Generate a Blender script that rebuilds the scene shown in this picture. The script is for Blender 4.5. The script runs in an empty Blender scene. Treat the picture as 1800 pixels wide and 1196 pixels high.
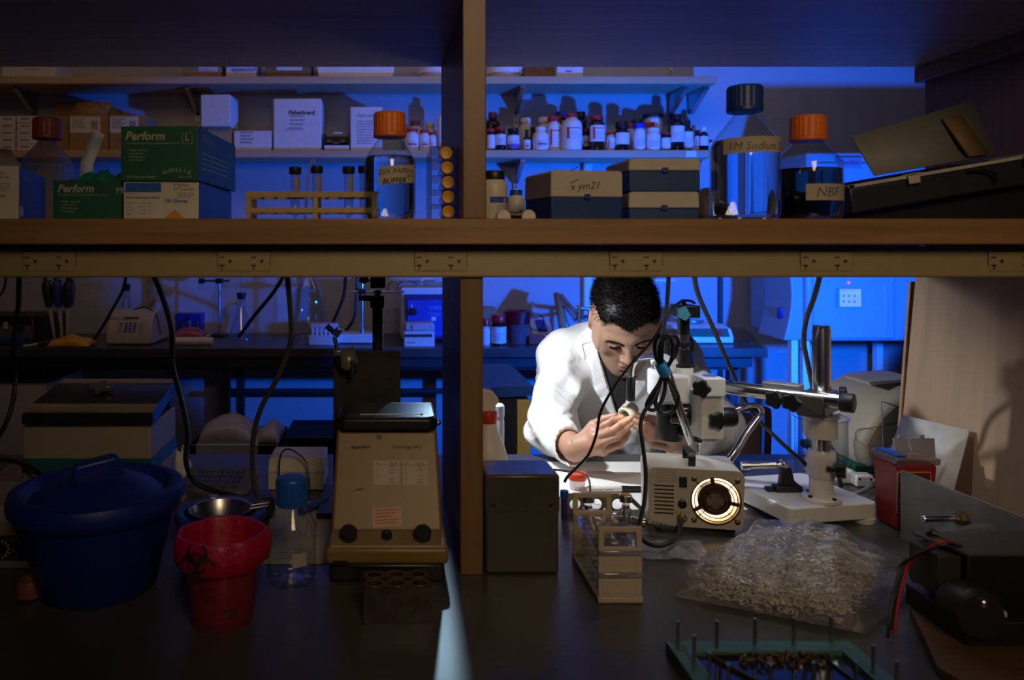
import bpy, bmesh, math, random
import numpy as np
from mathutils import Vector, Matrix, Euler
from math import sin, cos, pi, radians as R
random.seed(7)
SC = bpy.context.scene
COL = SC.collection
# ---- picture geometry: a level camera with lens shift; pixel of the depth vanishing point ----
F, CX, CY, EZ, TOP = 1360.0, 680.0, 430.0, 1.43, 0.9153
def P(px, py, d): return Vector(((px-CX)/F*d, d, EZ-(py-CY)/F*d))
def X(px, d): return (px-CX)/F*d
def Z(py, d): return EZ-(py-CY)/F*d
def S(n, d): return n/F*d
def DB(py, z=TOP): return (EZ-z)*F/(py-CY)      # depth of a point on a level surface at height z
# ---------------- camera ----------------
cam = bpy.data.cameras.new('camera'); co = bpy.data.objects.new('camera', cam); COL.objects.link(co)
co.location = (0, 0, EZ); co.rotation_euler = (pi/2, 0, 0)
cam.sensor_width = 36; cam.sensor_fit = 'HORIZONTAL'; cam.lens = F/1800*36
cam.shift_x = (900-CX)/1800; cam.shift_y = -(598-CY)/1800
cam.clip_start = .02; cam.clip_end = 40
cam.dof.use_dof = True; cam.dof.focus_distance = 1.75; cam.dof.aperture_fstop = 4.5
SC.camera = co
# ---------------- world, exposure ----------------
SC.view_settings.view_transform = 'Standard'; SC.view_settings.look = 'None'
SC.view_settings.exposure = 0; SC.view_settings.gamma = 1; SC.view_settings.use_curve_mapping = False
w = bpy.data.worlds.new('world'); SC.world = w; w.use_nodes = True
w.node_tree.nodes['Background'].inputs[0].default_value = (.9, .65, .45, 1)
w.node_tree.nodes['Background'].inputs[1].default_value = .0015
# ---------------- lamps ----------------
def lamp(name, kind, loc, target, power, color, **kw):
    l = bpy.data.lights.new(name, kind); o = bpy.data.objects.new(name, l); COL.objects.link(o)
    o.location = loc; l.energy = power; l.color = color
    o.rotation_euler = (Vector(target)-Vector(loc)).to_track_quat('-Z', 'Y').to_euler()
    for k, v in kw.items(): setattr(l, k, v)
    return o
BLUE = (.001, .118, 1.0)
lamp('blue_gel_flash', 'SPOT', (1.85, 2.60, 1.16), (1.38, 4.5, 1.55), 305, BLUE, spot_size=R(99), spot_blend=.12, shadow_soft_size=.035)
lamp('snoot_flash', 'SPOT', (.122, 1.72, 1.40), (.60, 1.90, 1.03), 17, (.90, .95, 1.0), spot_size=R(102), spot_blend=.5, shadow_soft_size=.014)
lamp('snoot_leak', 'SPOT', (.124, 1.86, 1.40), (.088, 1.0, .92), 4.2, (.50, .78, 1.0), spot_size=R(26), spot_blend=.4, shadow_soft_size=.006)
lamp('under_shelf_fill', 'AREA', (.70, 1.38, 1.426), (.70, 1.40, 1.0), .36, (.88, .94, 1.0), shape='RECTANGLE', size=.36, size_y=.03, spread=R(115))  # added fill light; no lamp fixture hangs under the shelf
lamp('room_glow', 'SPOT', (.40, -.75, 2.35), (.36, 1.2, 1.50), 50, (1, .73, .45), spot_size=R(66), spot_blend=1.0, shadow_soft_size=.35)
lamp('ceiling_tube', 'AREA', (1.0, 3.25, 2.92), (1.05, 4.25, 1.9), 3.2, (1, .80, .66), shape='RECTANGLE', size=2.2, size_y=.15)
lamp('room_glow_back', 'AREA', (-1.2, 2.9, 2.85), (-1.0, 4.2, 1.2), 3.0, (1, .62, .36), shape='RECTANGLE', size=2.4, size_y=.6)
# ---------------- object helpers ----------------
INV = {}
def tag(o, label=None, cat=None, group=None, kind=None):
    if label: o['label'] = label
    if cat: o['category'] = cat
    if group: o['group'] = group
    if kind: o['kind'] = kind
    return o
def thing(name, label, cat, loc=(0, 0, 0), rz=0, group=None):
    o = bpy.data.objects.new(name, None); o.empty_display_size = .02; COL.objects.link(o)
    o.location = loc; o.rotation_euler = (0, 0, rz)
    INV[o.name] = (Matrix.Translation(loc) @ Matrix.Rotation(rz, 4, 'Z')).inverted()
    return tag(o, label, cat, group)
def copy_tree(o, parent=None):
    c = o.copy(); COL.objects.link(c)
    if parent: c.parent = parent
    for ch in list(o.children): copy_tree(ch, c)
    return c
def catmull(pts, n=6):
    pts = [Vector(p) for p in pts]
    if len(pts) < 3: return pts
    q = [pts[0]*2-pts[1]]+pts+[pts[-1]*2-pts[-2]]; out = []
    for i in range(1, len(q)-2):
        a, b, c, d = q[i-1:i+3]
        for j in range(n):
            t = j/n
            out.append(.5*((2*b)+(c-a)*t+(2*a-5*b+4*c-d)*t*t+(3*b-a-3*c+d)*t**3))
    return out+[pts[-1]]
class MB:
    def __init__(s): s.v = []; s.f = []; s.m = []; s.mi = 0
    def add(s, vs, fs, M=None):
        b = len(s.v)
        s.v += [tuple(M @ Vector(p)) for p in vs] if M is not None else [tuple(p) for p in vs]
        s.f += [tuple(b+i for i in f) for f in fs]; s.m += [s.mi]*len(fs); return s
    def box(s, x0, x1, y0, y1, z0, z1, M=None):
        vs = [(x, y, z) for z in (z0, z1) for y in (y0, y1) for x in (x0, x1)]
        return s.add(vs, [(0, 2, 3, 1), (4, 5, 7, 6), (0, 1, 5, 4), (2, 6, 7, 3), (0, 4, 6, 2), (1, 3, 7, 5)], M)
    def prism(s, poly, h0, h1, axis='z', M=None):   # polygon (ccw) extruded along an axis
        n = len(poly)
        mp = {'z': lambda a, b, h: (a, b, h), 'y': lambda a, b, h: (a, h, b), 'x': lambda a, b, h: (h, a, b)}[axis]
        vs = [mp(a, b, h0) for a, b in poly]+[mp(a, b, h1) for a, b in poly]
        return s.add(vs, [tuple(range(n))[::-1], tuple(range(n, 2*n))]+[(i, (i+1) % n, n+(i+1) % n, n+i) for i in range(n)], M)
    def lathe(s, prof, seg=24, c=(0, 0, 0), M=None, cap=True, wob=None):
        vs, fs = [], []; n = len(prof)
        for i in range(seg):
            a = 2*pi*i/seg
            for r, z in prof:
                k = wob(a, z) if wob else 1
                vs.append((c[0]+r*k*cos(a), c[1]+r*k*sin(a), c[2]+z))
        for i in range(seg):
            j = (i+1) % seg
            for k in range(n-1): fs.append((i*n+k, j*n+k, j*n+k+1, i*n+k+1))
        if cap:
            if prof[0][0] > 1e-6: fs.append(tuple(i*n for i in range(seg))[::-1])
            if prof[-1][0] > 1e-6: fs.append(tuple(i*n+n-1 for i in range(seg)))
        return s.add(vs, fs, M)
    def cyl(s, p0, p1, r0, r1=None, seg=16):
        p0, p1 = Vector(p0), Vector(p1); r1 = r0 if r1 is None else r1
        q = (p1-p0).to_track_quat('Z', 'Y').to_matrix().to_4x4()
        return s.lathe([(r0, 0), (r1, (p1-p0).length)], seg, M=Matrix.Translation(p0) @ q)
    def rod(s, p0, p1, prof, seg=16):     # lathe profile laid from p0 towards p1
        p0, p1 = Vector(p0), Vector(p1); q = (p1-p0).to_track_quat('Z', 'Y').to_matrix().to_4x4()
        return s.lathe(prof, seg, M=Matrix.Translation(p0) @ q)
    def tube(s, pts, r, seg=8, n=6, smooth=True, ridge=0):
        pts = catmull(pts, n) if smooth else [Vector(p) for p in pts]
        m = len(pts); vs, fs = [], []; up = None
        for i, p in enumerate(pts):
            t = (pts[min(i+1, m-1)]-pts[max(i-1, 0)]).normalized()
            if up is None: up = t.orthogonal().normalized()
            up = (up-t*up.dot(t)).normalized(); sd = t.cross(up)
            rr = r[min(int(i*len(r)/m), len(r)-1)] if isinstance(r, (list, tuple)) else r
            if ridge: rr *= 1+ridge*(i % 2)
            for k in range(seg):
                a = 2*pi*k/seg; vs.append(p+up*(cos(a)*rr)+sd*(sin(a)*rr))
        for i in range(m-1):
            for k in range(seg):
                l = (k+1) % seg; fs.append((i*seg+k, i*seg+l, (i+1)*seg+l, (i+1)*seg+k))
        fs += [tuple(range(seg))[::-1], tuple((m-1)*seg+k for k in range(seg))]
        return s.add(vs, fs)
    def ball(s, c, r, seg=14, rings=9, M=None):
        r = (r, r, r) if not isinstance(r, (tuple, list)) else r
        pr = [(max(sin(pi*k/rings), 0) if 0 < k < rings else 0, -cos(pi*k/rings)) for k in range(rings+1)]
        T = Matrix.Translation(c) @ Matrix.Diagonal((*r, 1))
        return s.lathe(pr, seg, M=M @ T if M is not None else T)
    def torus(s, c, R_, r, seg=28, rs=8, M=None, a0=0, a1=2*pi):
        full = abs(a1-a0-2*pi) < 1e-6; n = seg if full else seg+1; vs, fs = [], []
        for i in range(n):
            a = a0+(a1-a0)*i/seg
            for k in range(rs):
                b = 2*pi*k/rs; q = R_+r*cos(b); vs.append((c[0]+q*cos(a), c[1]+q*sin(a), c[2]+r*sin(b)))
        for i in range(seg):
            j = (i+1) % n
            for k in range(rs): l = (k+1) % rs; fs.append((i*rs+k, j*rs+k, j*rs+l, i*rs+l))
        return s.add(vs, fs, M)
    def grid(s, fn, nu, nv, M=None, closed=False):
        vs = [fn(i/nu, j/nv) for i in range(nu+1) for j in range(nv+1)]
        return s.add(vs, [(i*(nv+1)+j, (i+1)*(nv+1)+j, (i+1)*(nv+1)+j+1, i*(nv+1)+j+1) for i in range(nu) for j in range(nv)], M)
    def build(s, name, m, parent=None, bev=0, smooth=True, world=False, label=None, solid=0, sub=0, kind=None, seg=2, ang=.7):
        vs = s.v
        if world and parent is not None: I = INV[parent.name]; vs = [tuple(I @ Vector(p)) for p in vs]
        me = bpy.data.meshes.new(name); me.from_pydata(vs, [], s.f)
        ms = m if isinstance(m, (list, tuple)) else [m]
        for q in ms: me.materials.append(q)
        if len(ms) > 1: me.polygons.foreach_set('material_index', s.m)
        bm = bmesh.new(); bm.from_mesh(me); bmesh.ops.recalc_face_normals(bm, faces=bm.faces); bm.to_mesh(me); bm.free()
        if smooth: me.shade_smooth(); me.set_sharp_from_angle(angle=ang)
        o = bpy.data.objects.new(name, me); COL.objects.link(o)
        if parent is not None: o.parent = parent; INV[o.name] = INV[parent.name]
        else: INV[o.name] = Matrix()
        if bev: b = o.modifiers.new('bevel', 'BEVEL'); b.width = bev; b.segments = seg; b.limit_method = 'ANGLE'; b.angle_limit = .6
        if solid: q = o.modifiers.new('solid', 'SOLIDIFY'); q.thickness = solid; q.offset = 0
        if sub: q = o.modifiers.new('sub', 'SUBSURF'); q.levels = sub; q.render_levels = sub
        if label: o['label'] = label
        if kind: o['kind'] = kind
        return o
def struct(name, mb, m, **k): return mb.build(name, m, kind='structure', **k)
PENDING = []
def text(body, size, loc, parent, m, rot=(pi/2, 0, 0), shear=0, align='LEFT', name='lettering', world=True, space=1, line=1, bold=0, wrap=None):
    """flat print cut from the built-in font; turned into plain mesh by finish_text()"""
    c = bpy.data.curves.new(name, 'FONT'); c.body = body; c.size = size; c.shear = shear; c.align_x = align
    c.space_character = space; c.space_line = line; c.resolution_u = 2; c.offset = bold
    o = bpy.data.objects.new(name, c); COL.objects.link(o)
    M = Matrix.Translation(loc) @ Euler(rot).to_matrix().to_4x4()
    if world and parent is not None: M = INV[parent.name] @ M
    PENDING.append((o, name, parent, M, m, wrap))
def wraptext(body, size, cx, cy, r, z, ang, parent, m, shear=.15, tilt=0, bold=0):
    """text bent round an upright cylinder; ang 0 faces the camera (-y), positive turns towards +x"""
    text(body, size, (0, 0, 0), parent, m, shear=shear, align='CENTER', bold=bold, wrap=(cx, cy, r, z, ang, tilt))
def finish_text():
    bpy.context.view_layer.update(); dg = bpy.context.evaluated_depsgraph_get()
    for o, name, parent, M, m, wrap in PENDING:
        me = bpy.data.meshes.new_from_object(o.evaluated_get(dg)); me.materials.clear(); me.materials.append(m)
        if wrap:
            cx, cy, r, z, ang, tilt = wrap; I = INV[parent.name]
            for v in me.vertices:
                x, y = v.co.x*cos(tilt)-v.co.y*sin(tilt), v.co.x*sin(tilt)+v.co.y*cos(tilt); a = ang+x/r
                v.co = I @ Vector((cx+r*sin(a), cy-r*cos(a), z+y))
        else: me.transform(M)
        c = o.data; bpy.data.objects.remove(o); bpy.data.curves.remove(c); me.name = name
        q = bpy.data.objects.new(name, me); COL.objects.link(q); q.parent = parent
    PENDING.clear()
# ---------------- materials ----------------
MC = {}
def mat(name, col, rough=.5, metal=0, var=.10, scale=30, bump=0, bscale=None, wood=0, **kw):
    if name in MC: return MC[name]
    m = bpy.data.materials.new(name); m.use_nodes = True; nt = m.node_tree; N, L = nt.nodes, nt.links
    b = N['Principled BSDF']; col = tuple(col)+(1,)
    tc = N.new('ShaderNodeTexCoord'); src = tc.outputs['Object']
    mp = N.new('ShaderNodeMapping'); L.new(src, mp.inputs[0])
    nz = N.new('ShaderNodeTexNoise'); nz.inputs['Scale'].default_value = scale; nz.inputs['Detail'].default_value = 4
    L.new(mp.outputs[0], nz.inputs['Vector'])
    if wood:
        mp.inputs['Scale'].default_value = (.05, 1, 1) if wood == 1 else ((1, 1, .05) if wood == 3 else (1, .05, 1))
        nz.inputs['Distortion'].default_value = .6
    cr = N.new('ShaderNodeValToRGB'); L.new(nz.outputs[0], cr.inputs[0])
    cr.color_ramp.elements[0].position = .3; cr.color_ramp.elements[1].position = .7
    cr.color_ramp.elements[0].color = tuple(c*(1-var) for c in col[:3])+(1,)
    cr.color_ramp.elements[1].color = tuple(min(1, c*(1+var)) for c in col[:3])+(1,)
    L.new(cr.outputs[0], b.inputs['Base Color'])
    b.inputs['Roughness'].default_value = rough; b.inputs['Metallic'].default_value = metal
    for k, v in kw.items():
        if k in ('emit',): b.inputs['Emission Color'].default_value = col; b.inputs['Emission Strength'].default_value = v
        else: b.inputs[k].default_value = v
    if bump:
        n2 = N.new('ShaderNodeTexNoise'); n2.inputs['Scale'].default_value = bscale or scale*4; n2.inputs['Detail'].default_value = 3
        L.new(mp.outputs[0], n2.inputs['Vector'])
        bp = N.new('ShaderNodeBump'); bp.inputs['Strength'].default_value = bump; bp.inputs['Distance'].default_value = .002
        L.new(n2.outputs[0], bp.inputs['Height']); L.new(bp.outputs[0], b.inputs['Normal'])
    MC[name] = m; return m
def clear(name, tint=(.9, .95, .95), rough=.03, base=.06, ior=1.5, bump=0, milk=0, milkcol=(.8, .8, .8)):
    """thin clear wall: straight-through light plus a fresnel reflection; milk adds a diffuse share"""
    if name in MC: return MC[name]
    m = bpy.data.materials.new(name); m.use_nodes = True; nt = m.node_tree; N, L = nt.nodes, nt.links
    N.remove(N['Principled BSDF']); out = N['Material Output']
    tr = N.new('ShaderNodeBsdfTransparent'); tr.inputs[0].default_value = tuple(tint)+(1,)
    gl = N.new('ShaderNodeBsdfAnisotropic') if False else N.new('ShaderNodeBsdfGlossy'); gl.inputs['Roughness'].default_value = rough
    lw = N.new('ShaderNodeLayerWeight'); lw.inputs[0].default_value = .35
    nz = N.new('ShaderNodeTexNoise'); nz.inputs['Scale'].default_value = 60
    ma = N.new('ShaderNodeMath'); ma.operation = 'MULTIPLY_ADD'; L.new(lw.outputs['Facing'], ma.inputs[0]); ma.inputs[1].default_value = .72; ma.inputs[2].default_value = base
    pw = N.new('ShaderNodeMath'); pw.operation = 'POWER'; L.new(lw.outputs['Facing'], pw.inputs[0]); pw.inputs[1].default_value = 2.2; L.new(pw.outputs[0], ma.inputs[0])
    mx = N.new('ShaderNodeMixShader'); L.new(ma.outputs[0], mx.inputs[0]); L.new(tr.outputs[0], mx.inputs[1]); L.new(gl.outputs[0], mx.inputs[2])
    last = mx
    if bump:
        bp = N.new('ShaderNodeBump'); bp.inputs['Strength'].default_value = bump; bp.inputs['Distance'].default_value = .004
        nz.inputs['Scale'].default_value = 45; L.new(nz.outputs[0], bp.inputs['Height']); L.new(bp.outputs[0], gl.inputs['Normal']); L.new(bp.outputs[0], lw.inputs['Normal'])
    if milk:
        df = N.new('ShaderNodeBsdfPrincipled'); df.inputs['Base Color'].default_value = tuple(milkcol)+(1,); df.inputs['Roughness'].default_value = .35
        tl = N.new('ShaderNodeBsdfTranslucent'); tl.inputs[0].default_value = tuple(milkcol)+(1,)
        m3 = N.new('ShaderNodeMixShader'); m3.inputs[0].default_value = .4; L.new(df.outputs[0], m3.inputs[1]); L.new(tl.outputs[0], m3.inputs[2])
        m2 = N.new('ShaderNodeMixShader'); m2.inputs[0].default_value = milk; L.new(mx.outputs[0], m2.inputs[1]); L.new(m3.outputs[0], m2.inputs[2]); last = m2
    L.new(last.outputs[0], out.inputs[0]); MC[name] = m; return m
def liquid(name, col, ior=1.33, rough=.0):
    return mat(name, col, rough, var=.03, scale=5, IOR=ior, **{'Transmission Weight': 1.0})
white = mat('white_plastic', (.75, .73, .68), .4, var=.04)
offw = mat('ivory_plastic', (.55, .48, .36), .45, var=.05)
card_w = mat('white_card', (.70, .68, .64), .75, var=.06, bump=.1)
card_b = mat('brown_cardboard', (.36, .21, .09), .85, var=.12, bump=.2)
blackp = mat('black_plastic', (.012, .012, .013), .42, var=.2)
blackr = mat('black_rubber', (.010, .010, .010), .38, var=.2)
darkm = mat('dark_metal', (.05, .05, .05), .35, .8)
chrome = mat('chrome', (.80, .80, .80), .20, 1.0, var=.03)
steel = mat('steel', (.45, .45, .45), .3, 1.0, var=.08, bump=.05)
alu = mat('aluminium', (.30, .30, .31), .5, .6, var=.12, scale=14, bump=.08)
brass = mat('brass', (.60, .38, .10), .25, 1.0)
ink = mat('black_ink', (.02, .02, .02), .6)
redink = mat('red_ink', (.6, .03, .02), .6)
blueink = mat('blue_ink', (.02, .06, .35), .6)
greyink = mat('grey_ink', (.25, .25, .27), .6)
wood = mat('maple_wood', (.27, .145, .055), .45, var=.22, scale=55, wood=1, bump=.08, bscale=90)
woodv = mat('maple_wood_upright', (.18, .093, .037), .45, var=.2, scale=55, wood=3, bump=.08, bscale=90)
glass = clear('clear_glass')
redplastic = mat('red_plastic', (.55, .02, .02), .4)
orange = mat('orange_plastic', (.78, .17, .02), .45)
bluecap = mat('blue_plastic', (.01, .09, .42), .4)
navy = mat('navy_plastic', (.012, .045, .20), .4)
# =================== the room ===================
wallm = mat('wall_paint', (.47, .47, .47), .8, var=.05, scale=6, bump=.12, bscale=220)
floorm = mat('floor_tile', (.12, .115, .105), .4, var=.15, scale=12, bump=.05)
ceilm = mat('ceiling_paint', (.35, .33, .31), .9, var=.05)
YB = 4.5
struct('floor', MB().box(-3.4, 4.3, -1.6, YB, -.1, 0), floorm)
struct('ceiling', MB().box(-3.4, 4.3, -1.6, YB, 3.0, 3.1), ceilm)
struct('wall_back', MB().box(-3.5, 4.4, YB, YB+.1, -.1, 3.1), wallm)
struct('wall_left', MB().box(-3.5, -3.4, -1.6, YB, -.1, 3.1), wallm)
struct('wall_right', MB().box(4.3, 4.4, -1.6, YB, -.1, 3.1), wallm)
struct('wall_front', MB().box(-3.5, 4.4, -1.7, -1.6, -.1, 3.1), wallm)
struct('baseboard_back', MB().box(-3.4, 4.3, YB-.012, YB-.001, 0, .1), blackr)
trimm = mat('dark_trim', (.05, .04, .035), .5)
x = X(1268, 4.47); struct('trim_1', MB().box(x-.011, x+.011, 4.47, 4.5, .1, 2.0), trimm, bev=.003)
x = X(1034, 4.46); struct('trim_2', MB().box(x-.025, x+.025, 4.46, 4.5, 1.0, 1.9), white, bev=.006)
x = X(266, 4.47); struct('wall_strip', MB().box(x-.018, x+.018, 4.47, 4.5, .95, 1.9), mat('ochre_strip', (.35, .22, .08), .5, wood=3), bev=.004)  # narrow ochre strip on the back wall

# =================== island bench ===================
epoxy = mat('black_epoxy', (.060, .056, .050), .33, var=.25, scale=9, bump=.03, bscale=300)
bench = thing('lab_bench', 'long black epoxy lab bench under the wooden shelving, in front of the camera', 'bench', (0, 1.3, 0))
MB().box(-2.3, 1.7, .70, 1.9, .877, .915).build('worktop', epoxy, bench, bev=.003, world=True)
MB().box(-2.25, 1.65, .78, 1.3, .08, .876).build('cabinet_body', mat('cabinet_grey', (.3, .29, .27), .5), bench, world=True)
MB().box(-2.25, 1.65, .84, 1.24, 0, .079).build('plinth', blackr, bench, world=True)
for xx in (-2.2, 1.6): MB().box(xx-.03, xx+.03, 1.78, 1.84, 0, .876).build('leg', darkm, bench, world=True)

# =================== maple shelving on the bench ===================
rack = thing('bench_shelving', 'maple wood shelving with two boards and a thick centre upright on the bench', 'shelving', (0, 1.4, .915))
MB().box(-2.2, 1.165, 1.165, 1.63, 1.430, 1.469).build('lower_shelf', wood, rack, bev=.002, world=True)
MB().box(-2.2, 1.165, 1.165, 1.63, 1.804, 1.842).build('upper_shelf', mat('lit_maple', (.62, .46, .32), .45, var=.12, scale=40, wood=1), rack, bev=.002, world=True)  # paler maple: bounce light on the underside is put into the colour
MB().box(.1145, .150, 1.205, 1.599, .915, 1.430).build('upright', woodv, rack, bev=.0015, world=True)
MB().box(.1145, .150, 1.168, 1.63, 1.469, 1.804).build('upright', woodv, rack, bev=.0015, world=True)
MB().box(1.133, 1.163, 1.165, 1.63, 1.469, 1.804).build('end_panel', woodv, rack, bev=.0015, world=True)
MB().box(1.133, 1.163, 1.165, 1.63, .915, 1.430).build('end_panel', woodv, rack, bev=.0015, world=True)
MB().box(1.112, 1.133, 1.165, 1.632, 1.770, 1.804).build('cleat', wood, rack, bev=.002, world=True)
MB().box(-2.2, -2.165, 1.168, 1.63, .915, 1.430).build('end_panel', woodv, rack, world=True)

rw = thing('power_raceway', 'tan metal power strip rail with receptacles fixed under the shelf edge', 'power strip', (0, 1.2, 1.4))
tan = mat('tan_enamel', (.34, .265, .125), .4, var=.04)
MB().prism([(1.197, 1.3815), (1.1995, 1.428), (1.2045, 1.428), (1.2045, 1.379), (1.199, 1.379)], -2.15, 1.13, 'x').build('rail', tan, rw, bev=.0006, world=True)
MB().box(-2.15, 1.1, 1.6, 1.6285, 1.379, 1.4295).build('rear_rail', tan, rw, world=True)
MB().box(-2.1, 1.1, 1.20, 1.2045, 1.4282, 1.4299).build('gap_strip', blackr, rw, world=True)  # added black strip for the dark gap between shelf and rail
tanp = mat('tan_outlet', (.36, .28, .135), .45, var=.03)
for px in (-258, 85, 428, 775, 1119, 1455, 1786):
    d = 1.195; cx = X(px, d); cz = Z(460, d)
    o = MB().box(cx-.0405, cx+.0405, 1.1962, 1.2045, cz-.0148, cz+.0148).build('outlet', tanp, rw, bev=.001, world=True)
    MB().box(cx-.0415, cx+.0415, 1.1978, 1.2035, cz-.0158, cz+.0158).build('outlet_seam', trimm, rw, world=True)
    for sx in (-.0245, .0245):
        u = cx+sx-.004; m = MB(); y0, y1 = 1.1956, 1.2
        m.box(u-.009, u-.001, y0, y1, cz+.0055, cz+.0075)
        m.box(u-.009, u-.001, y0, y1, cz-.0072, cz-.0048); m.box(u-.0058, u-.0038, y0, y1, cz-.0125, cz-.0048)
        m.cyl((u+.0075, y0, cz+.0005), (u+.0075, y1, cz+.0005), .0028, seg=12)
        m.build('socket', trimm, o, world=True)

# =================== plywood sheet against the right end ===================
ply = thing('plywood_sheet', 'pale plywood sheet leaning upright at the right end of the bench', 'board', (1.08, 1.35, .915))
plym = mat('plywood', (.42, .28, .18), .6, var=.14, scale=18, wood=3, bump=.1)
m = MB(); pts = [(1.62, .9155), (1.00, .9155), (1.00, 1.377), (1.585, 1.377), (1.60, 1.372), (1.61, 1.36)]
n = len(pts); fx = lambda z: 1.066+(z-.9155)*.075
m.add([(fx(z), y, z) for y, z in pts]+[(fx(z)+.012, y, z) for y, z in pts], [tuple(range(n)), tuple(range(n, 2*n))[::-1]]+[(i, i+n, (i+1) % n+n, (i+1) % n) for i in range(n)])
m.build('sheet', plym, ply, bev=.0015, world=True)
pts = [(1.628, .9155), (1.6205, .9155), (1.6205, 1.352), (1.628, 1.352)]; m = MB()
m.add([(fx(z)-.001, y, z) for y, z in pts]+[(fx(z)+.014, y, z) for y, z in pts], [(0, 1, 2, 3), (7, 6, 5, 4), (0, 4, 5, 1), (1, 5, 6, 2), (2, 6, 7, 3), (3, 7, 4, 0)])
m.build('edge_strip', mat('plywood_edge', (.40, .25, .14), .6), ply, world=True)

# =================== wall shelves at the back ===================
backwood = mat('pale_shelf_wood', (.50, .36, .22), .5, var=.12, scale=40, wood=1)
rails = [X(px, 4.48) for px in (60, 347, 907, 1180)]
for nm, zt, x1, lb in (('upper', 2.344, 1.79, 'topmost pale wooden wall shelf at the back of the room'), ('middle', 1.943, 1.765, 'pale wooden wall shelf carrying the row of reagent bottles')):
    s = thing('wall_shelf', lb, 'shelf', (0, 4.34, zt))
    MB().box(-2.9, x1, 4.2, 4.484, zt-.041, zt).build('board', backwood, s, bev=.003, world=True)
    for rx in rails+([1.76] if zt > 2.1 else [1.72]):
        MB().prism([(4.483, zt-.042), (4.483, zt-.16), (4.465, zt-.16), (4.25, zt-.058), (4.25, zt-.042)], rx-.012, rx+.012, 'x').build('bracket', steel, s, world=True)
for i, rx in enumerate(rails):
    t = thing('shelf_rail', ('slotted metal wall rail at the far left of the wall shelves', 'slotted metal wall rail behind the white cube box', 'slotted metal wall rail behind the left end of the bottle row', 'slotted metal wall rail behind the right end of the bottle row')[i], 'rail', (rx, 4.49, 1.55))
    MB().box(rx-.013, rx+.013, 4.485, 4.4995, 1.55, 2.55).build('channel', steel, t, world=True)
    m = MB()
    for k in range(26): m.box(rx-.003, rx+.003, 4.4845, 4.49, 1.57+k*.037, 1.59+k*.037)
    m.build('slot', blackr, t, world=True, kind='stuff')

# =================== back bench ===================
bb = thing('rear_bench', 'long black topped bench standing along the back wall', 'bench', (0, 4.15, 0))
x1 = X(1350, 3.84)
MB().box(-3.35, x1, 3.84, 4.49, .868, .915).build('worktop', epoxy, bb, bev=.004, world=True)
darkblue = mat('dark_apron', (.03, .03, .035), .5)
MB().box(-3.3, x1-.05, 3.90, 4.45, .81, .867).build('apron', darkblue, bb, world=True)
MB().box(-3.25, x1-.09, 3.95, 4.40, .79, .809).build('support_rail', darkblue, bb, world=True)
for px in (-300, 395, 800, 1290): 
    q = X(px, 3.95); MB().box(q-.022, q+.022, 3.95, 4.0, 0, .809).build('leg', darkblue, bb, world=True)
    MB().box(q-.022, q+.022, 4.36, 4.40, 0, .809).build('leg', darkblue, bb, world=True)
q0, q1 = X(395, 4.38), X(800, 4.38); MB().cyl((q0, 4.36, Z(688, 4.36)), (q1, 4.36, Z(688, 4.36)), .016).build('brace', darkblue, bb, world=True)
# =================== near shelf contents ===================
SH = 1.4694
def band(mb, cx, cy, r, z0, z1, a0, a1, n=10, dz=0):
    """open strip of a cylinder wall, angle 0 faces the camera"""
    vs = []
    for i in range(n+1):
        a = a0+(a1-a0)*i/n; e = dz*i/n
        vs += [(cx+r*sin(a), cy-r*cos(a), z0+e), (cx+r*sin(a), cy-r*cos(a), z1+e)]
    return mb.add(vs, [(2*i, 2*i+2, 2*i+3, 2*i+1) for i in range(n)])
pencil = mat('faded_ink', (.10, .085, .07), .6)
tape = mat('paper_tape', (.40, .345, .26), .7, var=.05)
def bottle_profile(Rr, H, neck=.0165):
    g = H-.012
    return [(Rr*.55, .003), (Rr*.86, 0), (Rr*.97, .004), (Rr, .012), (Rr, .53*H), (Rr*.985, .55*H), (Rr*.93, .575*H), (Rr*.80, .63*H), (neck+.25*(Rr-neck), .725*H), (neck+.08*(Rr-neck), .76*H), (neck, .785*H), (neck*1.12, .79*H), (neck*1.12, .805*H), (neck, .812*H), (neck, g)]
def media_bottle(px, d, z, Rr, H, cap, label, liq=None, lev=.5, group=None, gl=None, cap_r=.0268):
    x = X(px, d); t = thing('media_bottle', label, 'bottle', (x, d, z), 0, group)
    pr = bottle_profile(Rr, H); MB().lathe(pr, 32, cap=False).build('glass_wall', gl or glass, t, smooth=True)
    MB().lathe([(Rr*.5, .0035), (.0001, .006)], 32, cap=False).build('glass_foot', gl or glass, t)
    if liq:
        top = lev*H; ip = []
        for (r, zz) in pr:
            if zz < top: ip.append((max(r-.0022, .001), zz+.0018))
            else:
                r0, z0 = pr[len(ip)-1]; q = (top-z0)/(zz-z0+1e-9); ip.append((max(r0+(r-r0)*q-.0022, .001), top)); break
        ip.append((.0001, top)); ip.insert(0, (.0001, .006)); MB().lathe(ip, 32, cap=False).build('liquid', liq, t)
    ch = .042 if cap_r > .02 else .03; c0 = H-ch; m = MB(); n = 48; pf = []
    for i in range(n):
        a = 2*pi*i/n; k = 1 if i % 2 else .965; pf.append((cap_r*k*cos(a), cap_r*k*sin(a)))
    m.prism(pf, c0+.007, H-.004); m.lathe([(cap_r*.96, c0), (cap_r*1.02, c0+.002), (cap_r*1.02, c0+.0065), (cap_r*.95, c0+.0066)], 40)
    m.lathe([(cap_r*.98, H-.0045), (cap_r*.93, H-.0015), (cap_r*.7, H), (.0001, H-.0005)], 40, cap=False)
    m.build('screw_cap', cap, t, ang=.5)
    return t
water = liquid('water', (.93, .96, .98))
browny = mat('brown_solution', (.075, .055, .035), .25, var=.1)
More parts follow.
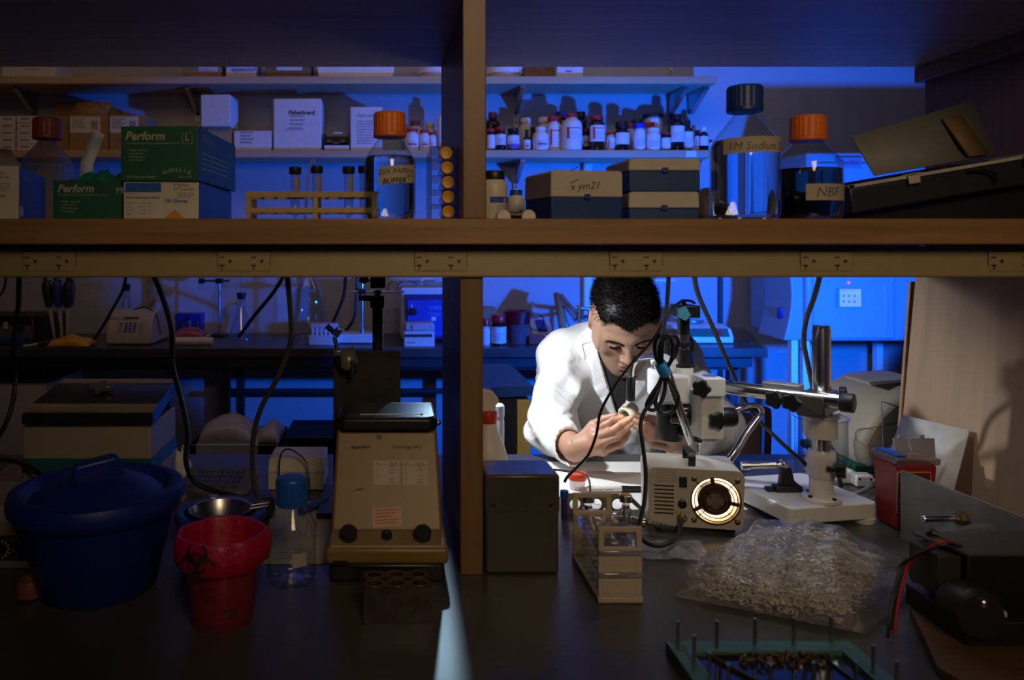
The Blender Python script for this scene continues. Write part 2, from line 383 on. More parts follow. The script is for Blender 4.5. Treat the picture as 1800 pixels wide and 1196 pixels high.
t = media_bottle(1309, 1.21, SH, .0511, .209, navy, 'tall clear bottle with dark blue cap and a paper tape label', water, .58, cap_r=.0265)
band(MB(), t.location.x, 1.21, .0514, SH+.098, SH+.122, -1.05, 1.25, 16, .003).build('tape_label', tape, t, world=True)
wraptext('1M Sodium Citr', .0165, t.location.x, 1.21, .0516, SH+.104, .12, t, pencil, .25)
wraptext('800\n\n600\n\n400', .005, t.location.x, 1.21, .0490, SH+.15, .30, t, greyink, 0)
t = media_bottle(1420, 1.26, SH, .0512, .1702, orange, 'squat bottle of dark solution with an orange ribbed cap', liquid('dark_solution', (.20, .14, .09)), .485, cap_r=.0276)
band(MB(), t.location.x, 1.26, .0515, SH+.030, SH+.056, -.55, 1.0, 14).build('tape_label', tape, t, world=True)
wraptext('NBF', .021, t.location.x, 1.26, .0517, SH+.036, .08, t, pencil, .2)
t = media_bottle(685, 1.27, SH, .0425, .178, orange, 'clear bottle with orange cap in front of the tan tube rack', liquid('pale_buffer', (.85, .86, .80)), .58, cap_r=.0265)
band(MB(), t.location.x, 1.27, .0428, SH+.055, SH+.084, -.42, 1.25, 14, .006).build('tape_label', tape, t, world=True)
wraptext('20X PAPS', .012, t.location.x, 1.27, .0431, SH+.073, .12, t, ink, .3, .08)
wraptext('BUFFER', .012, t.location.x, 1.27, .0431, SH+.058, .18, t, ink, .3, .08, .0003)
wraptext('9/04\nBR 2', .008, t.location.x, 1.27, .0431, SH+.076, .85, t, ink, .3, .08)
beaded = clear('beaded_glass', (.75, .68, .62), .12, .12, bump=.9, milk=.10, milkcol=(.5, .42, .36))
media_bottle(83, 1.50, SH, .0505, .206, mat('rust_plastic', (.22, .05, .02), .5), 'bottle with rust red cap and beaded wet glass behind glove boxes', None, gl=beaded)
# ---- glove boxes ----
green = mat('green_card', (.012, .095, .055), .5, var=.06); fisherw = mat('glove_box_white', (.62, .56, .47), .55, var=.04); fblue = mat('glove_box_blue', (.02, .10, .42), .5)
gtext = mat('pale_green_print', (.42, .42, .30), .6)
def carton(name, label, cat, x0, y0, z0, w, dep, h, m, rz=0, group=None, bev=.0015, mside=None):
    """box whose front left lower corner is at x0, y0, z0; turned about that corner"""
    t = thing(name, label, cat, (x0, y0, z0), rz, group)
    mb = MB().box(0, w, 0, dep, 0, h)
    if mside: mb.m = [0, 1, 0, 1, 1, 1]
    mb.build('body', [m, mside] if mside else m, t, bev=bev)
    return t
def ltext(t, body, size, x, z, m, **k): return text(body, size, (x, -.0004, z), t, m, world=False, **k)
def lines(t, x, z, w, n, gap, th, m, name='fine_print', y=-.0003, jag=.3):
    mb = MB()
    for i in range(n):
        ww = w*(1-jag*random.random()); xx = x
        while xx < x+ww-1e-6:
            l = min(random.uniform(.06, .16)*w+.001, x+ww-xx); mb.box(xx, xx+l*.85, y, y+.0002, z-i*gap-th, z-i*gap); xx += l
    return mb.build(name, m, t, smooth=False)
d = 1.20; x0 = X(212, d)
t = carton('glove_box', 'dark green glove box with a size L lying on the white glove box', 'box', x0, d, SH+.0586, .1215, .235, .0853, green, R(-3))
ltext(t, 'Perform', .0185, .007, .064, gtext, shear=.25, bold=.0004)
ltext(t, 'Latex Powder-Free Textured Examination Gloves', .0042, .008, .0575, gtext)
for i, s in enumerate(('Finger Textured', 'Low Protein', 'Ambidextrous', 'Non-Sterile')): ltext(t, '• '+s, .0042, .012, .047-.0052*i, gtext)
ltext(t, '100 Gloves by Weight', .0052, .008, .0052, gtext); ltext(t, 'Series 1-126', .0042, .091, .0052, gtext)
ltext(t, 'L', .0155, .101, .0625, gtext)
m = MB(); [m.box(*q, -.0004, 0, *w) for q, w in (((.097, .0974), (.058, .0755)), ((.1126, .113), (.058, .0755)), ((.097, .113), (.058, .0584)), ((.097, .113), (.0751, .0755)))]; m.build('size_frame', gtext, t, smooth=False)
for i, ch in enumerate('AURELIA'):
    u = (i-3)/3; ltext(t, ch, .0088, .0885+u*.019, .0145-.004*u*u, gtext, align='CENTER', rot=(pi/2, u*.25, 0))
text('Perform', .020, (.1219, .02, .062), t, gtext, rot=(pi/2, 0, pi/2), shear=.25, world=False)
m = MB(); [m.box(.1214, .1218, .02, .2-.01*i, .045-.008*i, .0465-.008*i) for i in range(4)]; m.build('fine_print', gtext, t, smooth=False)
x0 = X(216, d)
t = carton('glove_box', 'white and blue glove box reading 100 Gloves, under the green one', 'box', x0, d+.002, SH, .118, .232, .058, fisherw, R(-1), mside=fblue)  # blue light on the sides is put into the card colour
MB().box(.003, .059, -.0006, .001, .042, .0565).build('brand_panel', fblue, t)
ltext(t, 'Fisherbrand', .0098, .0065, .0462, gtext, shear=.2, bold=.0003)
ltext(t, 'Powder-Free', .0042, .004, .0375, greyink); ltext(t, 'Nitrile Examination Gloves', .0048, .004, .032, ink, bold=.0001)
ltext(t, '100 Gloves', .0082, .063, .0255, blueink, bold=.0002); ltext(t, 'Fisher\nScientific', .0062, .089, .0505, ink)
for i, s in enumerate(('X-Small', 'Small', 'Medium', 'Large')): ltext(t, s, .0042, .004, .0235-.0055*i, greyink); ltext(t, '19 041 17%d' % i, .0042, .025, .0235-.0055*i, greyink)
MB().torus((0, 0, 0), .0042, .0005, 20, 6, M=Matrix.Translation((.083, -.0002, .0505)) @ Matrix.Rotation(pi/2, 4, 'X')).build('emblem', ink, t)
lines(t, .084, .0405, .03, 3, .0032, .0012, greyink)
MB().prism([(.064, .0005), (.096, .0005), (.080, .016)], -.0005, .0005, 'y').build('triangle_mark', mat('ochre_print', (.6, .28, .03), .6), t)
x0 = X(93, 1.215)
t = carton('glove_box', 'low open green glove box with a size M and a glove sticking out', 'box', x0, 1.215, SH, .108, .20, .0615, green, 0)
ltext(t, 'Perform', .0170, .007, .043, gtext, shear=.25, bold=.0004); ltext(t, 'Latex Powder-Free Textured Examination Gloves', .0040, .008, .0375, gtext)
ltext(t, 'M', .014, .0995, .041, gtext)
for i, s in enumerate(('Finger Textured', 'Low Protein', 'Ambidextrous', 'Non-Sterile')): ltext(t, '• '+s, .0042, .012, .027-.0052*i, gtext)
MB().box(.0, .108, .18, .182, .06, .082).build('raised_flap', mat('grey_card', (.25, .22, .19), .7), t)
glove = mat('green_latex', (.01, .20, .11), .45)
def crumple(u, v, k=1.0): return .5*sin(9*u*k+3*v)+.35*sin(17*v*k-4*u)+.3*sin(23*u*k*v+1.3)
MB().grid(lambda u, v: (.012+.085*u, .01+.12*v, .058+.020*sin(pi*u)**.6*sin(pi*v)**.5*(1+.45*crumple(u*2.3, v*2))), 26, 16).build('glove', glove, t, solid=.0012)
x0 = X(-35, 1.235)
t = carton('glove_box', 'white fronted glove box with blue-lit sides, cut by the left picture edge', 'box', x0-.03, 1.215, SH, .094, .225, .0865, fisherw, R(14), mside=fblue)  # sides coloured blue for the light falling on them
ltext(t, 'Fisher\nScientific', .0062, .058, .072, ink); lines(t, .055, .059, .03, 4, .004, .0016, greyink); ltext(t, 'Gloves', .0078, .0515, .036, ink)
m = MB(); m.add([(.0, .02, .0868), (.094, .02, .0868), (.07, .05, .118), (0, .05, .122)], [(0, 1, 2, 3)]); m.build('lifted_flap', mat('grey_card', (.25, .22, .19), .7), t, solid=.001)
text('Fisherbrand', .014, (.0944, .02, .066), t, gtext, rot=(pi/2, 0, pi/2), shear=.2, world=False)
MB().box(.0938, .0945, .05, .12, .025, .045).build('print_panel', mat('teal_print', (.02, .12, .2), .5), t)
MB().box(.0938, .0945, .008, .03, .006, .022).build('print_panel', white, t)
t = thing('paper_slip', 'pale paper slip standing tilted behind the low green glove box', 'paper', (X(160, 1.45), 1.45, SH))
m = MB(); vs = []
for k in range(7):
    u = k/6; w0 = P(137+25*u, 300-75*u, 1.45+.015*sin(u*3)); w1 = P(160+24*u, 300-62*u, 1.45+.015*sin(u*3)); vs += [w0, w1]
vs[0].z = vs[1].z = SH; m.add(vs, [(2*i, 2*i+1, 2*i+3, 2*i+2) for i in range(6)]); m.build('slip', mat('blue_white_paper', (.6, .62, .66), .7), t, solid=.0006, world=True)
# ---- tan tube rack with black-capped tubes ----
tanr = mat('tan_rack', (.42, .30, .12), .5, var=.06); d = 1.265
xa, xb = X(432, d), X(668, d)
t = thing('tube_rack', 'tan slotted tube rack behind the clear orange capped bottle', 'rack', ((xa+xb)/2, d+.03, SH))
zt, zl = Z(337, d), Z(374, d)
def tier(z, th):
    m = MB(); m.box(xa, xb, d, d+.004, z-th, z); m.box(xa, xb, d+.058, d+.062, z-th, z)
    for i in range(11):
        q = xa+(xb-xa)*i/10; m.box(q-.002, q+.002, d+.004, d+.058, z-.004, z)
    m.box(xa, xb, d+.029, d+.033, z-.0045, z-.0005); return m
tier(zt, .009).build('upper_tier', tanr, t, world=True); tier(zl+.008, .008).build('lower_tier', tanr, t, world=True)
for q in (xa+.004, (xa+xb)/2+.004, xb-.004):
    for yy in (d+.001, d+.055): MB().box(q-.004, q+.004, yy, yy+.006, SH, zt-.002).build('post', tanr, t, world=True)
tubec = clear('tube_plastic', (.85, .88, .9), .12, .08, milk=.10)
lab = mat('tube_label', (.30, .25, .18), .7)
for i, (px, yt, lb) in enumerate(((519, 294, 'leftmost of the black capped sample tubes in the tan rack'), (557, 292, 'black capped tube with a dark lettered strip beside the bent glass rod'), (613, 293, 'black capped tube between the lettered tube and the orange capped bottle'), (640, 292, 'black capped tube half hidden by the orange capped bottle'))):
    dd = d+.031+(.012 if i % 2 else 0); xx = X(px, dd); zz = Z(yt, dd); b = SH+.004
    o = thing('sample_tube', lb, 'tube', (xx, dd, b), 0, 'black capped sample tubes'); h = zz-b
    MB().lathe([(.0006, 0), (.004, .004), (.0078, .018), (.0078, h-.01)], 16, cap=False).build('tube_wall', tubec, o)
    MB().lathe([(.0098, h-.012), (.0104, h-.011), (.0104, h-.001), (.0095, h), (.0001, h)], 20).build('screw_cap', blackp, o)
    band(MB(), 0, 0, .0079, .035, h-.018, .1, 1.5, 6).build('label_strip', lab, o)
t = thing('glass_rod', 'thin bent clear rod standing up from the tan tube rack', 'rod', (X(540, 1.3), 1.3, SH))
MB().tube([(X(536, 1.3), 1.30, SH+.003), P(541, 320, 1.3), P(547, 284, 1.3), P(551, 283, 1.3), P(553, 287, 1.3)], .0022, 8, 4).build('rod', clear('rod_glass', (.9, .9, .92), .05, .2, milk=.25), t, world=True)
# ---- stack of yellow-capped tubes against the upright ----
t = thing('tube_holder', 'clear plastic holder for the yellow capped tubes beside the upright', 'rack', (X(786, 1.3), 1.3, SH))
ccl = clear('holder_acrylic', (.72, .68, .62), .1, .10, milk=.14, milkcol=(.5, .4, .3))
xs0, xs1 = X(758, 1.27), .112
for k in range(6): MB().box(xs0, xs1, 1.255, 1.40, SH+.001+k*.0235, SH+.0025+k*.0235).build('shelf_plate', ccl, t, world=True)
for q in (xs0-.0015, ): MB().box(q, q+.0015, 1.255, 1.40, SH+.001, SH+.12).build('side_plate', ccl, t, world=True)
ycap = mat('yellow_cap', (.72, .34, .01), .4)
for k in range(5):
    zz = SH+.0025+k*.0235+.0106; xx = .098+(.0005, 0, 0, -.001, -.003)[k]
    o = thing('culture_tube', 'yellow capped tube lying endwise, '+('bottom one of the stack at the upright', 'second from the bottom of the stack at the upright', 'middle one of the stack at the upright', 'second from the top of the stack at the upright', 'top one of the stack at the upright')[k], 'tube', (xx, 1.3, zz-.0105), 0, 'yellow capped tubes by the upright')
    m = MB(); m.rod((xx, 1.238, zz), (xx, 1.26, zz), [(.0001, .0012), (.0035, .0012), (.004, .0004), (.0055, .0004), (.0062, 0), (.0088, 0), (.0104, .0018), (.0104, .014), (.0095, .0145)], 24)
    m.build('screw_cap', ycap, o, world=True)
    MB().rod((xx, 1.252, zz), (xx, 1.36, zz), [(.0082, 0), (.0082, .092), (.003, .108), (.0001, .108)], 16, ).build('tube_wall', tubec, o, world=True)
# ---- right of the upright ----
whp = mat('white_hdpe', (.62, .56, .48), .45, var=.05)
d = 1.27; t = thing('reagent_jar', 'white jar with black lid and blue banded label next to the upright', 'jar', (X(868, d), d, SH)); Rr = .0225
MB().lathe([(Rr*.9, 0), (Rr, .003), (Rr, .055), (Rr*.92, .063), (Rr*.72, .067), (Rr*.7, .07)], 28).build('body', whp, t)
MB().lathe([(Rr*.78, .0665), (Rr*.8, .068), (Rr*.8, .0795), (Rr*.75, .081), (.0001, .081)], 28).build('lid', blackp, t)
band(MB(), 0, 0, Rr+.0003, .028, .038, -.4, 1.4).build('label_band', blueink, t); wraptext('(J)', .009, t.location.x, d, Rr+.0006, SH+.0295, .75, t, white, 0)
m = MB(); [band(m, 0, 0, Rr+.0003, .024-.003*i, .0252-.003*i, .1, 1.2) for i in range(4)]; m.build('fine_print', greyink, t)
d = 1.50; t = thing('reagent_bottle', 'small white bottle with bright blue cap left of the freezer boxes', 'bottle', (X(907, d), d, SH)); Rr = .0175
MB().lathe([(Rr*.92, 0), (Rr, .003), (Rr, .043), (Rr*.85, .052), (Rr*.62, .056), (Rr*.6, .06)], 24).build('body', white, t)
MB().lathe([(Rr*.68, .056), (Rr*.68, .066), (.0001, .067)], 24).build('screw_cap', bluecap, t)
band(MB(), 0, 0, Rr+.0003, .008, .03, -.9, 1.2).build('label', card_w, t); band(MB(), 0, 0, Rr+.0006, .010, .027, .25, .5, 4).build('label_stripe', redink, t)
t = thing('cable_clip', 'small black clip with two round cream ends at the shelf edge', 'clip', (X(905, 1.21), 1.21, SH))
for px in (885, 929): MB().cyl((X(px, 1.2), 1.196, SH+.0035), (X(px, 1.2), 1.212, SH+.0035), .0112).build('roller', whp, t, world=True, bev=.002)
MB().tube([(X(887, 1.21), 1.206, SH+.004), P(893, 377, 1.206), P(908, 379, 1.206), P(921, 377, 1.206), (X(927, 1.21), 1.206, SH+.004)], .005, 8).build('bridge', blackp, t, world=True)
# freezer boxes
lidm = mat('box_lid_white', (.50, .45, .38), .55, var=.05); basem = mat('box_base_blue', (.008, .045, .17), .45)
def fbox(label, xf, yf, z0, w, dep, hb, hl, rz):
    t = thing('freezer_box', label, 'box', (xf, yf, z0), rz, 'blue based freezer boxes')
    MB().box(0.001, w-.001, .001, dep, 0, hb).build('base', basem, t, bev=.002)
    m = MB(); m.prism([(0, hb), (w, hb), (w-.001, hb+hl-.003), (w-.004, hb+hl), (.004, hb+hl), (.001, hb+hl-.003)], 0, dep+.001, 'y'); m.build('lid', lidm, t, bev=.0025)
    MB().box(w*.5-.005, w*.5+.005, -.003, .001, hb-.004, hb+.005).build('clasp', navy, t, bev=.001)
    return t
zA = SH; t = fbox('low freezer box with scribbled white lid, left of the stacked pair', X(968, 1.235), 1.235, SH, .123, .125, Z(346, 1.235)-SH, .043, R(9))
ltext(t, 'x ym21', .017, .032, .0475, ink, shear=.35, rot=(pi/2, -.06, 0))
m = MB(); [m.add([(.033, -.0004, .060+.02*i), (.046, -.0004, .066+.02*i), (.046, -.0004, .0645+.02*i), (.033, -.0004, .0585+.02*i)], [(0, 1, 2, 3)]) for i in range(2)]; m.build('ink_strokes', ink, t)
d = 1.25; hb = Z(368, d)-SH+.002
fbox('lower freezer box of the stacked pair', X(1105, d), d, SH, .115, .12, hb, Z(337, d)-SH-hb, 0)
z2 = Z(337, d)
fbox('upper freezer box of the stacked pair', X(1105, d), d, z2, .118, .125, Z(300, d)-z2, Z(278, d)-Z(300, d), R(1))
t = thing('foam_pad', 'crumpled pale foam pad between the freezer boxes and tall bottle', 'pad', (X(1243, 1.4), 1.4, SH))
MB().ball((0, 0, .032), (.025, .04, .032), 20, 12).build('pad', lidm, t)
# tilted dark instrument tray with white rim, and frosted sheet on it
t = thing('electrophoresis_tray', 'dark shallow apparatus tray with a pale rim propped up tilted', 'tray', (.88, 1.3, SH), 0)
ca = R(9.7); A = P(1492, 327, 1.24); T = Matrix.Translation(A) @ Matrix.Rotation(-ca, 4, 'Y')
greyt = mat('charcoal_plastic', (.022, .023, .024), .4)
MB().box(0.002, .36, .004, .24, -.045, -.004, M=T).build('body', greyt, t, bev=.003, world=True)
m = MB()
for q in ((-.001, .362, 0, .010), (-.001, .362, .235, .245), (-.001, .01, 0, .245), (.352, .362, 0, .245)): m.box(*q, -.0045, .001, M=T)
m.build('rim', mat('pale_rim', (.50, .46, .38), .4), t, bev=.001, world=True)
MB().box(.01, .352, .01, .235, -.030, -.0035, M=T).build('gel_bed', mat('grey_bed', (.10, .10, .11), .15), t, world=True)
for q in (.104, .292):
    m = MB(); m.box(q-.011, q+.011, -.006, .012, -.002, .003, M=T); m.box(q-.011, q+.008, -.006, -.002, -.014, .003, M=T); m.build('clip', lidm, t, bev=.002, world=True)
MB().tube([T @ Vector((.19, -.003, -.008)), T @ Vector((.215, -.006, -.012)), T @ Vector((.228, -.006, -.02)), T @ Vector((.232, -.004, -.035))], .0022).build('cable', blackr, t, world=True)
MB().prism([(A.x+.01, SH), (A.x+.37, SH), (A.x+.37, A.z+.01), (A.x+.03, A.z-.046)], 1.27, 1.46, 'y').build('stand', blackp, t, world=True)
t = thing('frosted_sheet', 'grey frosted plastic sheet leaning over the tilted apparatus tray', 'sheet', (.9, 1.36, SH))
fr = mat('frosted_grey', (.21, .21, .20), .65, var=.06)
c4 = [P(1497, 241, 1.33), P(1706, 178, 1.41), P(1752, 272, 1.38), P(1537, 309, 1.27)]
MB().add(c4, [(0, 1, 2, 3)]).build('sheet', fr, t, solid=.002, world=True)
c4 = [P(1656, 209, 1.375), P(1688, 202, 1.385), P(1737, 272, 1.36), P(1703, 275, 1.345)]
MB().add(c4, [(0, 1, 2, 3)]).build('backing_strip', mat('tan_strip', (.20, .12, .055), .6), t, solid=.004, world=True)
# =================== back wall shelves: boxes and bottles ===================
ZM, ZU = 1.9434, 2.3444
def backbox(label, px0, px1, py, d, dep, m, z, name='carton', cat='box', rz=0, group=None, bev=.003, mside=None):
    return carton(name, label, cat, X(px0, d), d, z, S(px1-px0, d), dep, Z(py, d)-z, m, rz, group, bev, mside)
tanc = mat('tan_card', (.40, .27, .13), .8, var=.08); dimb = mat('brown_card_dark', (.22, .13, .06), .8)
bluepr = mat('blue_brand_print', (.02, .08, .5), .6)
d = 4.24
t = backbox('long flat white box at the left of the topmost shelf', 4, 100, 112, d, .2, card_w, ZU, rz=R(-2)); ltext(t, 'Bacyur', .014, .07, .012, greyink); lines(t, .12, .05, .1, 1, .01, .006, greyink)
t = backbox('brown box with a white label on the topmost shelf', 322, 389, 100, d, .2, card_b, ZU); MB().box(.085, .19, -.002, .001, .035, .06).build('label', card_w, t); lines(t, .09, .05, .08, 2, .008, .004, greyink, y=-.0024)
t = backbox('white box with blue brand lettering on the topmost shelf', 397, 450, 100, d, .2, card_w, ZU); ltext(t, 'eppendorf', .032, .030, .035, bluepr, bold=.0008); ltext(t, '10 mL Combitips', .014, .045, .015, mat('orange_print', (.6, .2, .05), .6))
t = backbox('dark brown box with a pale label beside the blue lettered white box', 467, 546, 98, d, .2, dimb, ZU); MB().box(.06, .20, -.002, .001, .04, .07).build('label', card_w, t)
t = thing('foam_tray', 'long shallow white foam tray on the topmost shelf', 'tray', (X(625, d), d, ZU))
w = S(137, d); MB().prism([(-w/2+.01, 0), (w/2-.01, 0), (w/2, .055), (w/2-.02, .13), (-w/2+.02, .13), (-w/2, .055)], 0, .2, 'y').build('tray', white, t, bev=.006)
for px, lb in ((765, 'round white tub left of the upright on the topmost shelf'), (886, 'round white tub right of the upright on the topmost shelf')):
    t = thing('plastic_tub', lb, 'tub', (X(px, 4.33), 4.33, ZU)); r = S(33, 4.3)
    MB().lathe([(r*.9, 0), (r*.97, .05), (r*.97, .12)], 32).build('bowl', offw, t); MB().lathe([(r, .03), (r, .075), (r*.95, .13), (.0001, .14)], 32).build('lid', white, t)
t = backbox('flat brown box between the round tub and a small white box', 921, 975, 101, 4.3, .15, dimb, ZU)
t = backbox('small white box with one dark mark on the topmost shelf', 979, 1025, 100, d, .15, card_w, ZU); MB().box(.05, .08, -.001, .001, .032, .038).build('mark', ink, t)
# middle shelf, left
k = 0
for col in range(2):
    for row in range(5):
        x0, x1 = ((-2, 26), (29, 64))[col]; z0 = ZM+row*.0385; 
        t = carton('slide_box', 'small white slide box, '+('left', 'right')[col]+' pile, '+('bottom', 'second', 'middle', 'fourth', 'top')[row]+' of five', 'box', X(x0, d), d+random.uniform(0, .006), z0, S(x1-x0, d), .18, .0378, card_w, 0, 'piles of small white slide boxes', .002)
        MB().box(.02, .07, -.0006, .001, .016, .026).build('label', greyink, t)
def openbox(label, px0, px1, py, d, flaps):
    t = thing('carton', label, 'box', (X(px0, d), d, ZM)); w, h, dp = S(px1-px0, d), Z(py, d)-ZM, .2
    MB().box(0, w, 0, dp, 0, h).build('body', card_b, t, bev=.002)
    for a, b, dx, up in flaps: MB().add([(a*w, .01, h), (b*w, .01, h), (b*w+dx, .06, h+up), (a*w+dx, .06, h+up)], [(0, 1, 2, 3)]).build('flap', card_b, t, solid=.004)
    MB().box(.02*w, .8*w, -.001, .001, h*.5, h*.95).build('label', card_w, t); lines(t, .06*w, h*.9, w*.4, 5, h*.06, h*.03, greyink, y=-.0015)
    m = MB()
    for q in range(9): m.box(w*(.56+.02*q), w*(.568+.02*q), -.0016, -.0009, h*.58, h*.84)
    m.build('barcode', ink, t, smooth=False); return t
t = openbox('open brown carton with raised flaps and a barcode label', 122, 190, 202, d, ((0, .95, .02, .08),))
MB().add([(.9*S(68, d), .01, .19), (S(68, d), .15, .19), (S(78, d), .15, .24), (S(46, d), .05, .285)], [(0, 1, 2, 3)]).build('flap', card_b, t, solid=.004)
openbox('closed brown carton with a barcode label right of the open one', 192, 256, 202, d, ())
t = backbox('tan carton with a tall back flap behind the slide boxes', 72, 121, 205, 4.28, .18, card_b, ZM); MB().box(0, S(52, 4.28), .17, .176, .18, .31).build('raised_flap', card_b, t)
t = backbox('tan box carrying the white cube box', 365, 408, 224, 4.25, .18, tanc, ZM)
z0 = ZM+Z(224, 4.25)-ZM; t = carton('carton', 'white cube box perched on the tan box', 'box', X(353, 4.22), 4.22, z0+.0003, S(52, 4.22), .19, S(56, 4.22), card_w, R(-3), bev=.004)
t = backbox('low white box with printed lines left of the tall white box', 411, 477, 230, d, .18, card_w, ZM); lines(t, .035, .105, .08, 4, .018, .009, greyink)
t = backbox('tall white box with small lettering on the middle shelf', 480, 565, 173, d, .22, card_w, ZM, bev=.008)
ltext(t, 'Fisherbrand', .030, .085, .20, ink, bold=.0012); lines(t, .09, .195, .09, 4, .022, .008, greyink); ltext(t, 'Fisher Scientific', .017, .065, .112, bluepr)
t = thing('glove_dispenser', 'small open dark dispenser box beside the tall white box', 'dispenser', (X(592, d), d, ZM)); w = S(46, d)
m = MB(); m.box(-w/2, w/2, 0, .01, 0, .03); m.box(-w/2, -w/2+.006, 0, .16, 0, .10); m.box(w/2-.006, w/2, 0, .16, 0, .10); m.box(-w/2, w/2, .15, .16, 0, .1); m.box(-w/2, w/2, 0, .16, 0, .004); m.build('shell', blackp, t)
MB().box(-w/2+.004, w/2-.004, -.003, 0, .006, .03).build('lip', card_w, t); MB().grid(lambda u, v: ((u-.5)*w*.85, .02+.12*v, .05+.02*sin(9*u+5*v)*sin(7*v)), 12, 8).build('contents', dimb, t, solid=.004); MB().box(-.02, .03, .02, .03, .098, .106).build('tab', card_w, t)
t = backbox('white box printed with paragraphs behind the orange capped bottle', 616, 672, 188, d, .2, card_w, ZM); ltext(t, 'URBCLAUT', .022, .03, .185, ink); lines(t, .035, .165, .12, 9, .015, .006, greyink)
# bottles
amber = mat('amber_glass', (.045, .016, .006), .12, var=.1); darkb = mat('dark_glass', (.012, .010, .012), .12); cream = mat('cream_plastic', (.62, .55, .42), .4)
redcap = mat('red_cap', (.52, .012, .015), .38); maroon = mat('maroon_cap', (.16, .01, .012), .4); bcap = mat('cobalt_cap', (.01, .03, .45), .4)
labw = mat('bottle_label', (.72, .72, .72), .6, var=.03)
def reagent(label, px, wp, py, d, cap, body, lbl=None, stripe=None, neck=.5, z=ZM, capf=.16, caprel=None):
    r = S(wp, d)/2; x = X(px, d); H = Z(py, d)-z; t = thing('reagent_bottle', label, 'bottle', (x, d, z), 0, 'reagent bottles on the middle wall shelf' if z == ZM else None)
    ch = max(H*capf, .016); b = H-ch; nr = r*neck; cr = r*(caprel or neck*1.22); s = min(b*.30, (r-nr)*1.1+.006)
    MB().lathe([(r*.9, 0), (r, .004), (r, b-s), (r*.93, b-s*.65), (r*.75, b-s*.35), (nr*1.1, b-s*.12), (nr, b), (nr, b+ch*.3)], 20).build('body', body, t)
    MB().lathe([(cr*.98, b+ch*.1), (cr, b+ch*.15), (cr, H-.003), (cr*.94, H), (.0001, H)], 20).build('screw_cap', cap, t)
    if lbl:
        l0, l1 = (b-s)*.12, (b-s)*.95
        if lbl == 2: l0, l1 = (b-s)*.34, (b-s)*.95
        band(MB(), 0, 0, r+.0008, l0, l1, -1.25, 1.25, 12).build('label', labw, t)
        if stripe != 0:
            m = MB()
            for q in range(4): a = -.8+random.random()*.2; band(m, 0, 0, r+.0014, l1-(l1-l0)*(.42+.13*q)-.0025, l1-(l1-l0)*(.42+.13*q), a, a+1.0+.5*random.random(), 4)
            m.build('fine_print', greyink, t)
        if stripe in (1, 2):
            m = MB(); band(m, 0, 0, r+.0015, l0+(l1-l0)*.15, l1-(l1-l0)*.12, -.72, -.45, 3)
            if stripe == 2: band(m, 0, 0, r+.0015, l1-(l1-l0)*.22, l1-(l1-l0)*.16, -.4, .8, 5)
            m.build('label_stripe', mat('vermilion_print', (.75, .05, .02), .6), t)
        if stripe == 3: band(MB(), 0, 0, r+.0015, l0+(l1-l0)*.30, l0+(l1-l0)*.42, -.5, .7, 5).build('label_stripe', redink, t)
        if stripe == 4: band(MB(), 0, 0, r+.0015, l0, l0+(l1-l0)*.36, -1.2, 1.2, 8).build('label_stripe', mat('violet_print', (.15, .08, .4), .6), t)
    return t
RB = reagent
RB('white bottle with broad red cap left of the upright, nearest the printed box', 724, 24, 227, 4.28, redcap, white, 1, 3, .72)
RB('rounded white bottle with dark red cap behind the broad red capped one', 730, 27, 213, 4.40, maroon, cream, None, None, .5)
RB('small red capped white bottle, second in the group left of the upright', 746, 17, 229, 4.28, redcap, white, 1, 3, .8)
RB('small white bottle with a red stripe on its label left of the upright', 760, 14, 233, 4.28, redcap, white, 1, 1, .8)
RB('cream bottle with pale cap behind the red striped small bottle', 756, 20, 216, 4.42, cream, cream, None, None, .7)
RB('tall white squeeze bottle just left of the upright', 778, 20, 193, 4.34, white, white, None, None, .4, capf=.12)
RB('dark bottle with maroon cap at the left end, behind a red capped one', 866, 24, 198, 4.40, maroon, darkb, None, None, .5)
RB('small dark bottle with bright red cap right beside the upright', 863, 15, 227, 4.26, redcap, darkb, 1, 0, .85)
RB('small dark bottle with bright red cap, second from the upright', 880, 18, 224, 4.26, redcap, darkb, 2, None, .72)
RB('black capped dark bottle with red and violet label', 902, 22, 226, 4.26, blackp, darkb, 1, 4, .72)
RB('cream bottle with white cap behind the little dropper bottle', 924, 27, 208, 4.40, white, cream, None, None, .52)
RB('little dark dropper bottle with a bluish label', 926, 13, 228, 4.25, blackp, darkb, 1, 3, .4, capf=.3)
RB('thin dark vial between the dropper bottle and a white bottle', 937, 10, 223, 4.30, blackp, darkb, None, None, .8)
RB('white bottle with white cap and red lettering, left of the big ones', 950, 28, 224, 4.25, white, white, 1, 3, .55)
RB('cream bottle with pale cap behind the red lettered white bottle', 957, 22, 207, 4.42, white, cream, None, None, .8)
RB('tall white bottle with red cap and red label stripe, the smaller of two', 974, 27, 206, 4.30, redcap, white, 1, 2, .72)
RB('navy capped dark bottle behind the two red capped white bottles', 986, 20, 197, 4.42, navy, darkb, None, None, .75)
RB('largest white bottle with red cap and red stripe, overhanging the shelf', 1005, 35, 201, 4.245, redcap, white, 2, 2, .5, capf=.11)
RB('black capped dark bottle behind the largest white bottle', 1021, 20, 197, 4.42, blackp, darkb, None, None, .65)
RB('dark bottle with a bluish white label right of the largest white bottle', 1029, 16, 227, 4.32, maroon, darkb, 2, 3, .7)
RB('amber bottle with red cap and red edged label', 1049, 27, 205, 4.26, redcap, amber, 2, 2, .66, capf=.12)
RB('small cream bottle with red cap right of the amber bottle', 1073, 15, 233, 4.26, redcap, cream, 1, 1, .75)
RB('stout dark bottle with wide black cap and pale label', 1093, 25, 215, 4.26, blackp, darkb, 2, 0, .72, capf=.24)
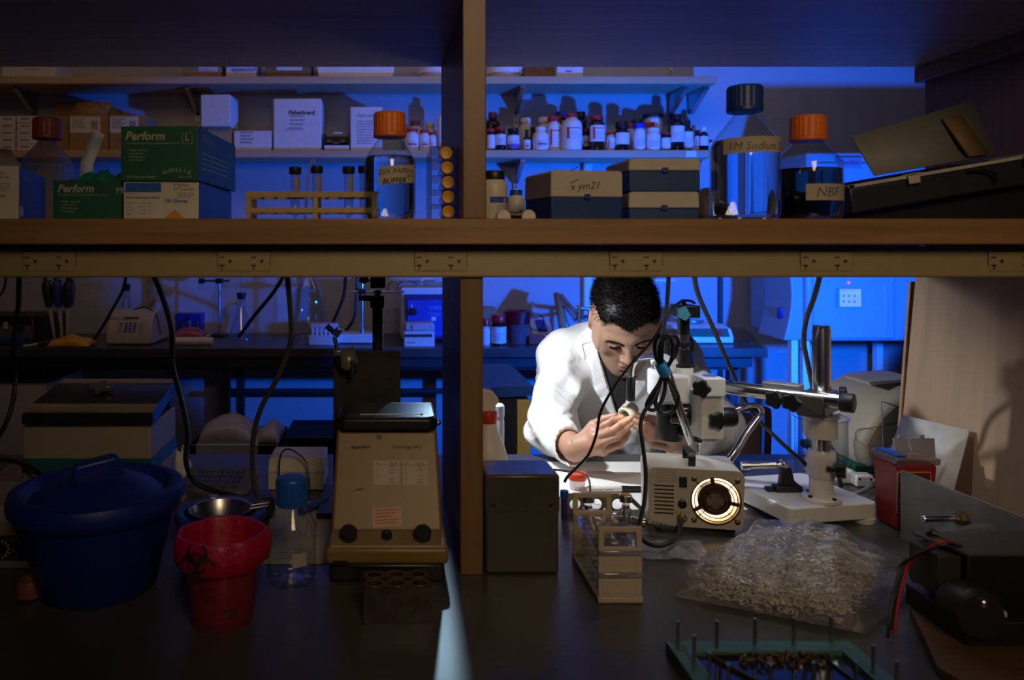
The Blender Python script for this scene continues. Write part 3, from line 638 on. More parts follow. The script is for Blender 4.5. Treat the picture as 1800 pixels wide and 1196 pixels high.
RB('cream bottle with red cap behind the stout dark bottle', 1107, 18, 218, 4.40, redcap, cream, None, None, .8)
RB('white bottle with cobalt blue cap and handwritten label', 1123, 21, 218, 4.25, bcap, white, 1, None, .82, capf=.2)
RB('dark capped bottle with a white ring behind the cobalt capped one', 1121, 20, 210, 4.42, navy, white, None, None, .8)
RB('white bottle with white cap and handwritten label, right of the cobalt cap', 1148, 24, 226, 4.25, white, white, 1, None, .75)
RB('cream bottle with red cap behind the two handwritten white bottles', 1141, 18, 216, 4.345, redcap, cream, None, None, .85)
RB('broad jar with black lid at the back, right part of the row', 1148, 32, 201, 4.43, blackp, labw, None, None, .9, capf=.1)
RB('small dark bottle with flat red cap and pale label', 1170, 17, 233, 4.26, redcap, darkb, 1, 0, .8)
RB('tall dark bottle with a big pale label near the right end', 1190, 25, 201, 4.27, blackp, darkb, 2, None, .5, capf=.16)
RB('narrower tall dark bottle with a label down to its foot', 1209, 18, 212, 4.28, blackp, darkb, 1, None, .42, capf=.2)
RB('thin dark vial beside the narrow tall dark bottle', 1226, 10, 229, 4.28, blackp, darkb, 1, 1, .7)
RB('dropper bottle with a white bulb at the right end of the row', 1237, 16, 224, 4.26, white, darkb, 2, 0, .5, capf=.2)
RB('tiny white bottle last in the row at the right', 1249, 8, 246, 4.28, redcap, white, None, None, .7)
t = thing('shelf_tag', 'small pale paper tag stuck on the middle shelf edge', 'tag', (X(1215, 4.198), 4.198, 1.91)); MB().box(-.027, .027, 0, .0018, -.006, .028).build('tag', labw, t)

# =================== back bench instruments ===================
def at(px, py): d = DB(py); return X(px, d), d
# power supply, far left
x, d = at(40, 606); d = 4.02
t = thing('power_supply', 'dark red cased power supply at the left end of the wall bench', 'power supply', (X(14, d), d, TOP)); w = S(120, d)
case = mat('dark_red_case', (.035, .010, .010), .5); h = Z(556, d)-TOP
MB().box(-w/2, w/2, .012, .3, 0.004, h).build('case', case, t, bev=.004); MB().box(-w/2+.01, S(40, d), .004, .012, .01, Z(573, d)-TOP).build('front_panel', mat('grey_green_panel', (.16, .15, .11), .5), t, bev=.001)
MB().box(-w/2+.01, S(40, d), .006, .012, Z(571, d)-TOP, Z(560, d)-TOP).build('display', blackp, t)
MB().rod((S(22, d), .006, .085), (S(22, d), -.02, .085), [(.018, 0), (.018, .018), (.012, .022), (.0001, .022)]).build('knob', blackp, t)
MB().box(S(-8, d), S(-1, d), -.002, .006, .075, .11).build('rocker_switch', whp, t, bev=.001)
MB().tube([(S(47, d), .01, .02), (S(47, d), -.02, .03), (S(47, d), -.02, .11), (S(44, d), -.015, .125), (S(42, d), .01, .125)], .004).build('handle', steel, t)
MB().box(-w/2, S(40, d), -.09, -.005, .001, .035).build('blue_tray', navy, t, bev=.003)
# pipettes on a carousel
x, d = X(106, 4.11), 4.11
t = thing('pipette_stand', 'pipette stand with a slim post on the wall bench', 'stand', (x, d, TOP))
MB().lathe([(.05, 0), (.05, .008), (.03, .016), (.0001, .016)], 24).build('base', offw, t); MB().lathe([(.016, .014), (.011, .08), (.008, .42)], 14).build('post', steel, t); MB().lathe([(.03, .40), (.034, .405), (.034, .42), (.03, .425)], 24).build('holder_ring', blackp, t)
for i, (p0, lean, m_, lb) in enumerate(((84, 15, blackp, 'leftmost black pipette hanging on the pipette stand'), (102, 11, navy, 'navy handled pipette hanging in the middle of the stand'), (123, -5, blackp, 'black pipette hanging just right of the stand post'), (129, -9, mat('violet_grip', (.09, .08, .16), .4), 'violet tinted pipette at the right of the stand'))):
    dd = 4.03+.15*(i == 3); top = P(p0-4, 493, dd); bot = P(p0-4+lean*1.0, 590, dd)
    if i > 1: bot = P(p0+lean, 583, dd)
    v = (bot-top); o = thing('pipette', lb, 'pipette', tuple(bot), 0, 'pipettes on the stand')
    q = lambda f: top+v*f
    MB().rod(q(-.06), q(.42), [(.009, 0), (.009, .022), (.016, .024), (.026, .05), (.025, .1), (.02, .155)], 14).build('handle', m_, o, world=True)
    MB().rod(q(.42), q(.99), [(.0125, 0), (.010, .06), (.006, .15), (.0025, .21)], 12).build('barrel', offw, o, world=True)
    MB().rod(q(-.12), q(-.04), [(.0001, 0), (.011, .001), (.011, .012), (.005, .014), (.005, .03)], 12).build('plunger', steel, o, world=True)
    MB().box(top.x-.013, top.x+.02, *((dd-.042, dd-.01) if i == 3 else (dd+.01, dd+.034)), top.z-.012, top.z-.002).build('hook', m_, o, world=True)
x, d = at(120, 611); t = thing('mailing_pouch', 'plump mustard yellow pouch at the front of the wall bench', 'pouch', (x, d, TOP))
w = S(71, d); MB().grid(lambda u, v: ((u-.5)*w*(1+.03*sin(9*v)), .13*(v-.1), .004+.050*(sin(pi*min(max(u, 0), 1))**.45)*(sin(pi*v)**.5)+.006*sin(12*u+4*v)*sin(pi*v)), 24, 12).build('pouch', mat('mustard', (.75, .36, .02), .4, var=.08), t, solid=.004)
x, d = at(62, 611); t = thing('tweezers', 'pale tipped tool lying on the wall bench beside the yellow pouch', 'tool', (x, d, TOP))
MB().cyl((-.06, 0, .006), (.0, .03, .012), .006, .008).build('shaft', offw, t); MB().cyl((0, .03, .012), (.06, .055, .02), .012, .014).build('grip', blackp, t)
# plate reader
x, d = at(188, 608); d = 3.95; x = X(186, d)
t = thing('keypad_instrument', 'white benchtop instrument with sloped blue keypad on the wall bench', 'instrument', (x, d, TOP), R(-2)); w = S(80, d); h = Z(548, d)-TOP; 
prof = [(0, .006), (0, .055), (.03, h*.72), (.055, h*.9), (.085, h), (.20, h), (.27, h*.8), (.30, .006)]
MB().prism(prof, 0, w, 'x').build('case', mat('pale_instrument', (.52, .48, .42), .4), t, bev=.006); MB().box(.02, w-.02, .02, .28, 0.0003, .008).build('foot', blackp, t)
a = math.atan2(h*.72-.055, .03); T = Matrix.Translation((0, 0, .055)) @ Matrix.Rotation(a, 4, 'X'); L_ = math.hypot(.03, h*.72-.055)
MB().box(.055, w-.065, -.001, .002, -.036, -.016).build('brand_stripe', bluepr, t, bev=.001); ltext(t, 'BioSpectrum', .011, .06, .0225, white) if False else lines(t, .062, .028, .06, 1, .01, .005, card_w, y=-.0014)
kb = MB(); rows = MB(); reds = MB()
for r_ in range(4):
    for c_ in range(3): kb.box(.092+c_*.022, .106+c_*.022, .012+r_*.014, .021+r_*.014, .0002, .003, M=T)
    rows.box(.062, .078, .012+r_*.014, .019+r_*.014, .0002, .002, M=T); rows.box(.168, .182, .012+r_*.014, .019+r_*.014, .0002, .002, M=T)
kb.build('keypad', bluepr, t, smooth=False); rows.build('side_keys', greyink, t, smooth=False)
MB().box(.066, .08, .054, .062, .002, .004, M=T).build('red_key', redink, t); T2 = Matrix.Translation((0, .03, h*.72)) @ Matrix.Rotation(math.atan2(h*.18, .025), 4, 'X')
MB().box(.08, w-.075, .008, .022, .0003, .002, M=T2).build('display', mat('lcd_dark', (.05, .045, .03), .2), t)
MB().tube([(.10, .12, h+.003), (.18, .1, h+.012), (w+.01, .06, h-.03), (w+.05, .0, .06)], .004).build('cable', blackr, t)
# conical flasks
clearg = clear('flask_glass', (.88, .92, .95), .04, .10)
def conical(label, px, pyb, R0, H, stop, d=None):
    x, dd = at(px, pyb); dd = d or dd; x = X(px, dd); t = thing('conical_flask', label, 'flask', (x, dd, TOP))
    MB().lathe([(R0*.9, .001), (R0, .006), (R0*.98, .02), (R0*.34, H*.76), (R0*.32, H*.97), (R0*.38, H)], 24, cap=False).build('glass_wall', clearg, t)
    MB().lathe([(R0*.30, H*.93), (R0*.36, H*1.02), (R0*.37, H*1.08), (.0001, H*1.08)], 18).build('stopper', stop, t); return t
conical('clear flask with black stopper between hanging cable and keypad instrument', 222, 596, .062, .27, blackr, 4.38)
t = conical('conical flask with dark stopper and yellow side hose', 424, 597, .068, .235, blackr)
xx, dd = t.location.x, t.location.y
MB().tube([(-.02, 0, .20), (-.05, -.01, .20), (-.075, -.02, .17)], .009).build('side_hose', mat('yellow_hose', (.6, .35, .02), .4), t); MB().tube([(-.075, -.02, .17), (-.10, -.02, .12), (-.14, -.02, .05), (-.19, -.03, .012)], .007).build('clear_hose', clear('hose_clear', (.7, .75, .8), .1, .15, milk=.3), t)
MB().torus((0, -.06, .06), .058, .006, 24, 8, M=Matrix.Rotation(R(65), 4, 'X')).build('wire_ring', blackr, t) if False else None
MB().cyl((0, 0, .08), (0, 0, .36), .003).build('glass_tube', clearg, t)
# clamp stand
x, d = at(386, 592); t = thing('clamp_stand', 'slim retort stand with a side clamp near the yellow hosed flask', 'stand', (x, d, TOP))
MB().box(-.05, .03, -.02, .08, 0, .012).build('base', darkm, t, bev=.002); MB().cyl((0, 0, .01), (0, 0, .50), .0055).build('rod', steel, t)
zc = Z(494, d)-TOP; MB().cyl((-.10, 0, zc), (.055, 0, zc), .006).build('clamp_bar', darkm, t); MB().cyl((-.115, 0, zc), (-.085, 0, zc), .016).build('clamp_jaw', blackp, t); MB().box(-.02, .02, -.02, .02, zc-.015, zc+.015).build('boss', darkm, t, bev=.003)
# pink pack, paper roll, blue rack, cords
x, d = at(330, 597); t = thing('pink_pack', 'glossy pink plastic pack lying behind the paper roll', 'pack', (x, d, TOP)); w = S(56, d)
MB().grid(lambda u, v: ((u-.5)*w, .10*v, .003+.058*sin(pi*u)**.35*sin(pi*v)**.5+.003*sin(14*u+9*v)), 20, 10).build('pack', mat('pink_film', (.42, .10, .14), .2), t, solid=.003)
x, d = at(340, 609); d = 3.95; t = thing('paper_roll', 'white paper roll lying on the front edge of the wall bench', 'roll', (X(340, d), d, TOP)); w = S(68, d)
MB().cyl((-w/2, 0, .021), (w/2, 0, .021), .0205, seg=24).build('roll', white, t)
x, d = X(330, 4.3), 4.3; t = thing('tube_box', 'small blue tube rack standing behind the pink pack', 'rack', (x, d, TOP)); w = S(46, d); h0 = Z(574, d)-TOP; h1 = Z(552, d)-TOP
MB().box(-w/2, w/2, 0, .1, h0+.03, h1).build('top_plate', bcap, t, bev=.003)
for q in (-w/2+.01, -w/6, w/6, w/2-.01): MB().box(q-.008, q+.008, .01, .09, 0, h0+.031).build('post', bcap, t)
# carboy
x, d = X(543, 4.22), 4.22; t = thing('glass_carboy', 'big clear glass carboy with orange cap on the wall bench', 'bottle', (x, d, TOP)); r = S(30, d)
MB().lathe([(r*.9, .001), (r, .012), (r, .21), (r*.97, .235), (r*.36, .345), (r*.27, .36), (r*.27, .385), (r*.3, .39), (r*.3, .40)], 32, cap=False).build('glass_wall', clearg, t)
MB().lathe([(r*.33, .372), (r*.33, .42), (.0001, .422)], 28).build('screw_cap', orange, t)
m = MB(); [band(m, 0, 0, r*(.86-.0*i), .262, .270, a, a+.12, 2) for i, a in enumerate((-.6, -.4, -.2, 0, .2, .4))]; m.build('raised_marks', greyink, t)
# tip box
x, d = at(541, 609); d = 3.93; t = thing('tip_box', 'white pipette tip box with ribbed lid at the bench front', 'box', (X(568, d), d, TOP)); w = S(52, d); h = Z(589, d)-TOP; h2 = Z(570, d)-TOP
MB().box(-w/2, w/2, 0, .1, 0, h).build('base', white, t, bev=.006); MB().box(-w/2+.003, w/2-.003, .002, .098, h, h2).build('lid', mat('milky_lid', (.55, .5, .6), .3), t, bev=.01)
for q in range(6): u = -w/2+.02+q*(w-.04)/5; MB().cyl((u, .0015, h-.004), (u, .0015, h2-.02), .0055, .0035, 8).build('tip', white, t)
# stirrer stand
x, d = at(625, 604); t = thing('stirrer_stand', 'flat white stirrer base with tall bright rod on the wall bench', 'stand', (X(622, 4.0), 4.0, TOP)); w = S(68, 4)
MB().box(-w/2, w/2, 0, .16, .004, S(17, 4)).build('base', white, t, bev=.005); xr = S(14, 4); MB().cyl((xr, .04, .04), (xr, .04, .5), .0065).build('rod', chrome, t); MB().cyl((xr, .04, .045), (xr, .04, .075), .012).build('rod_nut', steel, t)
zb = Z(513, 4.04)-TOP; MB().cyl((xr-.06, .03, zb), (xr+.22, .03, zb), .0065).build('cross_bar', steel, t); MB().box(xr-.02, xr+.02, .015, .055, zb-.015, zb+.015).build('boss', darkm, t, bev=.003)
for q in (.13, .18): MB().tube([(xr+q, .03, zb), (xr+q+.02, .0, zb+.05), (xr+q+.1, .01, zb+.06), (xr+q+.16, .02, zb+.04)], .0045).build('clamp_finger', steel, t)
MB().cyl((xr-.02, .03, zb+.06), (xr+.06, .03, zb+.06), .008).build('clamp_screw', blackp, t)
# incubator
x, d = at(742, 600); d = 4.05; t = thing('incubator', 'white cabinet instrument with blue front and top handle left of upright', 'instrument', (X(705, d), d, TOP)); w = S(100, d); h = Z(506, d)-TOP
MB().box(0, w, .012, .36, .02, h).build('case', white, t, bev=.006); MB().box(.02, w-.012, -.002, .013, .02, h-.035).build('door', mat('deep_blue_panel', (.01, .03, .16), .35), t, bev=.003)
MB().box(.032, w-.03, -.007, -.001, .035, h-.065).build('front_panel', mat('blue_panel', (.015, .07, .5), .35), t, bev=.003)
MB().rod((.065, -.006, Z(548, d)-TOP), (.065, -.03, Z(548, d)-TOP), [(.019, 0), (.019, .016), (.014, .022), (.0001, .022)], 20).build('knob', blackp, t)
MB().box(.052, .058, -.012, -.006, Z(541, d)-TOP, Z(535, d)-TOP).build('pointer', white, t)
MB().tube([(S(37, d), .1, h), (S(38, d), .1, h+.038), (S(45, d), .1, h+.045), (S(88, d), .1, h+.045), (S(90, d), .1, h)], .0075).build('handle', white, t)
MB().box(-.015, w, .02, .34, h+.001, h+.014).build('top_plate', steel, t, bev=.002)
text('VWR', .030, (S(49, d), -.0075, Z(545, d)-TOP), t, mat('pale_blue_print', (.2, .35, .7), .5), world=False); text('1330gm', .022, (S(47, d), -.0075, Z(554, d)-TOP), t, MC['pale_blue_print'], world=False)
MB().box(S(53, d), S(61, d), -.0085, -.007, Z(564, d)-TOP, Z(557, d)-TOP).build('badge', white, t)
for i in range(2): MB().box(0.03, .05, .02, .04, 0.0003, .021).build('foot', blackp, t) if i == 0 else MB().box(w-.06, w-.04, .02, .04, 0.0003, .021).build('foot', blackp, t)
d = 3.90; t = carton('kit_box', 'white kit box with red brand word and dark print band', 'box', X(711, d), d, TOP, S(53, d), .12, Z(583, d)-TOP, card_w, R(2)); 
MB().box(.001, .14, -.001, .001, .047, .062).build('print_band', ink, t); ltext(t, 'thermo', .014, .012, .016, redink, bold=.0004)
m = MB(); [m.box(.01+.011*i, .015+.011*i, -.0014, -.0008, .050+.004*(i % 2), .054+.004*(i % 2)) for i in range(11)]; m.build('red_dots', redink, t, smooth=False)
zt_ = Z(583, d)+.0003; t = carton('pack_of_wipes', 'pale soft pack lying on top of the white kit box', 'pack', X(712, d), d+.004, zt_, S(52, d), .11, S(14, d), mat('pale_pack', (.5, .46, .45), .5), R(2), bev=.008)
MB().box(.03, .036, -.0008, .001, .008, .033).build('stripe', ink, t)
# ---- right of the upright ----
d = 3.96; RB('white plastic bottle with red cap at the upright on the wall bench', 853, 17, 560, d, redcap, white, 1, 0, .8, z=TOP, capf=.32)
t = RB('amber bottle with wide red cap and white label on the wall bench', 876, 27, 553, d, redcap, amber, 1, None, .86, z=TOP, capf=.28, caprel=.95)
t = thing('biohazard_beaker', 'small beaker lined with a red biohazard bag on the wall bench', 'beaker', (X(909, 4.02), 4.02, TOP)); r = S(22, 4.02); h = Z(546, 4.02)-TOP
redbag = clear('red_bag_film', (.55, .02, .05), .15, .12, bump=.5, milk=.55, milkcol=(.45, .01, .03)); milky = clear('beaker_plastic', (.75, .65, .68), .12, .08, milk=.30, milkcol=(.6, .45, .48))
MB().lathe([(r*.78, .001), (r*.8, .004), (r, h*.97)], 28, cap=False).build('beaker_wall', milky, t)
MB().lathe([(r*.7, .01), (r*.76, .012), (r*.95, h*.97), (r*1.03, h), (r*1.1, h*.985), (r*1.02, h*.6)], 32, cap=False, wob=lambda a, z: 1+(.05*sin(5*a+2)+.04*sin(9*a))*(z > h*.7)).build('bag_liner', redbag, t, world=False)
t = backbox('small brown carton at the wall behind the red capped bottles', 845, 872, 541, 4.33, .12, card_b, TOP)
t = thing('trapezoid_tray', 'pale slanting tray with a blue window behind the lab coat shoulder', 'tray', (X(955, 4.2), 4.2, TOP)); w = S(36, 4.2); h = Z(566, 4.2)-TOP
MB().prism([(0, .0), (0, .03), (.12, h), (.14, h), (.14, 0)], -w/2, w/2, 'x').build('tray', white, t, bev=.003); MB().prism([(.012, .05), (.118, h+.001), (.121, h-.005), (.015, .04)], -w/2+.03, w/2-.03, 'x').build('window', bcap, t)
MB().torus((0, -.02, h+.02), .045, .0025, 28, 6, M=Matrix.Translation((-.04, 0, h+.02)) @ Matrix.Rotation(pi/2, 4, 'X') @ Matrix.Translation((0, .0, -h-.02))).build('wire_loop', blackr, t)
t = thing('red_case', 'low red brown case partly hidden by the lab coat shoulder', 'case', (X(945, 3.97), 3.97, TOP)); MB().box(-.045, .05, 0, .1, 0, .042).build('case', mat('brick_plastic', (.30, .05, .03), .4), t, bev=.005)
# slanted frame apparatus
t = thing('slanted_frame', 'slanting metal frame apparatus on the wall bench left of the head', 'apparatus', (X(1000, 4.1), 4.1, TOP)); b0 = P(992, 590, 4.05)
MB().add([P(973, 517, 4.2), P(981, 516, 4.2), P(1000, 589, 3.98), P(985, 589, 3.98)], [(0, 1, 2, 3)]).build('panel_edge', card_b, t, solid=.02, world=True)
MB().add([P(981, 516, 4.2), P(987, 520, 4.25), P(1003, 588, 4.1), P(1000, 589, 3.98)], [(0, 1, 2, 3)]).build('panel', steel, t, solid=.008, world=True)
for a, b, r in (((985, 518, 4.2), (1018, 558, 4.15), .012), ((983, 524, 4.2), (1012, 565, 4.15), .008), ((1010, 541, 4.2), (1045, 545, 4.2), .011), ((1014, 560, 4.15), (1045, 553, 4.2), .009), ((1018, 537, 4.15), (1019, 600, 4.05), .010), ((1036, 545, 4.2), (1036, 592, 4.2), .01)): MB().cyl(P(*a), P(*b), r, seg=10).build('strut', steel, t, world=True)
MB().box(X(990, 4.1), X(1045, 4.1), 4.02, 4.2, TOP, TOP+.03).build('base', darkm, t, bev=.003, world=True)
# pendulum cords on the wall
# balance
d = 4.0; t = thing('lab_balance', 'white top pan balance with green panel at the right of wall bench', 'balance', (X(1240, d), d, TOP)); w0 = S(100, d)
MB().prism([(0, .004), (0, .035), (.03, .075), (.1, .09), (.26, .09), (.28, .004)], -w0/2, w0/2, 'x').build('case', white, t, bev=.006)
MB().prism([(.0305, .0762), (.0, .0362), (-.001, .0368), (.0295, .077)], -w0/2+.03, w0/2-.02, 'x').build('green_panel', mat('green_panel', (.02, .12, .09), .4), t)
MB().prism([(.024, .0695), (.006, .0455), (.0035, .0475), (.0215, .0715)], w0/2-.085, w0/2-.055, 'x').build('red_key', redink, t)
MB().lathe([(.055, .088), (.06, .094), (.07, .105), (.07, .110), (.0001, .111)], 28, c=(-.02, .15, 0)).build('pan', steel, t)
for q in (-w0/2+.03, w0/2-.03): MB().cyl((q, .03, 0.0003), (q, .03, .006), .01).build('foot', blackp, t)
t = thing('wrapped_bundle', 'crumpled plastic bundle behind the balance', 'bundle', (X(1203, 4.3), 4.3, TOP)); MB().grid(lambda u, v: ((u-.5)*.16, .1*v, .002+.15*sin(pi*u)**.6*sin(pi*v)**.5*(1+.3*crumple(u*2, v*2))), 20, 12).build('bundle', mat('bundle_film', (.35, .36, .4), .25), t, solid=.002)
t = thing('burette_stand', 'tall clear sampler stand on the wall bench, right of the head', 'stand', (X(1165, 4.3), 4.3, TOP)); MB().box(-.03, .03, -.03, .06, 0, .015).build('base', white, t, bev=.003)
for q in (-.02, .02): MB().cyl((q, 0, .012), (q, 0, .32), .006).build('post', clearg, t)
MB().box(-.05, .06, -.02, .03, .31, .322).build('top_plate', white, t, bev=.002)
# safety cabinet with wall fixing
d = 3.72; t = thing('safety_cabinet', 'big pale instrument cabinet with a touch panel on slim legs at right', 'cabinet', (X(1500, d), d, 0))
xl, xr_ = X(1418, d), 2.75; z0, z1 = Z(600, d), Z(268, d)
cabm = mat('cabinet_enamel', (.26, .28, .31), .35, var=.03)
MB().box(xl, xr_, d, 4.3, z0, z1).build('body', cabm, t, bev=.012, world=True)
prof = []
for i in range(13):
    u = i/12; prof.append((X(1384, d)+S(14, d)*sin(pi*u)*(1-.2*u)+S(2, d)*u, z0+(Z(440, d)-z0)*u))
m = MB(); n_ = len(prof); m.prism([(x_, z_) for x_, z_ in prof]+[(xl+.001, prof[-1][1]), (xl+.001, z0)], d+.03, d+.30, 'y'); m.build('side_cowl', cabm, t, bev=.006, world=True)
MB().lathe([(.0001, -.02), (.05, -.018), (.073, -.006), (.075, .006), (.0001, .02)], 28, M=Matrix.Translation((X(1383, d+.1), d+.12, Z(566, d+.1))) @ Matrix.Rotation(R(68), 4, 'Y') @ Matrix.Diagonal((1, .55, 1, 1))).build('side_dial', navy, t, world=True)
MB().box(X(1428, d), X(1570, d), d-.012, d+.002, z0+.012, z1-.05).build('door', cabm, t, bev=.006, world=True)
MB().box(X(1552, d), X(1556, d), d-.02, d-.011, z0+.05, Z(500, d)).build('door_groove', cabm, t, bev=.002, world=True)
px0, px1 = X(1466, d), X(1511, d); MB().box(px0, px1, d-.016, d-.011, Z(541, d), Z(506, d)).build('panel_frame', mat('teal_frame', (.05, .22, .25), .4), t, world=True)
MB().box(px0+.018, px1-.003, d-.0175, d-.015, Z(539, d), Z(508, d)).build('touch_panel', mat('panel_cream', (.42, .42, .32), .5, emit=.32), t, world=True)
m = MB()
for r_ in range(2):
    for c_ in range(3): m.lathe([(.0001, 0), (.006, 0)], 8, cap=False, M=Matrix.Translation((px0+.036+c_*.026, d-.018, Z(520+10*r_, d))) @ Matrix.Rotation(pi/2, 4, 'X'))
m.box(px0+.025, px0+.05, d-.018, d-.0176, Z(511, d), Z(510, d)); m.box(px0+.06, px0+.08, d-.018, d-.0176, Z(511, d), Z(510, d)); m.build('panel_keys', greyink, t, world=True)
led = mat('red_led', (1, .05, .08), .3, emit=2.5); MB().ball((X(1489, d), d-.012, Z(497, d)), .005, 10, 6).build('indicator_lamp', led, t, world=True)
MB().box(X(1468, d), X(1512, d), d-.014, d-.0115, Z(296, d), Z(277, d)).build('brand_plate', mat('slate_plate', (.18, .18, .22), .5), t, world=True); text('Thermo', .032, (X(1470, d), d-.0145, Z(290, d)), t, mat('magenta_print', (.5, .02, .12), .5), bold=.0008)
for px in (1407, 1428): q = X(px, d); MB().box(q-.016, q+.016, d+.05, d+.09, 0, z0+.002).build('leg', white, t, bev=.002, world=True)
q = xr_-.06; MB().box(q-.016, q+.016, d+.05, d+.09, 0, z0+.002).build('leg', white, t, world=True); MB().box(q-.016, q+.016, d+.5, d+.54, 0, z0+.002).build('leg', white, t, world=True); q = X(1428, d+.5); MB().box(q-.016, q+.016, d+.5, d+.54, 0, z0+.002).build('leg', white, t, world=True)
m = MB(); m.box(X(1415, d), X(1425, d), d+.04, d+.05, Z(618, d), Z(614, d)); m.build('leg_bracket', steel, t, world=True)
# ---- under the wall bench ----
d = 3.9; t = thing('bench_cupboard', 'white cupboard under the left end of the wall bench', 'cupboard', (X(0, d), d, 0)); MB().box(-2.7, X(86, d), d, 4.34, .0003, Z(672, d)).build('body', white, t, world=True); MB().box(-2.7, X(90, d), d-.02, 4.35, Z(672, d), Z(664, d)).build('top', blackp, t, world=True)
MB().box(X(-40, d), X(82, d), d-.015, d, .08, Z(676, d)).build('door', whp, t, bev=.003, world=True)
d = 3.5; t = thing('small_fridge', 'pale under-bench unit with a dark open compartment and bags on top', 'cabinet', (X(412, d), d, 0)); xa, xb = X(332, d), X(488, d); zt_ = Z(782, d)
m = MB(); m.box(xa, xb, d+.33, d+.36, .03, zt_); m.box(xa, xb, d, d+.36, zt_-.05, zt_); m.box(xa, xa+.035, d, d+.36, .03, zt_); m.box(X(452, d), xb, d, d+.36, .03, zt_); m.box(xa, xb, d, d+.36, .03, .06); m.build('shell', mat('pale_unit', (.55, .52, .48), .5), t, world=True, bev=.003)
MB().box(xa+.04, X(451, d), d+.05, d+.32, .06, zt_-.2).build('inner_block', blackp, t, world=True); 
for py in (800, 818): MB().box(X(462, d), X(478, d), d-.006, d+.001, Z(py+2, d), Z(py-2, d)).build('slot_handle', blackp, t, world=True)
for q in (xa+.03, xb-.03): MB().box(q-.02, q+.02, d+.02, d+.34, 0.0003, .031).build('foot', blackp, t, world=True)
for i, (px, wp, hh, lb) in enumerate(((392, 96, .10, 'larger crumpled white bag on the pale under-bench unit'), (470, 36, .07, 'smaller crumpled bag with a bluish end on the under-bench unit'))):
    t = thing('plastic_bag', lb, 'bag', (X(px, d), d+.02, zt_+.0003)); w = S(wp, d); MB().grid(lambda u, v, w=w, hh=hh: ((u-.5)*w, .26*v, .002+hh*sin(pi*u)**.38*sin(pi*v)**.4*(1+.10*crumple(u*1.1, v*1.3))), 24, 14).build('bag', mat('white_film', (.55, .5, .48), .3), t, solid=.002)
d = 3.7; t = thing('book_crate', 'grey crate of paper files under the wall bench', 'crate', (X(545, d), d, 0)); xa, xb = X(503, d), X(590, d); zt_ = Z(772, d)
m = MB(); m.box(xa, xb, d, d+.012, .03, zt_-.18); m.box(xa, xb, d+.33, d+.342, .03, zt_); m.box(xa, xa+.012, d, d+.34, .03, zt_); m.box(xb-.012, xb, d, d+.34, .03, zt_); m.box(xa, xb, d, d+.34, 0.0003, .03); m.build('crate', mat('slate_plastic', (.06, .07, .09), .5), t, world=True)
MB().box(xa-.01, xb+.01, d-.01, d+.35, zt_, zt_+.012).build('lid', navy, t, world=True, bev=.003)
for i in range(11):
    q = xa+.02+i*(xb-xa-.04)/11; hh = .22+.05*random.random(); cc = random.choice([(.55, .5, .42), (.4, .25, .12), (.5, .48, .5), (.3, .3, .25)])
    o = thing('paper_file', 'paper file standing in the grey crate, number '+'one two three four five six seven eight nine ten eleven'.split()[i]+' from its left end', 'file', (q, d+.03, .0305), 0, 'files in the grey crate'); MB().box(0, (xb-xa-.04)/11*.85, 0, .27, 0, hh+.03).build('file', mat('file_%d' % (sum(cc)*100), cc, .8), o)
# stool / cupboard behind the spray bottle
d = 2.5; t = thing('storage_cabinet', 'dark cabinet with a mustard side panel behind the spray bottle', 'cabinet', (X(890, d), d, 0)); xa, xb = X(820, d), X(908, d); zt_ = Z(678, d)
MB().box(xa, xb, d, d+.42, .0003, zt_-.02).build('body', blackp, t, world=True); MB().box(X(909, d), X(932, d), d-.01, d+.44, .0003, zt_-.045).build('side_panel', mat('mustard_panel', (.45, .27, .06), .5), t, world=True, bev=.003)
MB().prism([(xa, zt_-.02), (X(880, d), zt_), (X(936, d), zt_), (X(936, d), zt_-.03), (xa, zt_-.04)], d-.015, d+.45, 'y').build('top', navy, t, world=True)
# wooden chair on the right
d = 2.42; t = thing('side_chair', 'chair with a tan rounded back beyond the microscope', 'chair', (X(1290, d), d, 0)); xa, xb = X(1252, d), X(1342, d); zt_ = Z(728, d)
m = MB(); m.prism([(xa, .5), (xb-.02, .5), (xb, zt_-.03), (xb-.01, zt_-.006), (xb-.04, zt_), (xa+.03, zt_), (xa-.005, zt_-.03)], d, d+.03, 'y'); m.build('backrest', mat('tan_vinyl', (.50, .32, .20), .5), t, world=True, bev=.008)
MB().tube([(xb+.012, d+.015, .42), (xb+.012, d+.015, .6), (xb+.022, d+.015, zt_-.03), (xb-.0, d+.015, zt_+.012), (xa+.02, d+.015, zt_+.012), (xa-.022, d+.015, zt_-.03), (xa-.012, d+.015, .42)], .011).build('back_frame', mat('ochre_frame', (.35, .2, .05), .35), t, world=True)
MB().box(xa, xb, d+.03, d+.42, .42, .46).build('seat', MC['tan_vinyl'], t, world=True, bev=.015)
for q in (xa+.02, xb-.02):
    for yy in (d+.05, d+.4): MB().cyl((q, yy, 0.0003), (q, yy, .425), .012).build('leg', steel, t, world=True)
# =================== near bench, left bay ===================
def BX(px, py): d = DB(py); return X(px, d), d
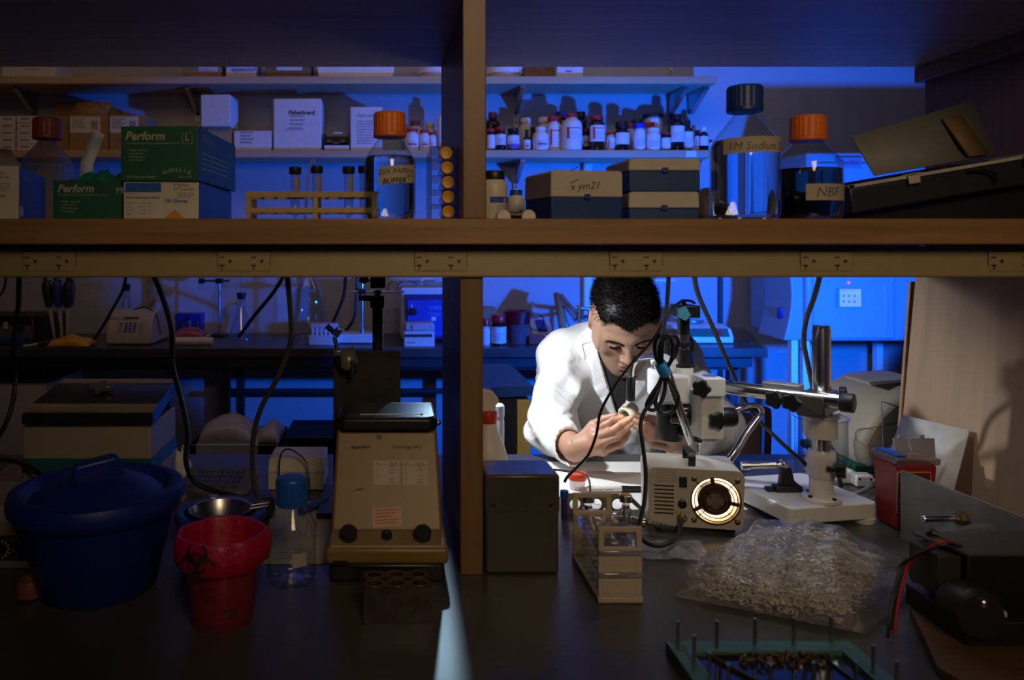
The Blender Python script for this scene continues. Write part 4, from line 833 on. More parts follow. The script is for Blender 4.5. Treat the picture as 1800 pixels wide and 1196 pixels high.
# instrument with sloped smoked lid
d = 1.40; x0, x1 = X(40, d), X(265, d); zt_ = Z(748, d); dp = .165
t = thing('lidded_water_bath', 'grey instrument with teal stripe and sloping smoked lid, behind the blue bucket', 'instrument', ((x0+x1)/2, d, TOP))
putty = mat('putty_enamel', (.30, .25, .18), .45, var=.05)
MB().box(x0, x1, d, d+dp, TOP+.006, zt_).build('case', putty, t, bev=.003, world=True)
teal = mat('teal_stripe', (.01, .10, .10), .4); z0 = Z(832, d); z1 = Z(806, d)
MB().box(x0-.0012, x1+.0012, d-.0012, d+dp+.0012, z0, z1).build('teal_stripe', teal, t, world=True)
m = MB(); [m.box(x0+.08, x1-.06, d-.0018, d-.001, z0+.003+.0035*i, z0+.0045+.0035*i) for i in range(6)]; m.build('vent_line', teal, t, world=True)
m = MB()
for q in (x0+.03, x1-.03):
    for yy in (d+.03, d+dp-.03): m.cyl((q, yy, TOP), (q, yy, TOP+.007), .012)
m.build('foot', blackr, t, world=True)
zl0 = Z(722, d-.004); pb = P(95, 672, d+dp-.01); smoked = mat('smoked_lid', (.035, .032, .030), .10, var=.1)
strip = mat('lid_strip', (.42, .36, .26), .35, .5)
yb = d+dp-.012; zb = Z(668, yb); th = .022
pr = [(d-.012, zl0-th), (d-.012, zl0-.003), (d-.006, zl0), (d+.016, zl0+.006), (yb-.016, zb-.003), (yb, zb), (yb, zb-th), (yb-.02, zb-th), (d+.02, zl0-th)]
xl0, xl1 = X(40, d-.012), X(268, d-.012)
MB().prism(pr, xl0, xl1, 'x').build('lid', smoked, t, bev=.001, world=True)
sl = (zb-.003-zl0-.006)/(yb-.032-d-.0)
MB().box(xl0-.001, xl1+.001, d-.0135, d-.0105, zl0-th-.001, zl0-.004).build('lid_lip', darkm, t, world=True)
MB().prism([(d-.0115, zl0-.003), (d-.006, zl0+.0008), (d+.018, zl0+.0075), (d+.018, zl0+.006), (d-.006, zl0)], xl0, xl1, 'x').build('front_strip', strip, t, world=True)
MB().prism([(yb-.02, zb-.0035), (yb-.02, zb-.0015), (yb+.001, zb+.002), (yb+.001, zb)], xl0+.004, xl1-.002, 'x').build('rear_strip', strip, t, world=True)
MB().box(X(160, yb), X(235, yb), yb-.014, yb-.008, zb, zb+.0022).build('pink_label', mat('pink_paper', (.5, .25, .2), .6), t, world=True)
kc = P(177, 693, d+.08); kc.z = zl0+.006+(zb-zl0)*(.08/dp)+.001; m = MB(); pf = [(.020*(1+.28*cos(4*a))*cos(a), .020*(1+.28*cos(4*a))*sin(a)) for a in [2*pi*i/32 for i in range(32)]]
m.prism(pf, 0, .012, 'z', M=Matrix.Translation(kc) @ Matrix.Rotation(math.atan2(zb-zl0, dp), 4, 'X')); m.build('lid_knob', mat('smoke_knob', (.09, .085, .08), .3), t, bev=.003, world=True)
for q in (xl0+.02, xl1-.02): MB().box(q-.01, q+.01, d+dp-.03, d+dp-.005, zt_, zb-th+.003).build('hinge_post', blackp, t, world=True)
# blue bucket
bl = mat('blue_foam', (.004, .022, .21), .42, var=.08)
d = 1.165; x = X(173, d); t = thing('ice_bucket', 'large royal blue lidded ice bucket at the left front of the bench', 'bucket', (x, d, TOP))
MB().lathe([(.078, .0), (.085, .006), (.111, .118), (.113, .122)], 48).build('body', bl, t)
MB().lathe([(.106, .121), (.121, .121), (.127, .128), (.128, .140), (.124, .151), (.115, .1545), (.107, .152), (.102, .143), (.097, .140), (.082, .150), (.05, .165), (.02, .172), (.0001, .173)], 56).build('lid', bl, t)
m = MB(); pf = [(-.040, .150), (-.034, .188), (.022, .196), (.030, .192), (.038, .16), (.038, .13), (-.040, .13)]
m.prism([(u, z) for u, z in pf], -.0145, .0145, 'y', M=Matrix.Rotation(R(28), 4, 'Z')); m.build('lid_handle', bl, t, bev=.005, seg=3)
MB().prism([(-.10, .138), (-.05, .158), (-.04, .150), (-.04, .13), (-.10, .13)], -.016, .016, 'y', M=Matrix.Rotation(R(28), 4, 'Z')).build('lid_rib', bl, t, bev=.006, seg=3)
# second bucket with strainer
d = 1.285; x = X(388, d); t = thing('ice_pan', 'shallow blue pan behind the red lined beaker', 'bucket', (x, d, TOP)); r = .0745
MB().lathe([(.056, 0), (.06, .003), (.066, .06), (.0745, .063), (.0745, .073), (.069, .076), (.060, .073), (.054, .03), (.0001, .028)], 40).build('pan', mat('blue_pan', (.008, .05, .28), .4), t)
t = thing('metal_strainer', 'round metal strainer bowl resting in the shallow blue pan', 'strainer', (x, d, TOP+.0285)); 
MB().lathe([(.0001, .012), (.028, .015), (.043, .032), (.049, .0475), (.0535, .049)], 36, cap=False).build('bowl', steel, t, solid=.001)
MB().box(-.012, .004, .047, .066, .049, .0515, M=Matrix.Rotation(R(20), 4, 'Z')).build('handle', steel, t, bev=.001); 
for q in (-.008, .008): MB().cyl((.049, -.0+q, .050), (.078, .01+q, .0515), .002).build('hook', steel, t)
# red lined beaker
d = 1.062; x = X(391, d); t = thing('biohazard_beaker', 'beaker lined with a red biohazard bag in front of the glass bottle', 'beaker', (x, d, TOP))
MB().lathe([(.034, .001), (.040, .0), (.0425, .004), (.052, .112)], 36, cap=False).build('beaker_wall', clear('near_beaker', (.62, .42, .42), .15, .07, milk=.34, milkcol=(.68, .09, .17)), t)
rb = clear('near_red_bag', (.65, .01, .08), .18, .10, bump=.6, milk=.70, milkcol=(.78, .008, .085))
def wob(a, z):
    k = max(0, (z-.05)/.06); return 1+k*(.030*sin(4*a+1)+.022*sin(7*a+.4)+.016*sin(13*a))
MB().lathe([(.0001, .006), (.034, .006), (.038, .012), (.0485, .108), (.0535, .122), (.0585, .1225), (.0625, .116), (.0635, .100), (.062, .085), (.0575, .080)], 64, cap=False, wob=wob).build('bag_liner', rb, t)
# printed trefoil mark and scribble on the bag and beaker
def arcs(cx, cz, r0, R0_, a0, a1, w0, n=14):
    L_ = []
    for i in range(n+1):
        a = a0+(a1-a0)*i/n; k = w0*(.25+.75*sin(pi*i/n)); L_.append(((cx+(R0_-k)*cos(a), cz+(R0_-k)*sin(a)), (cx+(R0_+k)*cos(a), cz+(R0_+k)*sin(a))))
    return L_
m = MB(); rr = .0672
def wrapstrip(L_):
    b = len(m.v)
    for p, q in L_:
        for (u, z) in (p, q): a = -.30+u/.064; m.v.append((rr*sin(a), -rr*cos(a), z))
    for i in range(len(L_)-1): m.f.append((b+2*i, b+2*i+1, b+2*i+3, b+2*i+2)); m.m.append(0)
cz = .1035
for ang in (90, 210, 330):
    a = R(ang); cx_, cz_ = .0150*cos(a), cz+.0150*sin(a); wrapstrip(arcs(cx_, cz_, 0, .0140, a-R(135), a+R(135), .0040, 20)) if False else wrapstrip(arcs(.0135*cos(a), cz+.0135*sin(a), 0, .0125, a+R(35), a+R(325), .0034, 24))
wrapstrip([((.0118*cos(2*pi*i/24), cz+.0118*sin(2*pi*i/24)), (.0142*cos(2*pi*i/24), cz+.0142*sin(2*pi*i/24))) for i in range(25)])
m.build('biohazard_mark', ink, t, smooth=False)
wraptext('Tip', .017, x, d, .0462, TOP+.022, .42, t, ink, .3, .15, .0003)
m = MB(); [band(m, 0, 0, .0500-.0008*i, .064-.0045*i, .0655-.0045*i, -.45, -.45+.55*(.5+.5*random.random()), 5) for i in range(6)]; m.build('fine_print', mat('dark_red_print', (.08, .01, .01), .6), t)
# glass bottle
t = media_bottle(513, 1.185, TOP, .0372, .159, bluecap, 'empty clear bottle with blue cap beside the tan centrifuge', None, gl=clear('near_glass', (.93, .95, .94), .04, .07), cap_r=.0246)
band(MB(), 0, 0, .0375, .034, .055, .15, .75, 6).build('label', mat('faded_label', (.4, .36, .3), .7), t)
# papers behind the bottle
t = thing('paper_sheets', 'loose printed white paper sheets lying between glass bottle and centrifuge', 'paper', (X(530, 1.35), 1.35, TOP)); c4 = [(X(462, 1.245), 1.245), (X(580, 1.245), 1.245), (X(582, 1.53), 1.53), (X(480, 1.53), 1.53)]
for k in range(2): MB().add([(a+.006*k, b+.012*k, TOP+.0003+.0009*k) for a, b in c4]+[(a+.006*k, b+.012*k, TOP+.0009+.0009*k) for a, b in c4], [(0, 1, 2, 3), (7, 6, 5, 4), (0, 4, 5, 1), (1, 5, 6, 2), (2, 6, 7, 3), (3, 7, 4, 0)]).build('sheet', mat('cream_paper', (.50, .47, .40), .8), t, world=True)
m = MB(); q0 = X(480, 1.26)
for i in range(4): m.box(q0+.003*i, q0+.06+.02*random.random(), 1.262+.012*i, 1.265+.012*i, TOP+.0019, TOP+.0021)
m.tube([(X(520, 1.40), 1.40, TOP+.0021), (X(535, 1.36), 1.36, TOP+.0021), (X(542, 1.44), 1.44, TOP+.0021), (X(552, 1.38), 1.38, TOP+.0021), (X(560, 1.46), 1.46, TOP+.0021)], .0007, 4); m.build('printed_marks', greyink, t, world=True)
# tan centrifuge
cent = mat('tan_centrifuge', (.205, .128, .036), .42, var=.05, scale=8)
t = thing('microcentrifuge', 'tan benchtop centrifuge with black lid and two knobs left of the upright', 'centrifuge', (0, 1.25, TOP))
yf = 1.172; w2 = .094
MB().box(-w2+.006, w2-.006, yf+.006, yf+.21, TOP+.0003, TOP+.028).build('foot_base', blackr, t, bev=.004, world=True)
MB().box(-w2, w2, yf, yf+.215, TOP+.028, Z(964, yf)).build('lower_tray', cent, t, bev=.007, seg=3, world=True)
zk0, zk1 = Z(962, yf), Z(936, yf+.035); ya = yf+.004
MB().prism([(ya, zk0-.004), (ya+.002, zk0), (ya+.038, zk1), (ya+.2, zk1), (ya+.2, zk0-.004)], -w2+.007, w2-.007, 'x').build('control_ledge', mat('ledge_grey', (.26, .20, .11), .45), t, bev=.001, world=True)
zb0, zb1 = zk1-.002, Z(757, 1.285); 
vs = [(-.088, 1.212, zb0), (.088, 1.212, zb0), (.088, 1.385, zb0), (-.088, 1.385, zb0), (-.083, 1.285, zb1), (.083, 1.285, zb1), (.083, 1.40, zb1), (-.083, 1.40, zb1)]
MB().add(vs, [(3, 2, 1, 0), (4, 5, 6, 7), (0, 1, 5, 4), (1, 2, 6, 5), (2, 3, 7, 6), (3, 0, 4, 7)]).build('housing', cent, t, bev=.005, seg=3, world=True)
zl0 = Z(755, 1.278); zl1 = Z(736, 1.272)
lp = lambda e, y0, y1: [(-.083+e, y0+.012), (-.071+e, y0), (.071-e, y0), (.083-e, y0+.012), (.083-e, y1), (-.083+e, y1)]
MB().prism(lp(0, 1.268, 1.405), zl0, zl1, 'z').build('lid', blackp, t, bev=.004, seg=3, world=True)
MB().prism(lp(.004, 1.272, 1.385), zl1-.0005, zl1+.0022, 'z').build('lid_top', mat('lid_top_metal', (.04, .042, .05), .28, .5, bump=.1, bscale=800), t, bev=.001, world=True)
MB().box(-.045, .055, 1.291, 1.2935, zl1+.0022, zl1+.003).build('lid_line', white, t, world=True); MB().cyl((.058, 1.291, zl1+.002), (.058, 1.291, zl1+.004), .0022).build('lid_pin', redink, t, world=True); MB().ball((.086, 1.30, zl0+.006), .005).build('side_catch', steel, t, world=True)
for u in (X(613, 1.19), X(743, 1.19)): MB().rod((u, 1.193, zk0+.010), (u, 1.1815, zk0+.022), [(.0001, -.004), (.0132, -.004), (.0132, .010), (.0115, .012), (.0001, .012)], 24).build('knob', blackr, t, world=True)
m = MB(); m.rod((0, 1.193, zk0+.010), (0, 1.184, zk0+.018), [(.0085, -.004), (.008, .004), (.004, .007), (.004, .013), (.0001, .013)], 16); m.build('switch', blackr, t, world=True)
sl_ = math.atan2(zb1-zb0, .073)   # front slope
TF = Matrix.Translation((0, 1.212, zb0)) @ Matrix.Rotation(sl_, 4, 'X'); hF = math.hypot(zb1-zb0, .073)
def onf(px, py):   # pixel on the sloping front -> coordinates in its plane
    k = (935-py)/(935-757.); dd = 1.212+.073*k; return X(px, dd), hF*k
def ftext(body, size, px, py, m, **k):
    u, v = onf(px, py); M = TF @ Matrix.Translation((u, v, .0006)); text(body, size, M.to_translation(), t, m, rot=M.to_euler(), **k)
def fbox_(nm, px0, px1, py0, py1, m, h=.0005, rot=0):
    u0, v0 = onf(px0, py1); u1, v1 = onf(px1, py0); c = ((u0+u1)/2, (v0+v1)/2)
    return MB().box(-(u1-u0)/2, (u1-u0)/2, -(v1-v0)/2, (v1-v0)/2, -.0002, h, M=TF @ Matrix.Translation((*c, 0)) @ Matrix.Rotation(rot, 4, 'Z')).build(nm, m, t, world=True)
ftext('eppendorf', .0075, 617, 790, ink, bold=.0003); ftext('Centrifuge 5412', .0075, 689, 790, ink, bold=.0001)
fbox_('window', 662, 671, 765, 774, blackp); fbox_('rating_label', 656, 752, 812, 855, mat('label_cream', (.50, .42, .33), .7)); fbox_('service_label', 655, 706, 893, 926, mat('label_pink', (.55, .38, .30), .7), rot=R(3))
for r_ in range(7):
    for c_, s in ((660, 'rpm rcf'.split()[0] if r_ == 0 else str(r_)), (684, 'RCF xg' if r_ == 0 else str(random.randint(900, 9800))), (711, 'rpm' if r_ == 0 else str(r_+7)), (732, 'RCF xg' if r_ == 0 else str(random.randint(10000, 15000)))): ftext(s, .0042, c_, 818.5+5.6*r_, ink) if (r_ == 0 or random.random() > .1) else None
m = fbox_('table_rule', 705, 705.8, 812, 855, ink, .0008); fbox_('table_rule', 656, 752, 819.6, 820.2, ink, .0008)
for i in range(5): fbox_('red_print', 659, 659+random.choice((38, 42, 30)), 897+5.5*i, 898.6+5.5*i, mat('faded_red', (.5, .10, .06), .7), .0009, R(3))
u, v = onf(620, 866); m = MB(); m.tube([TF @ Vector((u, v, .0006)), TF @ Vector((u+.010, v+.003, .0006)), TF @ Vector((u+.021, v+.0035, .0006))], [.0004, .001, .0004], 4); m.build('scuff', ink, t, world=True)
MB().box(-w2+.012, -w2+.035, yf-.0006, yf+.001, TOP+.0295, TOP+.0355).build('plate', blackp, t, world=True)
# six-hole dark block
def holeplate(mb, x0, x1, y0, y1, z, nx, ny, r, th, M=None, n=16):
    """plate with nx by ny round holes, built cell by cell, hole walls included"""
    for i in range(nx):
        for j in range(ny):
            a0, a1 = x0+(x1-x0)*i/nx, x0+(x1-x0)*(i+1)/nx; b0, b1 = y0+(y1-y0)*j/ny, y0+(y1-y0)*(j+1)/ny; cx, cy = (a0+a1)/2, (b0+b1)/2; vs = []
            for k in range(n):
                a = 2*pi*(k+.5)/n; c_, s_ = cos(a), sin(a); q = 1/max(abs(c_)/((a1-a0)/2), abs(s_)/((b1-b0)/2))
                vs += [(cx+q*c_, cy+q*s_, z), (cx+r*c_, cy+r*s_, z), (cx+q*c_, cy+q*s_, z-th), (cx+r*c_, cy+r*s_, z-th)]
            fs = []
            for k in range(n):
                a, b = 4*k, 4*((k+1) % n); fs += [(a, b, b+1, a+1), (a+2, a+3, b+3, b+2), (a+1, b+1, b+3, a+3)]
            mb.add(vs, fs, M)
t = thing('tube_block', 'small dark plastic block with six round wells, front of the centrifuge', 'block', (X(699, 1.05), 1.05, TOP), R(2)); blk = mat('brown_resin', (.035, .022, .017), .25, var=.5, scale=60)
m = MB(); holeplate(m, -.0465, .0465, 0, .056, .0485, 3, 2, .0105, .02); m.add([(-.0465, 0, 0), (.0465, 0, 0), (.0465, .056, 0), (-.0465, .056, 0), (-.0465, 0, .0485), (.0465, 0, .0485), (.0465, .056, .0485), (-.0465, .056, .0485)], [(0, 1, 2, 3), (0, 4, 5, 1), (1, 5, 6, 2), (2, 6, 7, 3), (3, 7, 4, 0)]); m.box(-.045, .045, .001, .055, .001, .029); m.build('block', blk, t)
for i in range(3):
    for j in range(2): MB().torus((-.031+.031*i, .014+.028*j, .0488), .0108, .0009, 18, 5).build('well_rim', mat('well_rim', (.10, .075, .06), .25), t)
# analog controller, orange ring
d = 1.235; t = thing('dial_controller', 'low control unit with two black dials at the left edge of the bench', 'controller', (X(10, d), d, TOP)); xa, xb = X(-140, d), X(62, d); zt_ = Z(893, d)
MB().box(xa, xb, d+.004, d+.14, TOP+.004, zt_).build('case', putty, t, bev=.004, world=True); MB().box(xa, xb-.004, d-.001, d+.005, Z(984, d), Z(943, d)).build('dial_panel', mat('dial_panel', (.02, .018, .015), .4), t, world=True)
MB().box(xa, xb, d-.008, d+.006, Z(996, d), Z(985, d)).build('bottom_trim', alu, t, world=True, bev=.001); MB().box(xa, xb, d-.003, d+.006, Z(941, d), Z(920, d)).build('upper_trim', mat('bronze_trim', (.24, .19, .11), .4), t, world=True)
for px in (2, 46):
    q = X(px, d); c = (q, d-.001, Z(965, d)); MB().rod(c, (q, d-.02, c[2]), [(.0085, 0), (.0085, .012), (.0001, .012)], 18).build('dial', blackp, t, world=True)
    m = MB()
    for k in range(11): a = R(-40+26*k); m.box(-.0013, .0013, -.0002, .001, .0105, .0155, M=Matrix.Translation((q, d-.002, c[2])) @ Matrix.Rotation(a, 4, 'Y'))
    m.build('dial_scale', mat('scale_print', (.35, .32, .25), .6), t, world=True)
text('Speed', .008, (X(17, d), d-.0012, Z(951, d)), t, MC['scale_print']); MB().ball((X(24, d), d-.001, Z(968, d)), .0022).build('lamp_lens', redink, t, world=True)
MB().box(xa, xb, d+.02, d+.13, TOP+.0003, TOP+.005).build('foot', blackr, t, world=True)
x, d = BX(42, 1060); t = thing('cap_ring', 'small rust orange cap lying on the bench left of the bucket', 'cap', (x, d+.02, TOP)); MB().lathe([(.017, .001), (.0195, .003), (.0195, .022), (.0175, .026), (.013, .026), (.012, .012), (.0001, .012)], 24).build('cap', mat('rust_cap', (.20, .06, .012), .5), t)
# keypad device, white box, small clutter
t = thing('keypad_unit', 'flat grey keypad unit on the bench behind the shallow blue pan', 'keypad', (X(383, 1.52), 1.52, TOP), R(-3)); 
MB().prism([(-.05, .0003), (-.05, .045), (.055, .062), (.055, .0003)], -.07, .07, 'x').build('case', mat('keypad_case', (.10, .09, .085), .5), t, bev=.002)
TK = Matrix.Translation((0, -.05, .0455)) @ Matrix.Rotation(math.atan2(.017, .105), 4, 'X')
for r_ in range(4):
    for c_ in range(5): MB().box(-.05+.02*c_, -.036+.02*c_, .018+.02*r_, .031+.02*r_, 0, .003, M=TK).build('key', mat('slate_key', (.05, .07, .16), .4), t)
t = thing('white_unit', 'small white slope-topped box behind the blue capped glass bottle', 'box', (X(520, 1.62), 1.62, TOP)); w = S(98, 1.62)
MB().prism([(0, .0003), (0, .040), (.002, .048), (.018, .0625), (.11, .0625), (.11, .0003)], -w/2, w/2, 'x').build('case', mat('unit_white', (.50, .45, .37), .5), t, bev=.002); MB().box(-w/2-.0005, w/2+.0005, -.0008, .001, .036, .0375).build('seam', greyink, t)
t = thing('thin_lead', 'thin black wire looping over the small white slope-topped box', 'wire', (X(490, 1.6), 1.6, TOP)); MB().tube([(X(491, 1.60), 1.60, TOP+.002), P(491, 815, 1.60), P(497, 794, 1.61), P(512, 791, 1.61), P(535, 808, 1.60), P(542, 830, 1.59), (X(545, 1.58), 1.58, TOP+.003)], .0018, 6).build('lead', blackr, t, world=True)
t = thing('power_adaptor', 'black power adaptor lying behind the shallow blue pan', 'adaptor', (X(452, 1.47), 1.47, TOP), R(20)); MB().box(-.03, .03, -.03, .03, 0, .04).build('case', blackp, t, bev=.006); MB().box(-.0305, -.029, -.02, .02, .01, .03).build('rating_plate', greyink, t)
t = thing('blue_marker', 'blue cylindrical marker lying beside the white slope-topped box', 'marker', (X(563, 1.5), 1.5, TOP)); MB().cyl((-.03, -.03, .009), (.012, .03, .009), .0085).build('barrel', navy, t); MB().cyl((-.034, -.036, .009), (-.03, -.03, .009), .0087).build('cap_end', bluecap, t)
t = thing('crumpled_tissue', 'pale crumpled tissue at the foot of the teal striped instrument', 'tissue', (X(318, 1.66), 1.66, TOP)); MB().grid(lambda u, v: ((u-.5)*.05, (v-.5)*.05, .002+.07*sin(pi*u)**.6*sin(pi*v)**.6*(1+.3*crumple(u*2, v*2))), 14, 14).build('tissue', card_w, t, solid=.001)
t = thing('document_pile', 'pile of documents at the far left of the bench', 'paper', (X(20, 1.55), 1.55, TOP)); 
for k in range(3): MB().box(X(-60, 1.5), X(36, 1.5), 1.48+.01*k, 1.70, TOP+.0003+.012*k, TOP+.0117+.012*k).build('folder', (card_w, tanc, dimb)[k], t, world=True)
# black plate stand with post and clamps
d = 1.475; t = thing('post_stand', 'black metal post and plate standing behind the tan centrifuge', 'stand', (X(645, d), d, TOP)); xa, xb = X(586, d), X(704, d); zt_ = Z(617, d)
bkm = mat('black_anodised', (.030, .028, .022), .4, .3, var=.2)
MB().box(xa, xb, d, d+.008, TOP+.012, zt_).build('plate', bkm, t, bev=.0008, world=True); MB().box(xa-.03, xb+.03, d-.03, d+.15, TOP+.0003, TOP+.012).build('base', bkm, t, bev=.002, world=True)
xp = X(664, d+.03); MB().cyl((xp, d+.035, TOP+.012), (xp, d+.035, Z(528, d)), .0105, seg=20).build('post', bkm, t, world=True); MB().cyl((xp, d+.035, Z(530, d)), (xp, d+.035, Z(512, d)), .006).build('post_screw', brass, t, world=True); MB().cyl((xp, d+.035, Z(518, d)), (xp, d+.035, Z(514, d)), .0095).build('post_nut', steel, t, world=True)
MB().box(xp-.014, xp+.015, d+.018, d+.052, Z(508, d), Z(470, d)).build('rail_clamp', blackp, t, bev=.002, world=True); MB().box(xp-.0145, xp+.0125, d+.019, d+.051, Z(543, d), Z(522, d)).build('post_collar', blackp, t, bev=.002, world=True)
MB().cyl((xp-.014, d+.035, Z(527, d)), (xp-.037, d+.035, Z(526, d)), .0055).build('thumb_screw', blackp, t, world=True); MB().ball((xp-.027, d+.03, Z(492, d)), .009).build('wing_nut', blackp, t, world=True)
for px, py in ((672, 637), (606, 668), (683, 668), (606, 680), (683, 680)): MB().rod((X(px, d), d+.001, Z(py, d)), (X(px, d), d-.003, Z(py, d)), [(.0042, 0), (.0042, .002), (.002, .0022), (.0001, .001)], 14).build('screw', darkm, t, world=True)
t = thing('mirror_clamp', 'chrome jointed clamp gripping a small grey plate on the black stand', 'clamp', (X(605, 1.44), 1.44, Z(650, 1.44))); d = 1.44
MB().cyl(P(574, 573, d), P(590, 587, d), .0055, .004).build('grip', blackr, t, world=True); v = P(593, 584, d); MB().box(-.007, .007, -.006, .006, -.008, .008, M=Matrix.Translation(v) @ Matrix.Rotation(R(35), 4, 'Y')).build('joint_block', chrome, t, bev=.001, world=True)
MB().cyl(P(588, 592, d), P(593, 617, d), .004).build('link_rod', steel, t, world=True); v = P(593, 620, d); MB().box(-.007, .007, -.008, .008, -.006, .004, M=Matrix.Translation(v)).build('joint_foot', steel, t, bev=.001, world=True)
MB().add([P(598, 616, d+.004), P(621, 609, d+.01), P(630, 636, d+.002), P(612, 652, d-.004), P(600, 648, d-.004)], [(0, 1, 2, 3, 4)]).build('flag_plate', mat('grey_flag', (.22, .20, .15), .35, .4), t, solid=.004, world=True)
MB().cyl(P(620, 634, d-.008), P(620, 650, d-.008), .0035).build('spigot', chrome, t, world=True); MB().cyl(P(620, 650, d-.008), P(620, 658, d-.008), .007, .006).build('spigot_cap', blackr, t, world=True); MB().cyl(P(594, 622, d+.006), (X(600, 1.473), 1.4700, Z(650, 1.473)), .009, .006).build('mount', bkm, t, world=True)
# spray bottle and tin
d = 1.52; t = thing('spray_bottle', 'white spray bottle with red collar beside the upright', 'bottle', (X(858, d), d, TOP))
MB().lathe([(.036, 0), (.0395, .004), (.0395, .07), (.038, .10), (.030, .125), (.0195, .150), (.0165, .166)], 32).build('body', whp, t)
MB().lathe([(.0175, .165), (.0178, .166), (.0178, .1855), (.017, .187)], 28).build('collar', mat('collar_red', (.45, .03, .01), .4), t)
MB().prism([(-.035, .187), (.013, .187), (.0145, .20), (.020, .207), (.0205, .211), (.008, .228), (-.012, .232), (-.04, .228), (-.045, .218), (-.03, .208)], -.010, .010, 'y').build('trigger_head', whp, t, bev=.003)
d = 1.75; t = thing('wash_bottle', 'pale bluish bottle standing just behind the spray bottle', 'bottle', (X(876, d), d, TOP)); MB().lathe([(.012, 0), (.0135, .003), (.0135, .115), (.012, .125)], 20).build('body', mat('pale_blue_plastic', (.4, .42, .6), .4), t); MB().lathe([(.0138, .1255), (.0138, .15), (.009, .155), (.0001, .156)], 20).build('screw_cap', mat('pale_blue_plastic', (.4, .42, .6), .4), t)
d = 1.206; t = thing('metal_tin', 'dark rectangular metal tin with lid standing right of the upright', 'tin', (.2115, d, TOP)); xa, xb = .1525, X(984, d); zt_ = Z(836, d)
tin = mat('tin_metal', (.085, .076, .062), .34, .35, var=.12, scale=12)
MB().box(xa+.001, xb-.001, d+.001, d+.085, TOP+.0003, zt_-.02).build('body', tin, t, bev=.004, world=True)
vs = [(xa, d, zt_-.056), (xb, d, zt_-.056), (xb-.001, d+.087, zt_-.056), (xa, d+.087, zt_-.056), (xa, d, zt_), (xb, d, zt_), (xb-.003, d+.087, zt_), (xa, d+.087, zt_)]
MB().add(vs, [(0, 1, 5, 4), (1, 2, 6, 5), (2, 3, 7, 6), (3, 0, 4, 7), (4, 5, 6, 7)]).build('lid', tin, t, bev=.003, world=True)
MB().box(xa+.005, xb-.008, d+.006, d+.08, zt_, zt_+.0008).build('lid_top', mat('tin_gloss', (.20, .20, .22), .12, .8), t, world=True)
for px in (868, 968): MB().ball((X(px, d), d, zt_-.046), (.0035, .0015, .0035), 12, 8).build('rivet', darkm, t, world=True)
# =================== hanging cables ===================
def cable(label, pts, r=.0042, name='power_cable', m=blackr):
    q = [P(*p) for p in pts]; t = thing(name, label, 'cable', tuple(q[0])); MB().tube(q, r, 8, 7).build('sheath', m, t, world=True); return t
cable('black cable hanging at the far left from the power rail', [(34, 478, 1.24), (32, 540, 1.28), (24, 600, 1.33), (26, 650, 1.37), (24, 700, 1.37), (8, 750, 1.36), (-20, 790, 1.36)], .0045)
cable('thin dark lead hanging in the left corner of the bay', [(12, 478, 1.30), (6, 510, 1.34), (-12, 535, 1.36)], .002)
cable('thick black cable falling from the rail past the teal striped instrument', [(268, 478, 1.24), (285, 520, 1.27), (302, 580, 1.30), (303, 640, 1.33), (318, 700, 1.36), (330, 760, 1.37), (327, 810, 1.37), (340, 845, 1.385), (372, 862, 1.385), (412, 872, 1.375), (440, 886, 1.40), (455, 892, 1.42)], .005)
cable('olive grey cable falling from the rail left of the tan centrifuge', [(504, 478, 1.24), (510, 540, 1.27), (511, 600, 1.30), (490, 660, 1.32), (460, 715, 1.34), (446, 765, 1.36), (444, 820, 1.38), (448, 860, 1.39), (462, 890, 1.40)], .0045, m=mat('olive_cable', (.05, .048, .035), .45))
cable('slim black lead crossing behind the glass carboy', [(503, 478, 3.7), (480, 515, 3.8), (445, 558, 3.9), (420, 592, 4.0)], .010)
cable('slim black lead sagging behind the stirrer base', [(608, 478, 3.6), (604, 520, 3.85), (592, 552, 4.03), (579, 582, 4.06), (577, 600, 4.062)], .009)
cable('slim black lead with a kink beside the tall bright rod', [(628, 478, 4.22), (627, 520, 4.22), (622, 560, 4.22), (600, 592, 4.22)], .008)
cable('thin lead dropping past the clear flask at the left', [(223, 478, 3.8), (216, 510, 3.85), (200, 540, 3.95), (180, 575, 4.0), (160, 604, 4.0)], .008)
cable('black cable arching over the dial controller at the left', [(-20, 806, 1.41-.02), (30, 812, 1.37), (65, 830, 1.345), (95, 855, 1.33)], .005)
# =================== near bench, right bay ===================
# acrylic test tube rack
ivy = mat('ivory_acrylic', (.47, .40, .30), .4, var=.04); acr = clear('rack_acrylic', (.82, .84, .88), .05, .14)
yf = 1.11; xa, xb = X(1052, yf), X(1129, yf); yb = 1.262; sh = -.0025
t = thing('test_tube_rack', 'cream and clear acrylic test tube rack in front of the gas valve', 'rack', ((xa+xb)/2, 1.19, TOP))
MB().box(xa-.001, xb+.001, yf-.002, yb+.006, TOP+.0003, TOP+.009).build('base_plate', ivy, t, bev=.0015, world=True)
def endplate(y):
    m = MB(); z1 = TOP+.109; w = .0085; h0, h1 = TOP+.080, TOP+.101
    for q in ((xa, xb, TOP+.009, h0), (xa, xb, h1, z1), (xa, xa+w, h0, h1), (xb-w, xb, h0, h1)): m.box(q[0], q[1], y, y+.0045, q[2], q[3])
    m.build('end_plate', ivy, t, bev=.001, world=True)
    if y < 1.2:
        for z0, z1 in ((TOP+.014, TOP+.031), (TOP+.045, TOP+.068)):
            m = MB(); [m.box(*q, y-.0008, y+.0002, *v) for q, v in (((xa+.007, xb-.007), (z0, z0+.001)), ((xa+.007, xb-.007), (z1, z1+.001)), ((xa+.007, xa+.008), (z0, z1)), ((xb-.008, xb-.007), (z0, z1)))]; m.build('moulded_frame', ivy, t, world=True)
endplate(yf); endplate(yb)
